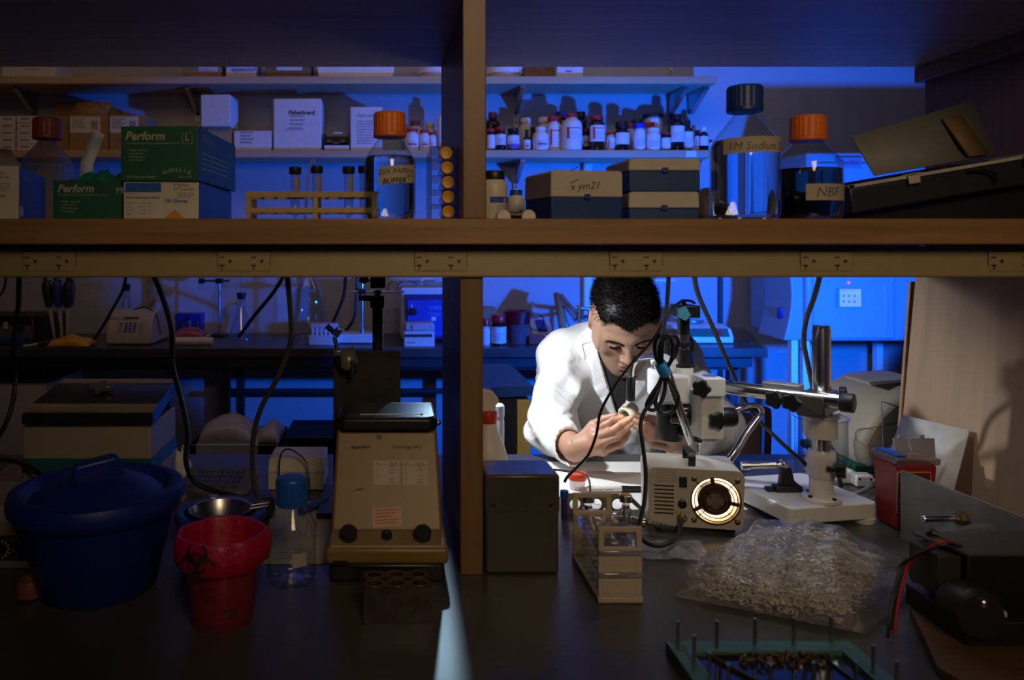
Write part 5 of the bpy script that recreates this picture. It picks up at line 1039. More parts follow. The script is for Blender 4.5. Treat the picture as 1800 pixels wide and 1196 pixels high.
for z in (TOP+.043, TOP+.075):
    m = MB(); holeplate(m, xa-.001, xb+.001, yf-.001, yb+.005, z, 3, 7, .0078, .0028, n=16); m.build('tier_plate', acr, t, world=True, ang=.5)
for z in (TOP+.043, TOP+.075): MB().box(xa-.0005, xb+.0005, yf-.0048, yf-.0004, z-.0048, z+.0012).build('tier_lip', clear('acrylic_lip', (.8, .82, .86), .08, .25, milk=.25, milkcol=(.6, .6, .62)), t, bev=.001, world=True)
m = MB()
for i in range(7):
    for j in range(3): m.lathe([(.0001, 0), (.007, .0002)], 14, cap=False, c=(xa+(xb-xa)*(j+.5)/3, yf+.005+(yb-yf)*(i+.5)/7, TOP+.0094))
m.build('base_dimple', mat('dimple_shade', (.36, .29, .19), .5), t, world=True, kind='stuff')  # flat discs; the dimples' shade is put into their darker colour
# perforated tan bracket and wire
d = 1.47; xa, xb = X(992, d), X(1104, d); z0, z1 = TOP+.0005, Z(868, d)
t = thing('hole_bracket', 'tan metal bracket with round holes standing behind the test tube rack', 'bracket', ((xa+xb)/2, d, TOP))
m = MB(); holeplate(m, xa, xb, z0, z1, .0015, 3, 1, .0105, .003, M=Matrix(((1, 0, 0, 0), (0, 0, 1, d), (0, 1, 0, 0), (0, 0, 0, 1)))); m.build('plate', mat('tan_metal', (.30, .25, .17), .35, .5), t, world=True)
MB().box(xa, xb, d+.002, d+.03, TOP+.0003, TOP+.002).build('foot_flange', MC['tan_metal'], t, world=True)
t = thing('bent_wire', 'black bent wire frame between the metal tin and the red capped vial', 'wire', (X(1010, 1.52), 1.52, TOP))
MB().tube([P(975, 826, 1.34), P(1000, 829, 1.42), P(1022, 832, 1.5), P(1036, 846, 1.53), (X(1037, 1.54), 1.54, TOP+.002)], .002, 6, 5).build('wire', mat('bronze_wire', (.10, .075, .04), .3, .7), t, world=True)
# vial, tube, marker, paper
x = X(1015, 1.625); t = thing('sample_vial', 'small clear vial with a red orange cap on the white paper', 'vial', (x, 1.625, TOP+.0008))
MB().lathe([(.014, .0005), (.0155, .002), (.0165, .022)], 24, cap=False).build('vial_wall', clear('vial_plastic', (.85, .85, .86), .1, .1, milk=.35, milkcol=(.75, .72, .7)), t)
MB().lathe([(.0185, .0205), (.0192, .0215), (.0192, .033), (.018, .0345), (.0001, .0345)], 28).build('screw_cap', mat('vermilion_cap', (.75, .05, .02), .35), t)
x = X(992, 1.45); t = thing('blue_tube', 'dark blue capped tube just right of the metal tin', 'tube', (x, 1.45, TOP)); MB().lathe([(.0055, 0), (.0062, .002), (.0062, .04)], 14).build('tube', mat('violet_tube', (.05, .03, .2), .3), t); MB().lathe([(.0075, .0395), (.0078, .04), (.0078, .053), (.0001, .054)], 16).build('cap', bluecap, t)
paper = mat('white_paper', (.80, .79, .77), .8, var=.02)
t = thing('bench_paper', 'white paper sheet on the bench below the hands', 'paper', (.5, 1.66, TOP)); MB().box(.352, .70, 1.50, 1.83, TOP+.0001, TOP+.0006).build('sheet', paper, t, world=True)
MB().box(X(1034, 1.74), X(1078, 1.74), 1.735, 1.755, TOP+.0006, TOP+.0009).build('pink_print', mat('pink_print', (.62, .42, .50), .8), t, world=True)
xa, xb, dd = X(1031, 1.605), X(1129, 1.61), 1.607; zc = TOP+.0008+.0062
t = thing('marker_pen', 'white marker pen with black cap lying on the paper', 'pen', ((xa+xb)/2, dd, TOP)); xm = xa+(xb-xa)*.62
MB().rod((xa, dd, zc), (xb, dd, zc), [(.0001, 0), (.0045, .0005), (.0058, .004), (.0060, (xm-xa))], 16).build('barrel', white, t, world=True); MB().rod((xm, dd, zc), (xb, dd, zc), [(.0062, 0), (.0062, .012), (.0056, .014), (.0056, xb-xm-.004), (.004, xb-xm)], 16).build('cap', blackp, t, world=True)
text('permanent marker', .0062, (xa+.008, dd-.0061, zc-.002), t, ink)
# gas valve turret
d = 1.385; xc = X(1068, d); zc = Z(908, d)
t = thing('gas_valve', 'chrome bench gas valve with two yellow topped taps and a ribbed nozzle', 'valve', (xc, d, TOP))
MB().rod((xc, d, TOP), (xc, d, zc+.012), [(.024, .0003), (.024, .004), (.012, .008), (.011, zc-TOP), (.008, zc-TOP+.012)], 20).build('column', chrome, t, world=True)
xr, xl = X(1100, d), X(1034, d)
MB().cyl((xl, d, zc), (xr, d, zc), .0085).build('cross_pipe', chrome, t, world=True)
for q in (xl, xr):
    MB().rod((q, d, zc-.011), (q, d, zc+.032), [(.0001, 0), (.0095, .001), (.0105, .004), (.0105, .024), (.007, .026), (.007, .032)], 18).build('tap_body', chrome, t, world=True)
    pf = [(.0115*(1-.08*(i % 2))*cos(2*pi*i/24), .0115*(1-.08*(i % 2))*sin(2*pi*i/24)) for i in range(24)]
    MB().prism(pf, zc+.026, zc+.0385, 'z', M=Matrix.Translation((q, d, 0))).build('tap_handle', chrome, t, world=True, bev=.001); MB().lathe([(.0085, 0), (.0085, .0015), (.0001, .0022)], 16, c=(q, d, zc+.0385)).build('tap_index', mat('index_yellow', (.5, .30, .02), .4), t, world=True)
MB().prism([(xr+.004, zc+.030), (xr+.010, zc+.036), (xr+.032, zc+.014), (xr+.026, zc+.010)], d-.004, d+.004, 'y').build('lever', chrome, t, bev=.001, world=True)
MB().cyl((xr, d, zc-.004), (xr+.022, d-.012, zc-.006), .0075, .0065).build('nozzle_neck', chrome, t, world=True)
p0, p1 = Vector((xr+.022, d-.012, zc-.006)), Vector((xr+.082, d-.030, zc-.009)); L_ = (p1-p0).length; pf = [(.0001, 0), (.009, .0005), (.009, .008)]
for i in range(11): pf += [(.0040, .0085+.0045*i), (.0062-.00018*i, .0095+.0045*i), (.0042-.0001*i, .0128+.0045*i)]
MB().rod(p0, p1, pf+[(.0001, .0085+.0045*11)], 16).build('ribbed_nozzle', mat('nickel', (.5, .45, .38), .2, 1), t, world=True, ang=.4)
# ---- fibre light source ----
il = mat('light_source_enamel', (.50, .46, .38), .42, var=.03)
cnr = Vector((X(1139, 1.392), 1.392, TOP)); ex = Vector((X(1309, 1.362), 1.362, TOP))-cnr; w = ex.length; rz = math.atan2(ex.y, ex.x)
t = thing('light_source', 'cream fibre optic light source with a glowing round fan grille', 'lamp', tuple(cnr), rz); z0, h = .0105, .1145; dep = .10
rp = []
for cx_, cz_, a0 in ((w-.008, z0+.006, -90), (w-.012, h-.012, 0), (.012, h-.012, 90), (.008, z0+.006, 180)):
    r = .012 if cz_ > .05 else .006
    rp += [(cx_+r*cos(R(a0+22.5*i)), cz_+r*sin(R(a0+22.5*i))) for i in range(5)]
FC, FR, FI = (w*.706, z0+.050), .0405, .0265        # fan opening
front = MB(); n = 40; inner = [(FC[0]+FR*cos(2*pi*i/n), FC[1]+FR*sin(2*pi*i/n)) for i in range(n)]
outer = []
for i in range(n):    # ray from the fan centre to the rounded outline
    a = 2*pi*i/n; best = 9
    for j in range(len(rp)):
        (x1, y1), (x2, y2) = rp[j], rp[(j+1) % len(rp)]; dx, dy = x2-x1, y2-y1; den = cos(a)*dy-sin(a)*dx
        if abs(den) > 1e-9:
            s_ = ((x1-FC[0])*dy-(y1-FC[1])*dx)/den; u_ = ((x1-FC[0])*sin(a)-(y1-FC[1])*cos(a))/den
            if s_ > 0 and -1e-6 <= u_ <= 1+1e-6: best = min(best, s_)
    outer.append((FC[0]+best*cos(a), FC[1]+best*sin(a)))
front.add([(a, 0, b) for a, b in inner]+[(a, 0, b) for a, b in outer]+[(a, .006, b) for a, b in inner], [(i, (i+1) % n, n+(i+1) % n, n+i) for i in range(n)]+[(i, 2*n+i, 2*n+(i+1) % n, (i+1) % n) for i in range(n)])
front.build('front_panel', il, t)
m = MB(); k = len(rp); m.add([(a, 0.0, b) for a, b in rp]+[(a, dep, b) for a, b in rp], [(i, (i+1) % k, k+(i+1) % k, k+i) for i in range(k)]+[tuple(range(k, 2*k))]); m.build('housing', il, t)
glow = mat('lamp_glow', (1.0, .66, .36), .5, emit=3.2, var=.02)
m = MB(); n = 48
def ring(mb, r0, r1, y, a0=0, a1=2*pi, n=48): mb.add([(FC[0]+r*cos(a0+(a1-a0)*i/n), y, FC[1]+r*sin(a0+(a1-a0)*i/n)) for i in range(n+1) for r in (r0, r1)], [(2*i, 2*i+1, 2*i+3, 2*i+2) for i in range(n)])
ring(m, .0, .0400, .020); m.build('lamp_glow_disc', glow, t, smooth=False)
MB().lathe([(.0405, .0), (.0405, .021)], 40, cap=False, M=Matrix.Translation((FC[0], 0, FC[1])) @ Matrix.Rotation(-pi/2, 4, 'X')).build('fan_duct', mat('duct_metal', (.75, .55, .38), .3, .4), t)
TY = lambda y: Matrix.Translation((FC[0], y, FC[1])) @ Matrix.Rotation(pi/2, 4, 'X')
hubm = mat('fan_hub', (.06, .045, .035), .45)
MB().lathe([(.0001, .0), (.016, .0), (.0165, -.001), (.0285, -.002), (.0290, -.010), (.0001, -.010)], 36, M=TY(.005)).build('fan_hub', hubm, t)
MB().lathe([(.0001, .0002), (.0155, .0002)], 30, cap=False, M=TY(.0045)).build('hub_label', mat('hub_label', (.16, .12, .10), .6, var=.4, scale=300), t)
m = MB()
for a in (R(97), R(212), R(-12)): m.prism([(.024, -.0035), (.042, -.0028), (.042, .0028), (.024, .0035)], -.003, .003, 'z', M=TY(.009) @ Matrix.Rotation(a, 4, 'Z'))
m.build('fan_strut', hubm, t)
wire = mat('grille_wire', (.045, .022, .012), .35, .6)
for rr in (.0175, .0235, .0300, .0365, .0415): MB().torus((0, 0, 0), rr, .0010, 40, 6, M=TY(-.0030)).build('grille_ring', wire, t)
m = MB()
for a in (45, 135, 225, 315): m.cyl((FC[0]+.010*cos(R(a)), -.0018, FC[1]+.010*sin(R(a))), (FC[0]+.049*cos(R(a)), -.0012, FC[1]+.049*sin(R(a))), .0007, seg=6)
m.build('grille_spoke', wire, t)
for a in (45, 135, 225, 315): MB().ball((FC[0]+.0515*cos(R(a)), -.0005, FC[1]+.0515*sin(R(a))), (.0048, .0026, .0048), 14, 8).build('screw', mat('screw_metal', (.20, .16, .11), .3, .8), t)
px = lambda p: (p-1139)/170.*w; pz = lambda p: z0+(930-p)/104.*(h-z0)
for i in range(8): MB().box(px(1150.5), px(1185.5), -.0006, .002, pz(859.6+7*i), pz(857+7*i)).build('vent_slot', mat('slot_dark', (.03, .018, .01), .6), t)
MB().box(px(1194.5), px(1208.5), -.002, .002, pz(859.5), pz(840.5)).build('power_switch', blackp, t, bev=.001)
MB().lathe([(.0075, 0), (.0075, .003), (.005, .004), (.0045, .001), (.0001, .001)], 20, M=Matrix.Translation((px(1200), 0, pz(889))) @ Matrix.Rotation(pi/2, 4, 'X')).build('fuse_holder', blackp, t)
MB().lathe([(.0085, 0), (.0085, .004), (.0065, .006), (.005, .014), (.0001, .014)], 20, M=Matrix.Translation((px(1199.5), 0, pz(914))) @ Matrix.Rotation(pi/2, 4, 'X')).build('cable_gland', mat('gland_brass', (.28, .18, .09), .3, .6), t)
m = MB(); [m.box(*q, -.0003, .0005, *v) for q, v in (((px(1154.5), px(1188)), (pz(830.6), pz(829.8))), ((px(1154.5), px(1188)), (pz(852), pz(851.2))), ((px(1154.5), px(1155.2)), (pz(852), pz(829.8))), ((px(1187.3), px(1188)), (pz(852), pz(829.8))))]; m.build('notice_frame', greyink, t, smooth=False)
for i, s in enumerate(('PLEASE UNPLUG', 'THIS UNIT BEFORE', 'REMOVING COVER', 'FOR LAMP CHANGE')): text(s, .0040, (px(1157), -.0004, pz(835.5+5*i)), t, greyink, world=False)
for s, a, b in (('POWER', 1195, 864), ('FUSE 2A', 1191, 881), ('AC 120V 60Hz', 1187, 905)): text(s, .0042, (px(a), -.0004, pz(b)), t, greyink, world=False)
for q in (.02, w-.02):
    for yy in (.02, dep-.02): MB().lathe([(.008, .0003), (.009, .002), (.009, .0108)], 14, c=(q, yy, 0)).build('foot', blackr, t)
sx = px(1216.5); MB().tube([(sx+.006, .012, h), (sx+.006, .004, h+.012), (sx+.004, .03, h+.022), (sx-.004, dep-.05, h+.022), (sx-.006, dep-.025, h+.014), (sx-.006, dep-.02, h)], .003, 6).build('handle_core', blackp, t) if False else None
hp = [(.018, h-.0005), (.016, h+.018), (.022, h+.024), (dep-.03, h+.024), (dep-.024, h+.018), (dep-.026, h-.0005), (dep-.030, h-.0005), (dep-.028, h+.017), (dep-.032, h+.020), (.024, h+.020), (.020, h+.017), (.022, h-.0005)]
MB().prism(hp, sx-.002, sx+.0105, 'x').build('carry_handle', blackp, t, bev=.0008)
W = lambda x_, y_, z_: Matrix.Translation(cnr) @ Matrix.Rotation(rz, 4, 'Z') @ Vector((x_, y_, z_))
flex = mat('flex_steel', (.62, .62, .60), .22, 1.0)
def gooseneck(pts, r0, m): q = [Vector(p) for p in pts]; MB().tube(q, r0, 12, 16, ridge=.16).build('gooseneck', m, t, world=True, ang=1.2)
MB().cyl(W(w*.55, dep, .05), W(w*.55, dep+.018, .055), .016).build('light_port', blackp, t, world=True)
gooseneck([W(w*.53, dep+.012, .070), P(1219, 797, 1.495), P(1208, 760, 1.46), P(1190, 705, 1.45), P(1172, 652, 1.46), P(1158, 632, 1.49)], .0068, flex)
MB().tube([P(1160, 635, 1.485), P(1150, 628, 1.51), P(1137, 629, 1.545), P(1121, 633, 1.595), P(1112, 645, 1.60), P(1110, 664, 1.605)], .0056, 12, 8).build('gooseneck_end', chrome, t, world=True)
MB().rod(P(1109.5, 662, 1.605), P(1108.5, 706, 1.612), [(.0001, 0), (.0085, .0004), (.0088, .002), (.0088, .050), (.0075, .052)], 20).build('light_tip', blackp, t, world=True)
gooseneck([W(w*.80, dep+.012, .060), P(1289, 800, 1.50), P(1312, 763, 1.53), P(1333, 735, 1.55)], .0068, flex)
MB().tube([P(1333, 735, 1.55), P(1339, 724, 1.55), P(1332, 714, 1.55), P(1318, 713, 1.545), P(1304, 717, 1.535), P(1290, 722, 1.53)], .0056, 12, 8).build('gooseneck_end', chrome, t, world=True)
tipl = lamp('fibre_tip', 'SPOT', P(1108.4, 709, 1.613), P(1106, 740, 1.635), .16, (1, .9, .75), spot_size=R(75), spot_blend=.4, shadow_soft_size=.006)
# ---- stereo microscope on boom stand ----
ms = mat('microscope_enamel', (.74, .74, .73), .35, var=.03)
t = thing('boom_microscope', 'white stereo microscope on a chrome boom stand, beside the bent man', 'microscope', (.806, 1.47, TOP))
zb = .956; c0 = Vector((.724, 1.389, 0)); u1 = Vector((.18, .033, 0)); u2 = Vector((-.040, .185, 0))
pl = [c0, c0+u1, c0+u1+u2, c0+u2]; pts = []
for i, p in enumerate(pl):
    a, b = pl[i-1], pl[(i+1) % 4]
    for k in range(4): f = k/3; e = .010; pts.append(p+(a-p).normalized()*e*(1-f)**1.5+(b-p).normalized()*e*f**1.5)
MB().prism([(p.x, p.y) for p in pts], TOP+.010, zb, 'z').build('stand_base', ms, t, bev=.003, world=True)
for p in pl: q = p+(c0+u1*.5+u2*.5-p)*.18; MB().cyl((q.x, q.y, TOP+.0003), (q.x, q.y, TOP+.0105), .018, .02).build('foot', ms, t, world=True)
cx, cy = .806, 1.435; zz = lambda py: Z(py, cy)
MB().lathe([(.034, zb), (.034, zb+.006), (.031, zb+.008)], 36, c=(cx, cy, 0)).build('flange', ms, t, bev=.001, world=True)
for a in (0, 90, 180, 270): MB().lathe([(.0038, zb+.0075), (.0038, zb+.011), (.0001, zb+.0112)], 10, c=(cx+.0275*cos(R(a+20)), cy+.0275*sin(R(a+20)), 0)).build('bolt', darkm, t, world=True)
MB().lathe([(.0205, zb+.006), (.0205, zz(840)), (.0225, zz(838)), (.0235, zz(836)), (.0235, zz(812)), (.0245, zz(810)), (.0245, zz(797)), (.0225, zz(792)), (.0001, zz(791))], 36, c=(cx, cy, 0)).build('sleeve', ms, t, world=True)
MB().lathe([(.0158, zz(793)), (.0158, zz(581)), (.0150, zz(578)), (.0150, zz(573)), (.0135, zz(572)), (.0001, zz(572.5))], 36, c=(cx, cy, 0)).build('column', chrome, t, world=True)
MB().lathe([(.0258, zz(769)), (.0268, zz(766)), (.0268, zz(736)), (.0305, zz(733)), (.0305, zz(722)), (.028, zz(720)), (.0165, zz(720))], 36, c=(cx, cy, 0)).build('height_collar', ms, t, world=True)
bz = Z(680, 1.512); b0 = Vector((.654, 1.512, bz)); b1 = Vector((.8165, 1.3505, bz)); bd = (b1-b0).normalized()
MB().rod(b0, b1, [(.0135, 0), (.0135, (b1-b0).length-.018), (.0152, (b1-b0).length-.017), (.0152, (b1-b0).length-.001), (.0125, (b1-b0).length), (.0115, (b1-b0).length-.003), (.0001, (b1-b0).length-.004)], 32).build('boom', chrome, t, world=True)
MB().rod(b1-bd*.022, b1-bd*.0005, [(.0154, 0), (.0168, .002), (.0168, .021), (.013, .0222)], 28).build('boom_cap', blackp, t, world=True)
TB = Matrix.Translation((cx, cy, 0)) @ Matrix.Rotation(R(-45), 4, 'Z')
clampm = mat('clamp_grey', (.12, .11, .10), .35, .5)
MB().box(-.024, .024, -.068, .024, zz(724), zz(686), M=TB).build('boom_clamp', clampm, t, bev=.004, world=True)
MB().box(-.085, -.020, -.060, -.030, bz+.010, bz+.0205, M=TB).build('clamp_arm', alu, t, bev=.002, world=True)
def star(c, nrm, r, th=.012, nm='star_knob', deep=.24):
    pf = [(r*(1+deep*.5*cos(5*a)-deep*.3)*cos(a), r*(1+deep*.5*cos(5*a)-deep*.3)*sin(a)) for a in [2*pi*i/40 for i in range(40)]]
    q = Vector(nrm).to_track_quat('Z', 'Y').to_matrix().to_4x4(); MB().prism(pf, 0, th, 'z', M=Matrix.Translation(c) @ q).build(nm, blackp, t, bev=.002, world=True)
    MB().cyl(Vector(c)-Vector(nrm).normalized()*.014, Vector(c), .005).build('knob_stem', darkm, t, world=True)
nb = Vector((-.72, -.70, 0))
for px_, py_, dd in ((1363, 702, 1.405), (1393, 707, 1.375)): star(P(px_, py_, dd), nb, .0165, .011)
star(P(1476, 692, 1.43), (.8, -.5, .1), .012); star(P(1470, 826, 1.40), (.75, -.6, .05), .0155, .014)
# head: D = depth of the front of the focus block
D = 1.465; k = lambda p: X(p, D); kz = lambda p: Z(p, D)
MB().box(k(1233), k(1273), D, D+.055, kz(773), kz(698)).build('focus_block', ms, t, bev=.002, world=True)
MB().prism([(k(1222), D+.04), (k(1233)+.0005, D+.001), (k(1233)+.0005, D+.055), (k(1222), D+.055)], kz(772), kz(690), 'z').build('block_cheek', ms, t, bev=.001, world=True)
MB().box(k(1232), k(1271), D-.012, D+.045, kz(696), kz(664)).build('boom_socket', ms, t, bev=.002, world=True); MB().cyl((k(1252), D+.012, kz(665)), (k(1252), D+.012, kz(662)), .014).build('socket_cap', chrome, t, world=True)
MB().lathe([(.018, 0), (.018, .003), (.0001, .003)], 20, c=(k(1250), D+.02, kz(777))).build('block_foot', alu, t, world=True)
star((k(1258), D-.003, kz(738)), (0, -1, 0), .0165, .010); star((k(1229), D-.012, kz(681)), (-.5, -.85, 0), .017, .011)
MB().rod((k(1272), D+.022, kz(738)), (k(1302), D+.022, kz(738)), [(.0185, 0), (.0185, .026), (.017, .028), (.017, .031), (.0001, .031)], 28).build('focus_knob', blackp, t, world=True)
MB().rod((k(1226), D+.03, kz(736)), (k(1186), D+.045, kz(736)), [(.019, 0), (.022, .004), (.022, .020), (.0205, .023), (.0205, .036), (.018, .038), (.0001, .036)], 32).build('focus_knob', mat('dark_knob', (.02, .014, .016), .15), t, world=True)
# pod, phototube, eyepieces
MB().prism([(k(1165), D+.02), (k(1222), D+.02), (k(1232), D+.12), (k(1178), D+.14)], kz(716), kz(664), 'z').build('zoom_pod', ms, t, bev=.006, seg=3, world=True)
MB().prism([(k(1172), D+.05), (k(1216), D+.05), (k(1222), D+.14), (k(1190), D+.15)], kz(664)-.001, kz(640), 'z').build('eyepiece_block', ms, t, bev=.008, seg=3, world=True)
MB().lathe([(.022, kz(790)), (.024, kz(786)), (.0255, kz(750)), (.026, kz(716))], 28, c=(k(1203), D+.075, 0)).build('objective', blackp, t, world=True); MB().cyl((k(1212), D+.06, kz(772)), (k(1240), D+.02, kz(778)), .010, .007).build('ring_light_arm', blackp, t, world=True)
pc = (k(1221), D+.055, 0)
MB().lathe([(.0180, kz(716)), (.0185, kz(672)), (.0185, kz(655)), (.0165, kz(652)), (.0001, kz(652))], 28, c=pc).build('phototube_base', ms, t, world=True)
MB().lathe([(.0175, kz(654)), (.0175, kz(648)), (.0130, kz(647)), (.0130, kz(620)), (.0001, kz(620))], 28, c=pc).build('phototube', blackp, t, world=True)
MB().lathe([(.0108, kz(621)), (.0108, kz(612))], 24, c=pc).build('tube_ring', chrome, t, world=True); MB().lathe([(.0145, kz(615)), (.0148, kz(614)), (.0148, kz(608)), (.0145, kz(607)), (.0001, kz(607))], 28, c=pc).build('clamp_ring', blackp, t, world=True); MB().lathe([(.0108, kz(608)), (.0108, kz(594))], 24, c=pc).build('tube_sleeve', steel, t, world=True)
MB().lathe([(.0115, kz(594)), (.0115, kz(560)), (.0001, kz(560))], 24, c=pc).build('camera_tube', blackp, t, world=True)
MB().box(k(1205), k(1243), D+.03, D+.08, kz(562), kz(540)).build('camera_body', blackp, t, bev=.002, world=True); MB().rod((k(1222), D+.055, kz(541)), (k(1220), D+.055, kz(530)), [(.005, 0), (.004, .012)], 10).build('cable_boot', blackr, t, world=True)
MB().prism([(k(1198), kz(545)), (k(1213), kz(541)), (k(1222), kz(556)), (k(1213), kz(566)), (k(1199), kz(559))], D+.020, D+.0295, 'y').build('side_plate', mat('cyan_lit_side', (.10, .38, .45), .4), t, world=True)  # blue-lit side of the camera, its light put into a cyan plate
for p0, p1 in (((1206, 645, D+.11), (1203, 596, D+.20)), ((1176, 650, D+.12), (1172, 604, D+.21))):
    a, b = P(*p0), P(*p1); MB().rod(a, b, [(.0165, 0), (.0165, .03), (.0145, .034), (.0145, .06), (.018, .064), (.019, .085), (.016, .098), (.0001, .096)], 24).build('eyepiece', blackp, t, world=True)
# helping hand on the base
c = Vector((X(1379, 1.487)-.002, 1.487, zb)); t = thing('helping_hand', 'small black stand with chrome swivel arm on the white microscope base', 'stand', tuple(c))
MB().box(-.020, .032, -.012, .010, .0003, .012).build('foot', blackp, t, bev=.003); MB().box(-.034, -.0205, -.008, .008, .0003, .008).build('toe', blackp, t, bev=.002)
MB().prism([(-.009, .011), (.030, .011), (.018, .022), (.0125, .046), (-.005, .046)], -.007, .007, 'y').build('post', blackp, t, bev=.002)
MB().ball((.001, 0, .050), .0075).build('swivel', chrome, t); MB().cyl((.001, -.01, .05), (.001, .012, .056), .004).build('swivel_screw', chrome, t)
MB().rod((.0, 0, .050), (-.075, .015, .0445), [(.004, 0), (.004, .012), (.0072, .014), (.0072, .060), (.0085, .061), (.0085, .0755)], 16).build('arm', chrome, t)
# beaker, plug leads
d = 1.70; t = thing('glass_beaker', 'large empty glass beaker standing behind the chrome column', 'beaker', (X(1443, d), d, TOP)); r = .0525
MB().lathe([(.0001, .003), (r*.8, .003), (r*.94, .006), (r, .016), (r, .128), (r*1.035, .135), (r*1.05, .136)], 40, cap=False).build('glass_wall', clearg, t); MB().torus((0, 0, .136), r*1.05, .0012, 40, 6).build('rim', clear('rim_glass', (.9, .93, .95), .03, .35), t)
m = MB(); [band(m, 0, 0, r+.0004, .04+.016*i, .041+.016*i, .75, 1.0 if i % 2 else 1.1, 3) for i in range(5)]; m.build('volume_marks', mat('mark_white', (.4, .4, .4), .6), t)
for i, (px_, py_, wd, lb) in enumerate(((1491, 852, .034, 'white plug block left of the pair behind the red sharps bin'), (1521, 858, .036, 'white plug block right of the pair beside the red sharps bin'))):
    x, d = BX(px_, py_); t = thing('plug_block', lb, 'plug', (x, d, TOP), R(-8)); MB().box(-wd/2, wd/2, 0, .03, .0003, .026).build('block', white, t, bev=.004)
    for s in (-.3, .3): MB().cyl((wd*s, -.0005, .018), (wd*s, .002, .018), .0025, seg=8).build('hole', blackp, t)
cable('pale grey lead running from the plug blocks along the bench', [(1500, 832, 1.66), (1480, 824, 1.69), (1462, 820, 1.73)], .006, 'power_lead', white)
cable('grey lead snaking on the bench in front of the plug blocks', [(1548, 838, 1.62), (1520, 862, 1.565), (1490, 870, 1.57), (1470, 862, 1.60), (1455, 850, 1.64)], .0045, 'power_lead', mat('grey_lead', (.2, .19, .18), .5))
# beige housing behind
d = 1.73; t = thing('beige_housing', 'big bulging beige instrument housing with a green foot behind the plywood', 'instrument', (X(1560, d), d, TOP)); bg = mat('beige_plastic', (.42, .37, .30), .5, var=.04)
prof = [(1512, 822), (1500, 803), (1497, 775), (1508, 752), (1528, 722), (1552, 700), (1590, 682), (1660, 676), (1700, 700), (1700, 822)]
m = MB(); nn = len(prof)
vs = [P(a, b, d+.03) for a, b in prof]; c_ = Vector((X(1600, d), d+.03, Z(770, d)))
fr_ = [c_+(v-c_)*.93+Vector((0, -.028, 0)) for v in vs]; bk = [v+Vector((0, .22, 0)) for v in vs]
m.add(fr_+vs+bk, [tuple(range(nn)), tuple(range(2*nn, 3*nn))[::-1]]+[(i, (i+1) % nn, nn+(i+1) % nn, nn+i) for i in range(nn)]+[(nn+i, nn+(i+1) % nn, 2*nn+(i+1) % nn, 2*nn+i) for i in range(nn)]); m.build('housing', bg, t, bev=.012, seg=3, world=True)
MB().tube([P(1549, 706, d-.001), P(1551, 740, d-.001), P(1553, 795, d-.001)], .0012, 6).build('seam', greyink, t, world=True); MB().tube([P(1551, 706, d-.001), P(1580, 716, d-.001)], .0012, 6).build('seam', greyink, t, world=True)
MB().tube([P(1508, 757, d-.0), P(1550, 748, d-.001), P(1588, 738, d-.001)], .001, 6).build('seam', greyink, t, world=True)
MB().box(X(1506, d), X(1700, d), d+.01, d+.24, TOP+.0003, Z(822, d)+.004).build('green_foot', mat('green_foot', (.01, .09, .05), .5), t, bev=.004, world=True)
MB().prism([(X(1552, d), Z(679, d)), (X(1640, d), Z(672, d)), (X(1640, d), Z(676, d)), (X(1556, d), Z(685, d))], d+.05, d+.15, 'y').build('top_card', lidm, t, world=True)
# sharps bin
xa, yf = X(1577, 1.384), 1.384; xb = .985; t = thing('sharps_bin', 'red sharps bin with a clear two flap lid beside the aluminium sheet', 'bin', ((xa+xb)/2, yf, TOP)); zt_ = Z(818, yf)
rb_ = mat('sharps_red', (.34, .022, .018), .35, var=.04)
MB().add([(xa+.004, yf+.003, TOP+.0003), (xb-.006, yf+.003, TOP+.0003), (xb-.006, yf+.066, TOP+.0003), (xa+.004, yf+.066, TOP+.0003), (xa, yf, zt_), (xb, yf, zt_), (xb, yf+.07, zt_), (xa, yf+.07, zt_)], [(3, 2, 1, 0), (4, 5, 6, 7), (0, 1, 5, 4), (1, 2, 6, 5), (2, 3, 7, 6), (3, 0, 4, 7)]).build('body', rb_, t, bev=.004, seg=3, world=True)
lidc = clear('lid_clear', (.75, .62, .60), .15, .10, milk=.35, milkcol=(.5, .36, .34))
MB().box(xa-.004, xb+.004, yf-.004, yf+.074, zt_, zt_+.012).build('lid', lidc, t, bev=.003, world=True)
MB().box(xa+.002, xa+.02, yf+.006, yf+.064, zt_+.0121, zt_+.015).build('blue_insert', bluecap, t, world=True)
flapm = clear('flap_frosted', (.7, .68, .66), .25, .08, milk=.75, milkcol=(.50, .46, .43))
for px0, px1, py0, py1 in ((1570, 1598, 771, 806), (1599, 1645, 771, 806)):
    d = yf+.05; MB().prism([(X(px0, d), Z(py0, d)), (X(px1-2, d), Z(py0, d)), (X(px1, d), Z(py1, d)), (X(px0+4, d), zt_+.012)], d, d+.0025, 'y').build('lid_flap', flapm, t, bev=.0005, world=True)
    MB().box(X((px0+px1)/2-4, d), X((px0+px1)/2+3, d), d, d+.003, Z(py0, d)-.001, Z(py0-6, d)).build('flap_tab', flapm, t, world=True)
ln = mat('sharps_label', (.50, .40, .30), .6)
MB().box(xa-.0006, xb-.012, yf-.0012, yf+.0008, TOP+.034, zt_-.012).build('label_border', ln, t, world=True); MB().box(xa+.0012, xb-.014, yf-.0018, yf-.001, TOP+.036, zt_-.014).build('label_field', mat('sharps_dark', (.16, .012, .01), .5), t, world=True)
m = MB(); [m.box(xa+.002, xa+.006, yf-.0022, yf-.0016, TOP+.04+.006*i, TOP+.042+.006*i) for i in range(4)]; m.build('fine_print', ln, t, world=True)
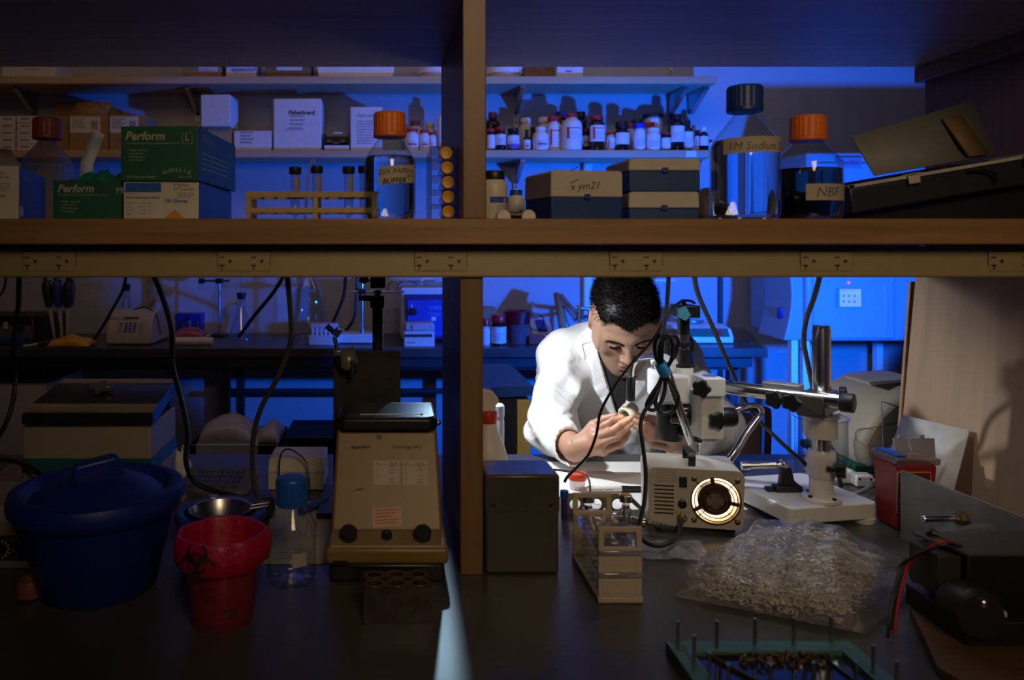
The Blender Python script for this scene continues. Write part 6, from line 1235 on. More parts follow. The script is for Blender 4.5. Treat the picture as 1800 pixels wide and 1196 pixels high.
# white card leaning
t = thing('white_card', 'white card leaning against the plywood behind the sharps bin', 'card', (1.04, 1.48, TOP))
MB().add([P(1587, 730, 1.575), P(1704, 757, 1.418), (1.012, 1.405, TOP+.001), (.985, 1.565, TOP+.001)], [(0, 1, 2, 3)]).build('card', mat('pale_card', (.56, .56, .56), .6), t, solid=.003, world=True)
# aluminium sheet with spindle
t = thing('aluminium_sheet', 'bare aluminium sheet on edge with a steel spindle, right of the bag', 'sheet', (.91, 1.2, TOP)); a = Vector((X(1585, 1.352), 1.352, 0)); b = Vector((.924, 1.088, 0)); zt_ = Z(826, 1.352)
nn = (b-a).cross(Vector((0, 0, 1))).normalized()*.0025
m = MB(); vs = [a, b, b+nn, a+nn]; m.add([(v.x, v.y, TOP+.0003) for v in vs]+[(v.x, v.y, zt_) for v in vs], [(3, 2, 1, 0), (4, 5, 6, 7), (0, 1, 5, 4), (1, 2, 6, 5), (2, 3, 7, 6), (3, 0, 4, 7)]); m.build('sheet', alu, t, bev=.0005, world=True)
q = a+(b-a)*.50; zs = Z(912, q.y); dn = Vector((-1, -.03, .0))
MB().rod((q.x, q.y, zs), Vector((q.x, q.y, zs))+dn*.068, [(.0055, 0), (.0055, .066), (.0045, .068), (.0001, .068)], 18).build('spindle', chrome, t, world=True)
MB().rod((q.x, q.y, zs), Vector((q.x, q.y, zs))+dn*.02, [(.0125, 0), (.0125, .003), (.0095, .0035), (.0095, .008), (.0105, .0085), (.0105, .013), (.007, .014), (.007, .019)], 6).build('hex_nut', mat('old_brass', (.25, .2, .12), .3, .8), t, world=True)
# motor and pump
t = thing('pump_motor', 'black motor box with round pump head and brown top at the right front', 'motor', (.82, 1.02, TOP+.013)); zt_ = 1.030; xa = X(1704, 1.0); B0 = TOP+.0133
MB().box(xa, .97, 1.003, 1.075, B0+.03, zt_-.004).build('motor_case', blackp, t, bev=.002, world=True); MB().prism([(xa-.002, 1.000), (.972, 1.000), (.972, 1.08), (xa-.020, 1.08), (xa-.022, 1.07)], zt_-.004, zt_, 'z').build('top_plate', mat('brown_plate', (.075, .052, .04), .6), t, bev=.001, world=True)
MB().box(xa-.032, xa-.001, 1.012, 1.07, B0+.04, zt_-.008).build('side_block', mat('grey_block', (.03, .028, .025), .5), t, bev=.002, world=True)
MB().rod((xa-.012, 1.0, B0+.040), (xa-.018, .955, B0+.040), [(.030, 0), (.0305, .004), (.0305, .034), (.027, .044), (.0001, .045)], 28).build('pump_head', mat('dark_olive', (.016, .015, .011), .45), t, world=True)
MB().ball((xa-.016, .957, B0+.058), .007).build('head_screw', chrome, t, world=True); MB().box(xa+.006, xa+.018, .962, .966, B0+.038, B0+.044).build('pale_tab', white, t, world=True)
MB().box(xa-.03, .97, .965, 1.08, B0, B0+.03).build('mount_base', blackp, t, bev=.002, world=True); MB().ball((.925, 1.0, zt_-.012), .004).build('case_screw', steel, t, world=True)
MB().tube([(xa-.010, 1.06, zt_+.003), (xa-.005, 1.065, zt_+.004), (xa+.004, 1.06, zt_+.002)], .004).build('cable_clamp', blackp, t, world=True)
t = thing('wood_board', 'bare brown wooden board under the motor at the right corner', 'board', (.75, .97, TOP)); MB().prism([(X(1603, 1.07), 1.075), (.655, .92), (.67, .85), (1.0, .80), (1.0, 1.09), (.80, 1.10)], TOP+.0003, TOP+.0128, 'z').build('board', mat('walnut_board', (.10, .048, .017), .5, var=.3, scale=40, wood=1), t, bev=.001, world=True)
for i, (m_, off, lb) in enumerate(((mat('red_wire', (.40, .012, .02), .4), 0, 'red wire arching from the motor top down to the bench'), (blackr, -14, 'black wire arching outermost beside the red wire'), (mat('green_wire', (.02, .10, .05), .4), 20, 'dark green wire hanging just inside the red wire'))):
    k_ = (0, -1, 1)[i]; q = [Vector((.752, 1.02+.007*k_, 1.0345)), Vector((.726, 1.02+.007*k_, 1.0365))]+[P(a+off*(.8, .8, -.2)[i], b, d_+.010*k_) for a, b, d_ in ((1600, 990, 1.045), (1590, 1014, 1.042), (1580, 1054, 1.030), (1574, 1095, 1.020))]
    q.append(Vector((X(1572+off*(.8, .8, -.2)[i], 1.016+.01*k_), 1.016+.01*k_, TOP+.0026))); t = thing('hookup_wire', lb, 'wire', tuple(q[0])); MB().tube(q, .0021, 8, 7).build('sheath', m_, t, world=True)
cable('clear bent tube arching behind the motor top', [(1654, 965, 1.12), (1668, 948, 1.12), (1700, 930, 1.11), (1738, 926, 1.10), (1746, 936, 1.095)], .0042, 'plastic_tube', clear('clear_tubing', (.75, .75, .75), .1, .12, milk=.35, milkcol=(.5, .5, .5)))
t = thing('black_tray', 'low black tray between the plastic bag and the motor', 'tray', (.77, 1.14, TOP)); m = MB(); xa2, xb2 = .80, .90
m.box(xa2, xb2, 1.12, 1.20, TOP+.0003, TOP+.004); m.box(xa2, xb2, 1.12, 1.123, TOP+.0003, TOP+.028); m.box(xa2, xb2, 1.197, 1.20, TOP+.0003, TOP+.028); m.box(xa2, xa2+.003, 1.12, 1.20, TOP+.0003, TOP+.028); m.build('tray', blackp, t, world=True)
# bag of clear plastic tips
cA, cB, cC, cD = Vector((.4165, 1.128)), Vector((.630, 1.018)), Vector((.790, 1.155)), Vector((.615, 1.288))
def bag(u, v, s, k=1.0):
    p = cA*(1-u)*(1-v)+cB*u*(1-v)+cC*u*v+cD*(1-u)*v
    e = max(0.0, sin(pi*u)*sin(pi*v)); h_ = .076*e**.30*(1+.10*sin(9*u+4*v)+.08*sin(13*v-5*u))
    fold = .0035*sin(31*u+9*v)*e**.3+.0025*sin(43*v-17*u)*e**.3
    lift = .050*max(0, (v-.62)/.38)**1.6*max(0, 1-u*1.2)+.028*max(0, (v-.7)/.3)**1.5*max(0, (u-.2))
    z = TOP+.002+lift*(1 if s else .96)+((h_*k+fold*k) if s else 0)
    return (p.x, p.y, z)
film = clear('bag_film', (.88, .87, .86), .16, .10, bump=.9, milk=.08, milkcol=(.75, .73, .72))
t = thing('plastic_bag', 'large clear plastic bag full of thin plastic tips at the bench front', 'bag', (.58, 1.14, TOP))
m = MB(); m.grid(lambda u, v: bag(u, v, 1), 60, 44); m.build('upper_film', film, t, world=True); m = MB(); m.grid(lambda u, v: bag(u, v, 0), 12, 12); m.build('lower_film', film, t, world=True)
rnd = random.Random(3); m = MB()
for i in range(7000):
    u, v = rnd.uniform(.025, .88), rnd.uniform(.015, .86)
    if (u > .85 and v > .6) or (u < .15 and v < .12): continue
    hi, lo = bag(u, v, 1, .92)[2], bag(u, v, 0)[2]; f = rnd.random()**.5; p = Vector((*bag(u, v, 1)[:2], lo+.002+max(0, hi-lo-.004)*f))
    a = rnd.uniform(0, 2*pi); e = rnd.uniform(-.6, .6); q = Vector((cos(a)*cos(e), sin(a)*cos(e), sin(e)*.5)); s = q.orthogonal().normalized(); L2 = rnd.uniform(.006, .016); r = rnd.uniform(.0011, .0022); o3 = q.cross(s)
    a0 = p-q*L2/2; a1 = p+q*L2/2; a0.z = max(a0.z, TOP+.002); a1.z = max(a1.z, TOP+.002)
    m.add([a0+s*r, a0-s*r*.5+o3*r*.8, a0-s*r*.5-o3*r*.8, a1+s*r*.3, a1-s*r*.2+o3*r*.3, a1-s*r*.2-o3*r*.3], [(0, 1, 4, 3), (1, 2, 5, 4), (2, 0, 3, 5), (2, 1, 0), (3, 4, 5)])
o = m.build('plastic_tips', clear('tip_plastic', (.62, .58, .52), .12, .12, milk=.85, milkcol=(.95, .93, .90)), t, world=True, smooth=False, kind='stuff')
# shiny plastic sheet in front of the light source
t = thing('plastic_film', 'crinkled clear plastic film lying before the glowing light source', 'film', (.5, 1.28, TOP))
def film_(u, v):
    x = .372+.150*u+.02*v; y = 1.262+.075*v-.05*u*(1-v)*.3; return (x, y, TOP+.0016+.004*abs(sin(7*u+3*v)*sin(5*v+2*u))+.002*sin(17*u+5*v)**2)
MB().grid(film_, 40, 26).build('film', clear('film_gloss', (.62, .64, .66), .12, .22, bump=.5, milk=.22, milkcol=(.6, .62, .66)), t, world=True)
# pin frame
t = thing('pin_frame', 'flat frame edged with green printed film and standing metal pins, front right', 'frame', (.465, .9, TOP)); xa, xb, y0, y1, zt_ = .350, .582, .775, .972, TOP+.0165
edge = mat('green_film', (.045, .17, .145), .4, var=.15, scale=60); wd = .024
for q, nm in (((xa, xb, y1-wd, y1), 'back_strip'), ((xa, xa+wd, y0, y1-wd), 'side_strip'), ((xb-wd, xb, y0, y1-wd), 'side_strip'), ((xa+wd, xb-wd, y0, y0+wd), 'front_strip')): MB().box(*q, TOP+.0003, zt_).build(nm, edge, t, bev=.0006, world=True)
MB().box(xa+wd, xb-wd, y0+wd, y1-wd, TOP+.0003, zt_-.006).build('glass_plate', mat('dark_glass_plate', (.02, .022, .03), .06, var=.05), t, world=True)
m = MB(); rnd = random.Random(5)
for i in range(46):
    if i % 2: xx = xa+.004+rnd.random()*.012; yy = y0+.03+.0045*i*.9; l = .009
    else: xx = xa+.03+.0042*i; yy = y1-.017+rnd.random()*.01; l = .007
    m.add([(xx, yy, zt_+.0002), (xx+.0012, yy, zt_+.0002), (xx+.0012+l*.6, yy-l, zt_+.0002), (xx+l*.6, yy-l, zt_+.0002)], [(0, 1, 2, 3)])
m.build('printed_marks', mat('film_print', (.02, .10, .36), .5), t, world=True, smooth=False)
pins = [(1192, 1141), (1220, 1168), (1247, 1200), (1260, 1140), (1327, 1136), (1395, 1134), (1461, 1131), (1535, 1186), (1577, 1216), (1505, 1218), (1430, 1218), (1355, 1222), (1280, 1222)]
for px_, py_ in pins:
    dd = DB(py_, zt_); x = X(px_, dd); MB().cyl((x, dd, zt_-.001), (x, dd, zt_+.034), .0021, seg=10).build('pin', steel, t, world=True)
MB().cyl((xa+.045, y1-.03, zt_+.002-.006), (xa+.075, y1-.085, zt_-.0035), .0025).build('brass_wire', mat('bronze_wire', (.10, .075, .04), .3, .7), t, world=True); MB().cyl((xa+.042, y1-.027, zt_-.003), (xb-.045, y1-.026, zt_-.003), .002).build('brass_wire', MC['bronze_wire'], t, world=True)
MB().cyl((xb-.052, y1-.030, zt_-.004), (xb-.012-wd, y1-.13, zt_-.004), .0016).build('dark_wire', blackr, t, world=True)
zq = zt_-.006
proto = None; rnd = random.Random(11)
for i in range(40):
    px_ = 1300+152*i/39+rnd.uniform(-5, 5); yy = y1-wd-.010-rnd.uniform(0, .011); x = X(px_, yy)
    lbl = 'small brass screws heaped on the dark plate of the pin frame'
    if proto is None:
        proto = thing('brass_screw', lbl, 'screw', (x, yy, zq+.0032), rnd.uniform(0, 6), 'brass screws on the pin frame')
        MB().rod((0, 0, 0), (.009, 0, 0), [(.0001, 0), (.0032, .0004), (.0032, .0022), (.0015, .0024), (.0015, .0085), (.0001, .009)], 8).build('screw', mat('dull_brass', (.34, .27, .16), .3, .9), proto)
    else: c = copy_tree(proto); c.location = (x, yy, zq+.0032+(.0045 if i % 3 == 0 else 0)); c.rotation_euler = (0, rnd.uniform(-.15, .1), rnd.uniform(0, 6))
# coiled cable with blue tie, and the other leads of the bay
cz_ = 1.43
t = thing('coiled_cable', 'coiled black power cord tied with a blue strap, hanging before the microscope', 'cable', tuple(P(1175, 480, 1.24)))
loop = [(1176, 478, 1.24), (1172, 540, 1.32), (1165, 590, 1.39), (1163, 635, 1.42), (1166, 655, 1.425), (1158, 675, 1.42), (1142, 700, 1.415), (1137, 716, 1.415), (1150, 721, 1.415), (1163, 705, 1.42), (1169, 680, 1.425), (1166, 655, 1.425), (1152, 625, 1.42), (1153, 598, 1.415), (1166, 588, 1.41), (1180, 600, 1.415), (1181, 630, 1.42), (1170, 655, 1.425),
        (1184, 680, 1.42), (1192, 700, 1.415), (1184, 721, 1.415), (1165, 727, 1.415), (1152, 712, 1.42), (1156, 690, 1.425), (1166, 655, 1.43), (1186, 625, 1.43), (1192, 600, 1.43), (1182, 590, 1.43), (1168, 596, 1.43), (1158, 615, 1.43), (1164, 655, 1.43), (1150, 700, 1.415), (1132, 725, 1.40), (1126, 750, 1.39), (1130, 785, 1.38), (1135, 830, 1.37), (1133, 880, 1.355), (1124, 925, 1.335), (1130, 950, 1.300), (1155, 960, 1.285), (1180, 953, 1.300), (1194, 938, 1.335), (1198, 916, 1.366)]
MB().tube([P(*p) for p in loop], .0036, 8, 7).build('cord', blackr, t, world=True)
MB().rod(P(1160, 640, 1.424), P(1172, 664, 1.424), [(.0095, 0), (.0105, .004), (.0105, .021), (.0095, .025)], 16).build('tie_strap', mat('tie_blue', (.02, .22, .55), .5), t, world=True)
cable('thin black camera lead looping down past the face to the tin', [(1221, 533, 1.52), (1212, 529, 1.51), (1196, 531, 1.48), (1174, 551, 1.45), (1158, 582, 1.44), (1145, 601, 1.44), (1110, 640, 1.44), (1078, 683, 1.44), (1056, 724, 1.44), (1048, 765, 1.44), (1034, 800, 1.43), (1012, 824, 1.42), (998, 838, 1.41), (992, 848, 1.41)], .0026, 'camera_lead')
cable('black cable running slantwise from the rail past the boom to the stand sleeve', [(1219, 478, 1.24), (1228, 520, 1.33), (1255, 580, 1.44), (1285, 650, 1.545), (1310, 705, 1.575), (1330, 735, 1.575), (1375, 780, 1.53), (1418, 818, 1.475)], .0042)
cable('grey cable hanging from the rail beside the chrome column', [(1443, 478, 1.24), (1432, 520, 1.30), (1418, 560, 1.38), (1413, 600, 1.44), (1420, 640, 1.48), (1428, 680, 1.49), (1432, 700, 1.50), (1452, 770, 1.50), (1467, 800, 1.585), (1473, 830, 1.60), (1478, 856, 1.625)], .0045, m=mat('grey_cable', (.07, .068, .065), .4))
# =================== the man ===================
class Field:
    """signed distances sampled on a (possibly uneven) box lattice; surface() pulls out the zero surface"""
    def __init__(s, xs, ys, zs):
        s.ax = [np.asarray(a, np.float32) for a in (xs, ys, zs)]; s.d = np.full([len(a) for a in s.ax], .25, np.float32)
    def sl(s, lo, hi):
        r = []
        for a, l, h in zip(s.ax, lo, hi):
            i0 = max(int(np.searchsorted(a, l)), 0); i1 = min(int(np.searchsorted(a, h)), len(a)); r.append(slice(i0, max(i1, i0)))
        return tuple(r)
    def pts(s, S_): return (s.ax[0][S_[0]][:, None, None], s.ax[1][S_[1]][None, :, None], s.ax[2][S_[2]][None, None, :])
    def op(s, fn, lo, hi, k=0.0, sub=False, inter=False):
        S_ = s.sl(lo, hi)
        if any(q.stop <= q.start for q in S_): return s
        b = fn(*s.pts(S_)); a = s.d[S_]
        if sub or inter:
            if sub: b = -b
            if k: h = np.clip(.5-.5*(b-a)/k, 0, 1); r = a*h+b*(1-h)+k*h*(1-h); r = np.maximum(r, np.maximum(a, b)) if False else (b*(1-h)+a*h)+k*h*(1-h)
            else: r = np.maximum(a, b)
        else:
            if k: h = np.clip(.5+.5*(b-a)/k, 0, 1); r = b*(1-h)+a*h-k*h*(1-h)
            else: r = np.minimum(a, b)
        s.d[S_] = r; return s
    def cap(s, p0, p1, r0, r1=None, k=0.0, sub=False, m=.05, M=None):
        r1 = r0 if r1 is None else r1
        if M is not None: p0, p1 = M @ Vector(p0), M @ Vector(p1)
        p0, p1 = np.array(p0, np.float32), np.array(p1, np.float32); v = p1-p0; L = float(v @ v)+1e-12; R_ = max(r0, r1)+m+k
        def f(x, y, z):
            t = np.clip(((x-p0[0])*v[0]+(y-p0[1])*v[1]+(z-p0[2])*v[2])/L, 0, 1)
            return np.sqrt((x-p0[0]-t*v[0])**2+(y-p0[1]-t*v[1])**2+(z-p0[2]-t*v[2])**2)-(r0+(r1-r0)*t)
        return s.op(f, np.minimum(p0, p1)-R_, np.maximum(p0, p1)+R_, k, sub)
    def ell(s, c, r, k=0.0, sub=False, M=None, m=.05, rot=None):
        """ellipsoid with centre c and radii r, given in the frame M (rot turns it about its own centre)"""
        r = np.array(r, np.float32); A = M.to_3x3() if M is not None else Matrix.Identity(3)
        if rot is not None: A = A @ Euler(rot).to_matrix()
        cw = np.array(M @ Vector(c) if M is not None else c, np.float32); T = np.array(A.transposed(), np.float32); R_ = float(r.max())+m+k
        def f(x, y, z):
            x, y, z = x-cw[0], y-cw[1], z-cw[2]
            q = [(T[i][0]*x+T[i][1]*y+T[i][2]*z)/r[i] for i in range(3)]
            k0 = np.sqrt(q[0]**2+q[1]**2+q[2]**2); k1 = np.sqrt((q[0]/r[0])**2+(q[1]/r[1])**2+(q[2]/r[2])**2)+1e-9
            return k0*(k0-1)/k1
        return s.op(f, cw-R_, cw+R_, k, sub)
    def surface(s):
        d = s.d; ins = d < 0; X_, Y_, Z_ = s.ax
        cnt = np.zeros([n-1 for n in d.shape], np.int8)
        for i in (0, 1):
            for j in (0, 1):
                for k in (0, 1): cnt += ins[i:d.shape[0]-1+i, j:d.shape[1]-1+j, k:d.shape[2]-1+k]
        act = (cnt > 0) & (cnt < 8); idx = np.argwhere(act); n = len(idx); acc = np.zeros((n, 3)); num = np.zeros(n)
        C = [(i, j, k) for i in (0, 1) for j in (0, 1) for k in (0, 1)]
        for a in C:
            for ax in range(3):
                if a[ax]: continue
                b = list(a); b[ax] = 1; ia, ib = idx+np.array(a), idx+np.array(b)
                da, db = d[tuple(ia.T)], d[tuple(ib.T)]; mk = (da < 0) != (db < 0); t = np.where(mk, da/np.where(mk, da-db, 1), 0)
                pa = np.stack([X_[ia[:, 0]], Y_[ia[:, 1]], Z_[ia[:, 2]]], 1); pb = np.stack([X_[ib[:, 0]], Y_[ib[:, 1]], Z_[ib[:, 2]]], 1)
                acc += np.where(mk[:, None], pa+(pb-pa)*t[:, None], 0); num += mk
        V = acc/np.maximum(num, 1)[:, None]
        vid = np.full(act.shape, -1, np.int64); vid[tuple(idx.T)] = np.arange(n); Fs = []
        for ax in range(3):
            o1, o2 = [(1, 2), (2, 0), (0, 1)][ax]; sa = [slice(None)]*3; sb = [slice(None)]*3; sa[ax] = slice(0, -1); sb[ax] = slice(1, None)
            cr = ins[tuple(sa)] != ins[tuple(sb)]; e = np.argwhere(cr)
            ok = (e[:, o1] > 0) & (e[:, o2] > 0) & (e[:, o1] < act.shape[o1]) & (e[:, o2] < act.shape[o2]); e = e[ok]
            q = []
            for (u, w_) in ((-1, -1), (0, -1), (0, 0), (-1, 0)):
                c = e.copy(); c[:, o1] += u; c[:, o2] += w_; q.append(vid[tuple(c.T)])
            q = np.stack(q, 1); fl = ins[tuple(e.T)]; q[~fl] = q[~fl][:, ::-1]; Fs.append(q)
        Q = np.concatenate(Fs); return V, Q[(Q >= 0).all(1)]
def largest(V, Q):
    lab = np.arange(len(V))
    while True:
        new = lab.copy(); mn = lab[Q].min(1)
        for i in range(4): np.minimum.at(new, Q[:, i], mn)
        new = new[new]
        if (new == lab).all(): break
        lab = new
    ids, cnt = np.unique(lab, return_counts=True); keep = lab == ids[cnt.argmax()]; re = np.cumsum(keep)-1
    return V[keep], re[Q[keep[Q[:, 0]]]]
def npmesh(name, V, Q, m, parent, smooth=3, attr=None, label=None):
    V, Q = largest(V, Q); I = INV[parent.name]; t = np.array(I.translation); Rm = np.array(I.to_3x3())
    if smooth:      # a few rounds of Laplacian smoothing along quad edges
        E = np.concatenate([Q[:, [0, 1]], Q[:, [1, 2]], Q[:, [2, 3]], Q[:, [3, 0]]])
        for it in range(smooth):
            for lam in (.5, -.45):
                s_ = np.zeros_like(V); c = np.zeros(len(V))
                for ax in range(3): s_[:, ax] = np.bincount(E[:, 0], V[E[:, 1], ax], len(V))+np.bincount(E[:, 1], V[E[:, 0], ax], len(V))
                c = np.bincount(E[:, 0], None, len(V))+np.bincount(E[:, 1], None, len(V)); V = V+lam*(s_/np.maximum(c, 1)[:, None]-V)
    L = V @ Rm.T+t; me = bpy.data.meshes.new(name); me.vertices.add(len(L)); me.vertices.foreach_set('co', L.astype(np.float32).ravel())
    me.loops.add(Q.size); me.loops.foreach_set('vertex_index', Q.astype(np.int32).ravel()); me.polygons.add(len(Q)); me.polygons.foreach_set('loop_start', np.arange(0, Q.size, 4, dtype=np.int32))
    me.update(calc_edges=True); me.validate(); me.shade_smooth(); me.materials.append(m)
    if attr is not None:
        a = me.color_attributes.new('tone', 'FLOAT_COLOR', 'POINT'); col = np.ones((len(L), 4), np.float32); col[:, :3] = attr(V); a.data.foreach_set('color', col.ravel())
    o = bpy.data.objects.new(name, me); COL.objects.link(o); o.parent = parent; INV[o.name] = INV[parent.name]
    if label: o['label'] = label
    return o, V
man = thing('person', 'man in a white lab coat bent over his hands at the microscope', 'person', (.63, 2.2, 0))
# head frame: x to the viewer's right, -y out of the face, z up the skull
HO = Vector((.612, 2.0, 1.238))
HM = Matrix.Translation(HO) @ Matrix.Rotation(R(-2), 4, 'Y') @ Matrix.Rotation(R(-9), 4, 'Z') @ Matrix.Rotation(R(38), 4, 'X')
HI = HM.inverted()
def head(Fd):
    E, Cp = (lambda *a, **k: Fd.ell(*a, M=HM, **k)), (lambda *a, **k: Fd.cap(*a, M=HM, **k))
    E((0, .014, .040), (.0765, .097, .080)); E((0, -.042, .046), (.066, .054, .058), k=.03); E((0, -.048, -.030), (.060, .050, .080), k=.03)
    E((0, -.055, -.080), (.046, .042, .036), k=.025); E((0, -.088, -.101), (.019, .017, .016), k=.02)
    for sx in (-1, 1):
        Cp((.056*sx, -.012, -.055), (.022*sx, -.084, -.096), .017, .014, k=.022); E((.048*sx, -.068, -.024), (.018, .018, .016), k=.025)
        E((.068*sx, -.03, .0), (.012, .05, .05), k=.03)
    for sx in (-1, 1):
        Cp((.010*sx, -.0965, .0165), (.045*sx, -.083, .0175), .0095, .008, k=.016)
        E((.0325*sx, -.1065, -.004), (.019, .0165, .0125), k=.012, sub=True)
        E((.0325*sx, -.0835, -.0045), (.0148, .0125, .0115), k=.006)
    Cp((0, -.098, .012), (0, -.113, -.032), .0078, .0085, k=.013); E((0, -.1155, -.0375), (.0115, .0105, .0095), k=.008)
    for sx in (-1, 1):
        E((.0130*sx, -.1055, -.0420), (.0082, .0095, .0072), k=.006); E((.0065*sx, -.113, -.0485), (.0042, .0045, .0035), k=.003, sub=True)
    E((0, -.099, -.057), (.012, .010, .010), k=.012)
    E((0, -.1005, -.0665), (.0225, .0085, .0060), k=.004); E((0, -.0995, -.0770), (.0190, .0088, .0066), k=.005); E((0, -.1125, -.0714), (.0235, .0085, .0016), k=.003, sub=True)
    E((0, -.1075, -.0885), (.016, .0085, .004), k=.008, sub=True)
    for sx in (-1, 1):   # lower lid slit where the eyeball shows
        E((.0325*sx, -.0990, -.0088), (.0108, .0065, .0013), k=.0010, sub=True)
        E((.0800*sx, .012, -.004), (.0085, .0195, .0315), k=.004, rot=(R(-12), 0, R(24*sx))); E((.0760*sx, .006, -.030), (.008, .010, .010), k=.006)
        E((.0875*sx, .007, -.004), (.0065, .0095, .0170), k=.004, sub=True, rot=(R(-12), 0, R(24*sx)))
# hands: joint centres (pixel x, pixel y, depth) and radii
def hand(Fd, wrist, arm, mcp, fingers, thumb, rs):
    W_ = P(*wrist); A_ = Vector(arm); Mc = [P(*q) for q in mcp]
    Fd.cap(A_, W_, .036, .0255, k=.0)
    for i, q in enumerate(Mc): Fd.cap(W_, q, .0185, rs[i]*1.12, k=.014)
    for i in range(3): Fd.cap(Mc[i], Mc[i+1], .0098, .0095, k=.010)
    Fd.cap(W_.lerp(Mc[1], .35), W_.lerp(Mc[2], .8), .016, .0135, k=.012)
    for i, fg in enumerate(fingers):
        ch = [Mc[i]]+[P(*q) for q in fg]; r = rs[i]; rad = [r*1.06, r, r*.90, r*.78]
        for j in range(3):
            Fd.cap(ch[j], ch[j+1], rad[j], rad[j+1]*.96, k=.0022 if j else .005); 
            if j: Fd.ell(ch[j], (rad[j]*1.05,)*3, k=.003)
    ch = [W_.lerp(Mc[0], .25)]+[P(*q) for q in thumb]
    for j, (ra, rb_) in enumerate(((.0165, .0115), (.0110, .0092), (.0092, .0072))): Fd.cap(ch[j], ch[j+1], ra, rb_, k=.008 if j == 0 else .003)
RS = [.0080, .0084, .0079, .0068]
RH = dict(wrist=(1010, 790, 1.735), arm=(.405, 1.885, .985), mcp=[(1043, 757, 1.708), (1047, 769, 1.690), (1053, 782, 1.682), (1060, 794, 1.688)],
          fingers=[[(1064, 748, 1.676), (1079, 738, 1.668), (1092, 734, 1.664)], [(1078, 757, 1.655), (1093, 745, 1.650), (1105, 737, 1.652)], [(1085, 768, 1.652), (1099, 755, 1.650), (1108, 746, 1.654)], [(1089, 783, 1.664), (1099, 771, 1.660), (1106, 760, 1.662)]],
          thumb=[(1043, 748, 1.728), (1063, 737, 1.708), (1082, 731, 1.690)], rs=RS)
LH = dict(wrist=(1194, 786, 1.745), arm=(.805, 1.89, .985), mcp=[(1172, 750, 1.706), (1180, 762, 1.690), (1182, 775, 1.684), (1177, 788, 1.692)],
          fingers=[[(1152, 744, 1.674), (1135, 734, 1.668), (1120, 731, 1.666)], [(1148, 756, 1.656), (1130, 746, 1.652), (1116, 740, 1.654)], [(1146, 769, 1.654), (1129, 757, 1.652), (1116, 749, 1.656)], [(1149, 783, 1.664), (1135, 770, 1.660), (1124, 760, 1.663)]],
          thumb=[(1166, 746, 1.730), (1148, 737, 1.710), (1131, 733, 1.692)], rs=RS)
def torso(Fd, g=0.0, arms=True):
    """trunk and upper arms; g thickens everything (clothes)"""
    Fd.cap((.505, 2.12, 1.110), (.770, 2.12, 1.110), .068+g, k=.05); Fd.ell((.63, 2.125, 1.02), (.185+g, .120+g, .17+g), k=.06); Fd.ell((.63, 2.17, .82), (.17+g, .125+g, .2+g), k=.08)
    Fd.ell((.63, 2.20, 1.095), (.15+g, .085+g, .10+g), k=.06); Fd.ell((.63, 2.25, .62), (.175+g, .14+g, .10+g), k=.06)
    Fd.cap((.625, 2.15, 1.13), (.615, 2.06, 1.205), .062+g, .050+g*.6, k=.03)
xs = np.concatenate([np.arange(.28, .40, .010), np.arange(.40, .705, .0020), np.arange(.71, .97, .010)])
ys = np.concatenate([np.arange(1.615, 1.775, .0020), np.arange(1.78, 1.86, .005), np.arange(1.864, 2.04, .0022), np.arange(2.045, 2.45, .010)])
zs = np.concatenate([np.arange(.48, .94, .012), np.arange(.945, 1.38, .0021)])
B = Field(xs, ys, zs); torso(B)
for sx, sh, el, hd in ((-1, (.492, 2.115, 1.105), (.405, 1.885, .985), RH), (1, (.78, 2.115, 1.105), (.805, 1.89, .985), LH)):
    B.cap(sh, el, .044, .038, k=.03); B.cap(el, P(*hd['wrist']), .040, .0265, k=.02)
head(B); hand(B, **RH); hand(B, **LH)
V, Q = B.surface()
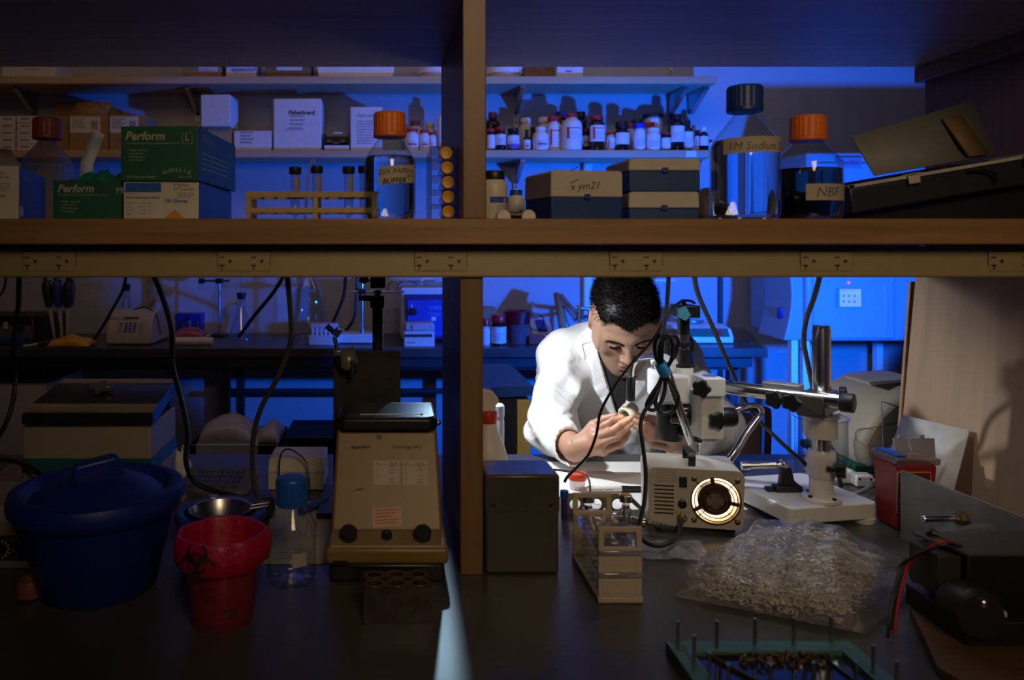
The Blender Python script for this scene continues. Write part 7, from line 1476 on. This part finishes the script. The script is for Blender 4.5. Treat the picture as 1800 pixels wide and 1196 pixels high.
# skin tone written per vertex: beard shadow, lips, shade painted under the brows, nails, wrist band drawing
Hn = np.array(HI); 
def loc(V): return V @ Hn[:3, :3].T+Hn[:3, 3]
def bump_(L, c, r): return np.exp(-(((L-np.array(c))/np.array(r))**2).sum(1))
def tone(V):
    L = loc(V); ax = np.abs(L[:, 0]); La = np.stack([ax, L[:, 1], L[:, 2]], 1); col = np.tile(np.array([.50, .285, .190]), (len(V), 1))
    hand_ = V[:, 1] < 1.80; col[hand_] = (.56, .31, .205)
    def mix(c, w): col[:] = col*(1-w[:, None])+np.array(c)*w[:, None]
    beard = np.clip(1.15*bump_(La, (0, -.09, -.088), (.05, .05, .030))+.8*bump_(La, (.055, -.03, -.07), (.025, .06, .03))+.9*bump_(La, (.012, -.1, -.058), (.02, .03, .008)), 0, 1)*.72
    mix((.20, .125, .095), beard*(~hand_)); mix((.50, .16, .12), (bump_(La, (0, -.105, -.0715), (.020, .02, .0085))*.75)*(~hand_))
    mix((.52, .20, .13), .35*bump_(La, (0, -.12, -.038), (.016, .02, .014))); mix((.52, .21, .14), .3*bump_(La, (.05, -.08, -.03), (.02, .03, .02)))
    mix((.22, .11, .075), .45*bump_(La, (.0325, -.095, .004), (.016, .02, .005)))  # under-brow shade put into the eyelid colour
    mix((.05, .03, .022), .85*bump_(La, (.0325, -.097, -.0075), (.0115, .02, .0017)))
    for hd in (RH, LH):
        for fg in hd['fingers']:
            a, b = P(*fg[1]), P(*fg[2]); c = b+Vector((0, -.006, .003)); mix((.66, .42, .34), .75*np.exp(-(((V-np.array(c))/.0045)**2).sum(1)))
            for q in fg[:2]: mix((.46, .20, .13), .35*np.exp(-(((V-np.array(P(*q)))/.010)**2).sum(1)))
    w0, w1 = np.array(P(1003, 770, 1.72)), np.array(P(1036, 806, 1.70)); t = np.clip(((V-w0) @ (w1-w0))/((w1-w0) @ (w1-w0)), 0, 1)
    line = np.linalg.norm((V-w0-np.outer(t, w1-w0)+np.outer(.006*np.sin(t*pi), [1, 0, 1]))[:, [0, 2]], axis=1); mix((.10, .085, .09), .8*np.exp(-(line/.0016)**2)*((V[:, 1] < 1.735) & (t > 0) & (t < 1)))
    return col
skin = bpy.data.materials.new('skin'); skin.use_nodes = True; nt = skin.node_tree; pb = nt.nodes['Principled BSDF']
at_ = nt.nodes.new('ShaderNodeVertexColor'); at_.layer_name = 'tone'; nz = nt.nodes.new('ShaderNodeTexNoise'); nz.inputs['Scale'].default_value = 260; tcn = nt.nodes.new('ShaderNodeTexCoord'); nt.links.new(tcn.outputs['Object'], nz.inputs['Vector'])
mxn = nt.nodes.new('ShaderNodeMix'); mxn.data_type = 'RGBA'; mxn.blend_type = 'MULTIPLY'; mxn.inputs['Factor'].default_value = .22; nt.links.new(at_.outputs[0], mxn.inputs['A']); nt.links.new(nz.outputs['Color'], mxn.inputs['B'])
nt.links.new(mxn.outputs['Result'], pb.inputs['Base Color']); pb.inputs['Roughness'].default_value = .44; pb.inputs['Subsurface Weight'].default_value = .10; pb.inputs['Subsurface Radius'].default_value = (.010, .004, .002); pb.inputs['Subsurface Scale'].default_value = .5
bp = nt.nodes.new('ShaderNodeBump'); bp.inputs['Strength'].default_value = .10; bp.inputs['Distance'].default_value = .001; nt.links.new(nz.outputs[0], bp.inputs['Height']); nt.links.new(bp.outputs[0], pb.inputs['Normal'])
body, BV = npmesh('body', V, Q, skin, man, 2, tone)
from mathutils.bvhtree import BVHTree
tree = BVHTree.FromPolygons([tuple(v) for v in BV], [tuple(q.vertices) for q in body.data.polygons])
def onface(x, z, off=0.0):
    o = HM @ Vector((x, -.25, z)); dv = (HM.to_3x3() @ Vector((0, 1, 0))).normalized(); h = tree.ray_cast(o, dv); return (h[0]-dv*off, h[1]) if h[0] else (o, Vector((0, -1, 0)))
# eyes
eyew = mat('eye_white', (.36, .33, .30), .15); iris = mat('iris_brown', (.035, .018, .010), .1)
for sx in (-1, 1):
    c = HM @ Vector((.0325*sx, -.0845, -.0050)); o = MB().ball(c, .0118, 20, 14).build('eyeball', eyew, man, world=True)
    dirv = (HM.to_3x3() @ Vector((.05, -.85, -.52))).normalized(); q = dirv.to_track_quat('Z', 'Y').to_matrix().to_4x4()
    MB().lathe([(.0058, .0103), (.004, .0114), (.0001, .0121)], 20, cap=False, M=Matrix.Translation(c) @ q).build('iris', iris, o, world=True)
# brows and lashes: short tapered hairs laid on the skin
hairm = mat('black_hair', (.011, .008, .007), .42, var=.3, scale=200)
def hairs(mb, base, dirs, length, r, bend=None):
    for p, dv, l in zip(base, dirs, length):
        dv = dv.normalized(); s = dv.orthogonal().normalized(); t_ = dv.cross(s); q = p+dv*l*.55; e = p+dv*l+(bend*l if bend is not None else Vector((0, 0, 0)))
        b = len(mb.v)
        for c, rr in ((p, r), (q, r*.75)): mb.v += [tuple(c+s*rr), tuple(c-s*rr*.5+t_*rr*.87), tuple(c-s*rr*.5-t_*rr*.87)]
        mb.v.append(tuple(e)); mb.f += [(b, b+1, b+4, b+3), (b+1, b+2, b+5, b+4), (b+2, b, b+3, b+5), (b+3, b+4, b+6), (b+4, b+5, b+6), (b+5, b+3, b+6)]; mb.m += [0]*6
rnd = random.Random(2)
for sx in (-1, 1):
    m = MB(); ba, di, le = [], [], []
    for i in range(340):
        f = rnd.random(); x = sx*(.0115+.040*f); z = .0085+.0125*f-.0075*f**3+rnd.uniform(-.0036, .0036)*(1-.5*f); p, nrm = onface(x, z, -.0003)
        dv = HM.to_3x3() @ Vector((sx*(.75+.3*f), -.25, .45*(1-f)-.15*f)); ba.append(p); di.append(dv); le.append(.0078)
    hairs(m, ba, di, le, .00048); m.build('eyebrow', hairm, man, world=True, smooth=False)
for sx in (-1, 1):
    m = MB(); ba, di, le = [], [], []
    for i in range(130):
        f = rnd.random(); x = sx*(.0205+.0245*f); z = -.0068-.0016*sin(pi*f)+.0022*f; p, nrm = onface(x, z, -.0002); ba.append(p); di.append(HM.to_3x3() @ Vector((sx*(.5*f-.15), -.8, -.75))); le.append(.0068)
    hairs(m, ba, di, le, .0006); m.build('eyelash', hairm, man, world=True, smooth=False)
# hair: a shell above the hairline plus short spikes
Hs = Field(np.arange(.49, .73, .0025), np.arange(1.86, 2.16, .0025), np.arange(1.13, 1.39, .0025))
Hs.ell((0, .0155, .0425), (.0800, .1005, .0830), M=HM); Hs.ell((0, -.040, .050), (.0690, .0575, .0590), k=.03, M=HM)
S_ = Hs.sl((0, 0, 0), (9, 9, 9)); x, y, z = Hs.pts(S_); Lx, Ly, Lz = [Hn[i, 0]*x+Hn[i, 1]*y+Hn[i, 2]*z+Hn[i, 3] for i in range(3)]
g = np.interp(Ly, [-.11, -.083, -.072, -.061, -.052, -.043, -.024, -.012, .018, .032, .06, .11], [.063, .063, .052, .034, .010, -.012, -.024, -.006, .016, -.010, -.050, -.062]).astype(np.float32)
g = g-.010*np.exp(-(Lx/.014)**2)*(Ly < -.06)+.007*np.exp(-((np.abs(Lx)-.040)/.014)**2)*(Ly < -.065)
Hs.d = np.maximum(Hs.d+.0005*np.sin(Lx*420+3*np.sin(Lz*300))*np.sin(Ly*380+2*np.sin(Lx*260)), (g-Lz)*.75).astype(np.float32)
HV, HQ = Hs.surface(); m = MB(); m.v = [tuple(v) for v in HV]; m.f = [tuple(q) for q in HQ.tolist()]; m.m = [0]*len(HQ)
rnd = random.Random(4); ctr = HM @ Vector((0, .01, .02)); fw = HM.to_3x3() @ Vector((0, -1, 0)); upv = HM.to_3x3() @ Vector((0, 0, 1)); ba, di, le = [], [], []
for i in rnd.sample(range(len(HV)), 13500):
    p = Vector(HV[i]); n_ = (p-ctr).normalized(); l = HI @ p
    if l.y < -.12: continue
    top = max(0, min(1, (l.z-.02)/.07)); dv = n_*(.75+.35*top)+fw*(.55*top+.05)+upv*(.15-.55*(1-top))+Vector((rnd.uniform(-.35, .35), rnd.uniform(-.35, .35), rnd.uniform(-.35, .35)))
    ba.append(p-n_*.002); di.append(dv); le.append((.0065+.0125*top)*rnd.uniform(.55, 1.2))
hairs(m, ba, di, le, .00055, Vector((0, -.12, -.05))); m.build('hair', hairm, man, world=True, ang=1.2)
# ---- clothes ----
cot = mat('lab_coat_cotton', (.84, .84, .84), .75, var=.015, bump=.5, bscale=15)
for n_ in cot.node_tree.nodes:
    if n_.type == 'BUMP': n_.inputs['Distance'].default_value = .011
    if n_.type == 'TEX_NOISE' and abs(n_.inputs['Scale'].default_value-15) < .1: n_.inputs['Distortion'].default_value = 1.6; n_.inputs['Detail'].default_value = 1.5
def folds(x, y, z):
    f = .0022*np.sin(38*x+21*z+2.2*np.sin(9*z+7*x))*np.sin(17*z-11*x+1.3)+.0015*np.sin(70*x-33*z+20*y+2*np.sin(23*z))
    el = np.exp(-(((x-.405)/.09)**2+((y-1.90)/.12)**2+((z-.98)/.10)**2)); f = f+.0075*el*np.sin(95*z-55*y+30*x+1.5*np.sin(40*x))
    sh = np.exp(-(((np.abs(x-.63)-.17)/.06)**2+((z-1.06)/.10)**2)); f = f+.0050*sh*np.sin(70*(z+.9*np.abs(x-.63))+8*y)
    rg = lambda t, p: (1-np.abs(np.sin(t)))**p
    f = f+.0065*rg(26*(z-.55*x)+6*y+.5*np.sin(14*x), 5)*np.exp(-(((x-.47)/.11)**2+((z-1.03)/.10)**2))+.0060*rg(34*(z+.75*x)-9*y+.6*np.sin(17*z), 4)*el+.005*rg(20*(x+.25*z)+1.1, 4)*np.exp(-(((x-.56)/.12)**2+((z-1.0)/.14)**2))*(y < 2.1)
    up = np.exp(-(((x-.43)/.07)**2+((z-1.06)/.09)**2)); return f+.0035*up*np.sin(60*z+60*x-30*y)
def inpoly(u, v, poly):
    r = np.full(np.broadcast(u, v).shape, 1e9, np.float32); s_ = np.ones(r.shape, np.float32); n = len(poly)
    for i in range(n):
        ax_, ay = poly[i]; bx, by = poly[i-1]; ex_, ey = bx-ax_, by-ay; wx, wy = u-ax_, v-ay; t = np.clip((wx*ex_+wy*ey)/(ex_*ex_+ey*ey), 0, 1); r = np.minimum(r, (wx-ex_*t)**2+(wy-ey*t)**2)
        c1, c2, c3 = v >= ay, v < by, ex_*wy > ey*wx; s_ = np.where((c1 & c2 & c3) | (~c1 & ~c2 & ~c3), -s_, s_)
    return s_*np.sqrt(r)
VP = [(1052, 560), (1047, 612), (1058, 640), (1070, 680), (1083, 726), (1090, 740), (1100, 706), (1116, 668), (1138, 622), (1150, 570)]
def coat(step, g):
    C = Field(np.arange(.33, .94, step), np.arange(1.715, 2.37, step), np.arange(.60, 1.31, step)); torso(C, g)
    for sh, el, cu, r in (((.487, 2.11, 1.112), (.402, 1.888, .986), P(1004, 788, 1.752), .041), ((.785, 2.11, 1.112), (.805, 1.89, .986), P(1200, 786, 1.758), .040)):
        C.cap(sh, el, .053+g, .045+g*.8, k=.04); C.cap(el, cu, .045+g*.8, r, k=.03)
    S_ = C.sl((-9,)*3, (9,)*3); x, y, z = C.pts(S_); C.d = (C.d+folds(x, y, z)).astype(np.float32)
    for el, cu, s_ in (((.402, 1.888, .986), P(1004, 788, 1.752), 1), ((.805, 1.89, .986), P(1200, 786, 1.758), -1)):   # cut and hollow the cuffs
        ax_ = (cu-Vector(el)).normalized(); nv = (ax_+Vector((0, 0, .5))).normalized(); lo, hi = np.array(cu)-.07, np.array(cu)+.07; C.op(lambda x, y, z: (x-cu.x)*nv.x+(y-cu.y)*nv.y+(z-cu.z)*nv.z, lo, hi, inter=True, k=.0); C.cap(cu-ax_*.035, cu+ax_*.03, .0345, sub=True)
    # neck hole and front opening
    C.cap((.617, 2.11, 1.175), (.612, 2.02, 1.30), .058, .062, sub=True)
    u, v = x/y*F+CX, CY+(EZ-z)/y*F
    C.d = np.maximum(C.d, np.where(y < 2.11, -inpoly(u, v, VP)/700, -1)).astype(np.float32); return C, u, v
CG = .016
C, cu_, cv_ = coat(.0042, CG); V, Q = C.surface(); coat_o, CV = npmesh('lab_coat', V, Q, cot, man, 2)
Cd0 = C.d
def flap(name, poly, th, step=.0028, lbl=None, mt=cot, parent=coat_o, yb=2.13):
    """a separate piece of cloth lying th above the coat surface inside a picture-plane polygon"""
    lo = P(min(p[0] for p in poly)-6, max(p[1] for p in poly)+6, 2.1); hi = P(max(p[0] for p in poly)+6, min(p[1] for p in poly)-6, 2.1)
    L_ = Field(np.arange(min(lo.x, lo.x*.9)-.02, hi.x+.03, step), np.arange(1.90, yb, step), np.arange(min(lo.z, hi.z)-.05, max(lo.z, hi.z)+.09, step)); torso(L_, CG)
    S_ = L_.sl((-9,)*3, (9,)*3); x, y, z = L_.pts(S_); L_.d = (L_.d+folds(x, y, z)-th).astype(np.float32); u, v = x/y*F+CX, CY+(EZ-z)/y*F
    L_.d = np.maximum(np.maximum(L_.d, -(L_.d+th+.006)), inpoly(u, v, poly)/700).astype(np.float32); L_.d = np.maximum(L_.d, y-yb+.02+0*L_.d)
    V, Q = L_.surface()
    return npmesh(name, V, Q, mt, parent, 2)[0] if len(Q) else None
flap('lapel', [(1046, 596), (1056, 640), (1068, 680), (1083, 728), (1087, 738), (1072, 716), (1049, 690), (1040, 668), (1018, 648), (1030, 630), (1024, 606)], .0055)
flap('lapel', [(1150, 590), (1132, 634), (1116, 668), (1102, 704), (1091, 738), (1110, 712), (1132, 684), (1142, 664), (1158, 650), (1150, 632), (1164, 604)], .0055)
flap('collar', [(1024, 606), (1030, 630), (1018, 648), (1004, 622), (1022, 584), (1046, 560), (1050, 592), (1046, 600)], .0085)
flap('chest_pocket', [(1150, 700), (1176, 700), (1176, 745), (1150, 745)], .003) if False else None
# shirt under the coat
Sh = Field(np.arange(.50, .76, .006), np.arange(1.96, 2.16, .006), np.arange(.86, 1.25, .006)); torso(Sh, .008); V, Q = Sh.surface(); npmesh('shirt', V, Q, mat('black_shirt', (.016, .014, .016), .85, bump=.2), man, 2)
# buttons
ctree = BVHTree.FromPolygons([tuple(v) for v in CV], [tuple(q.vertices) for q in coat_o.data.polygons])
for px_, py_ in ((1092, 760), (1091, 792)):
    dv = (P(px_, py_, 2)-Vector((0, 0, EZ))).normalized(); h = ctree.ray_cast(Vector((0, 0, EZ))+dv*1.75, dv)
    if h[0]: MB().lathe([(.0075, 0), (.0078, .0015), (.006, .0026), (.0001, .002)], 18, M=Matrix.Translation(h[0]) @ (h[1] if h[1].y < 0 else -h[1]).to_track_quat('Z', 'Y').to_matrix().to_4x4()).build('button', mat('button_grey', (.6, .6, .62), .4), coat_o, world=True)
# trousers, shoes
T_ = Field(np.arange(.36, .92, .010), np.arange(1.70, 2.45, .010), np.arange(.0, .78, .010))
for sx in (-1, 1): T_.cap((.63+.09*sx, 2.24, .60), (.63+.13*sx, 1.92, .58), .085, .068, k=.03); T_.cap((.63+.13*sx, 1.92, .58), (.63+.13*sx, 2.02, .12), .062, .046, k=.03)
T_.ell((.63, 2.25, .64), (.19, .15, .11), k=.05); V, Q = T_.surface(); npmesh('trousers', V, Q, mat('dark_trousers', (.03, .03, .04), .8), man, 2)
for sx in (-1, 1): MB().lathe([(.0001, 0), (.05, .0), (.052, .02), (.045, .06), (.03, .085), (.0001, .09)], 20, M=Matrix.Translation((.63+.13*sx, 1.93, .0005)) @ Matrix.Diagonal((.8, 2.2, 1, 1))).build('shoe', blackr, man, world=True)
stl = thing('lab_stool', 'stool under the man in the lab coat', 'stool', (.63, 2.28, 0)); MB().lathe([(.17, .455), (.185, .465), (.185, .492), (.17, .503), (.0001, .503)], 32, c=(0, 0, 0)).build('seat', blackp, stl, bev=.004); MB().lathe([(.03, .03), (.025, .1), (.025, .456)], 16).build('post', chrome, stl)
for i in range(5): a = 2*pi*i/5; MB().cyl((0, 0, .06), (.19*cos(a), .19*sin(a), .035), .018, .012).build('leg', blackp, stl); MB().ball((.19*cos(a), .19*sin(a), .0255), .025).build('castor', blackr, stl)
# the white collar piece he holds
c = P(1104, 725, 1.672); dv = Vector((-.62, -.72, -.22)).normalized(); t = thing('ring_part', 'small white tubular part held between the fingertips of both hands', 'part', tuple(c)); q = dv.to_track_quat('Z', 'Y').to_matrix().to_4x4()
MB().lathe([(.0085, -.014), (.0132, -.0145), (.0140, -.012), (.0140, .010), (.0125, .012), (.0125, .014), (.0115, .0148), (.0085, .0142), (.0085, -.014)], 32, cap=False, M=q @ Matrix.Scale(1.25, 4)).build('tube', mat('bone_plastic', (.66, .62, .50), .4, var=.03), t)
MB().prism([(-.004, .012), (.004, .012), (.004, .017), (-.004, .017)], -.012, .012, 'z', M=q @ Matrix.Scale(1.25, 4)).build('side_lug', MC['bone_plastic'], t, bev=.001)
finish_text()
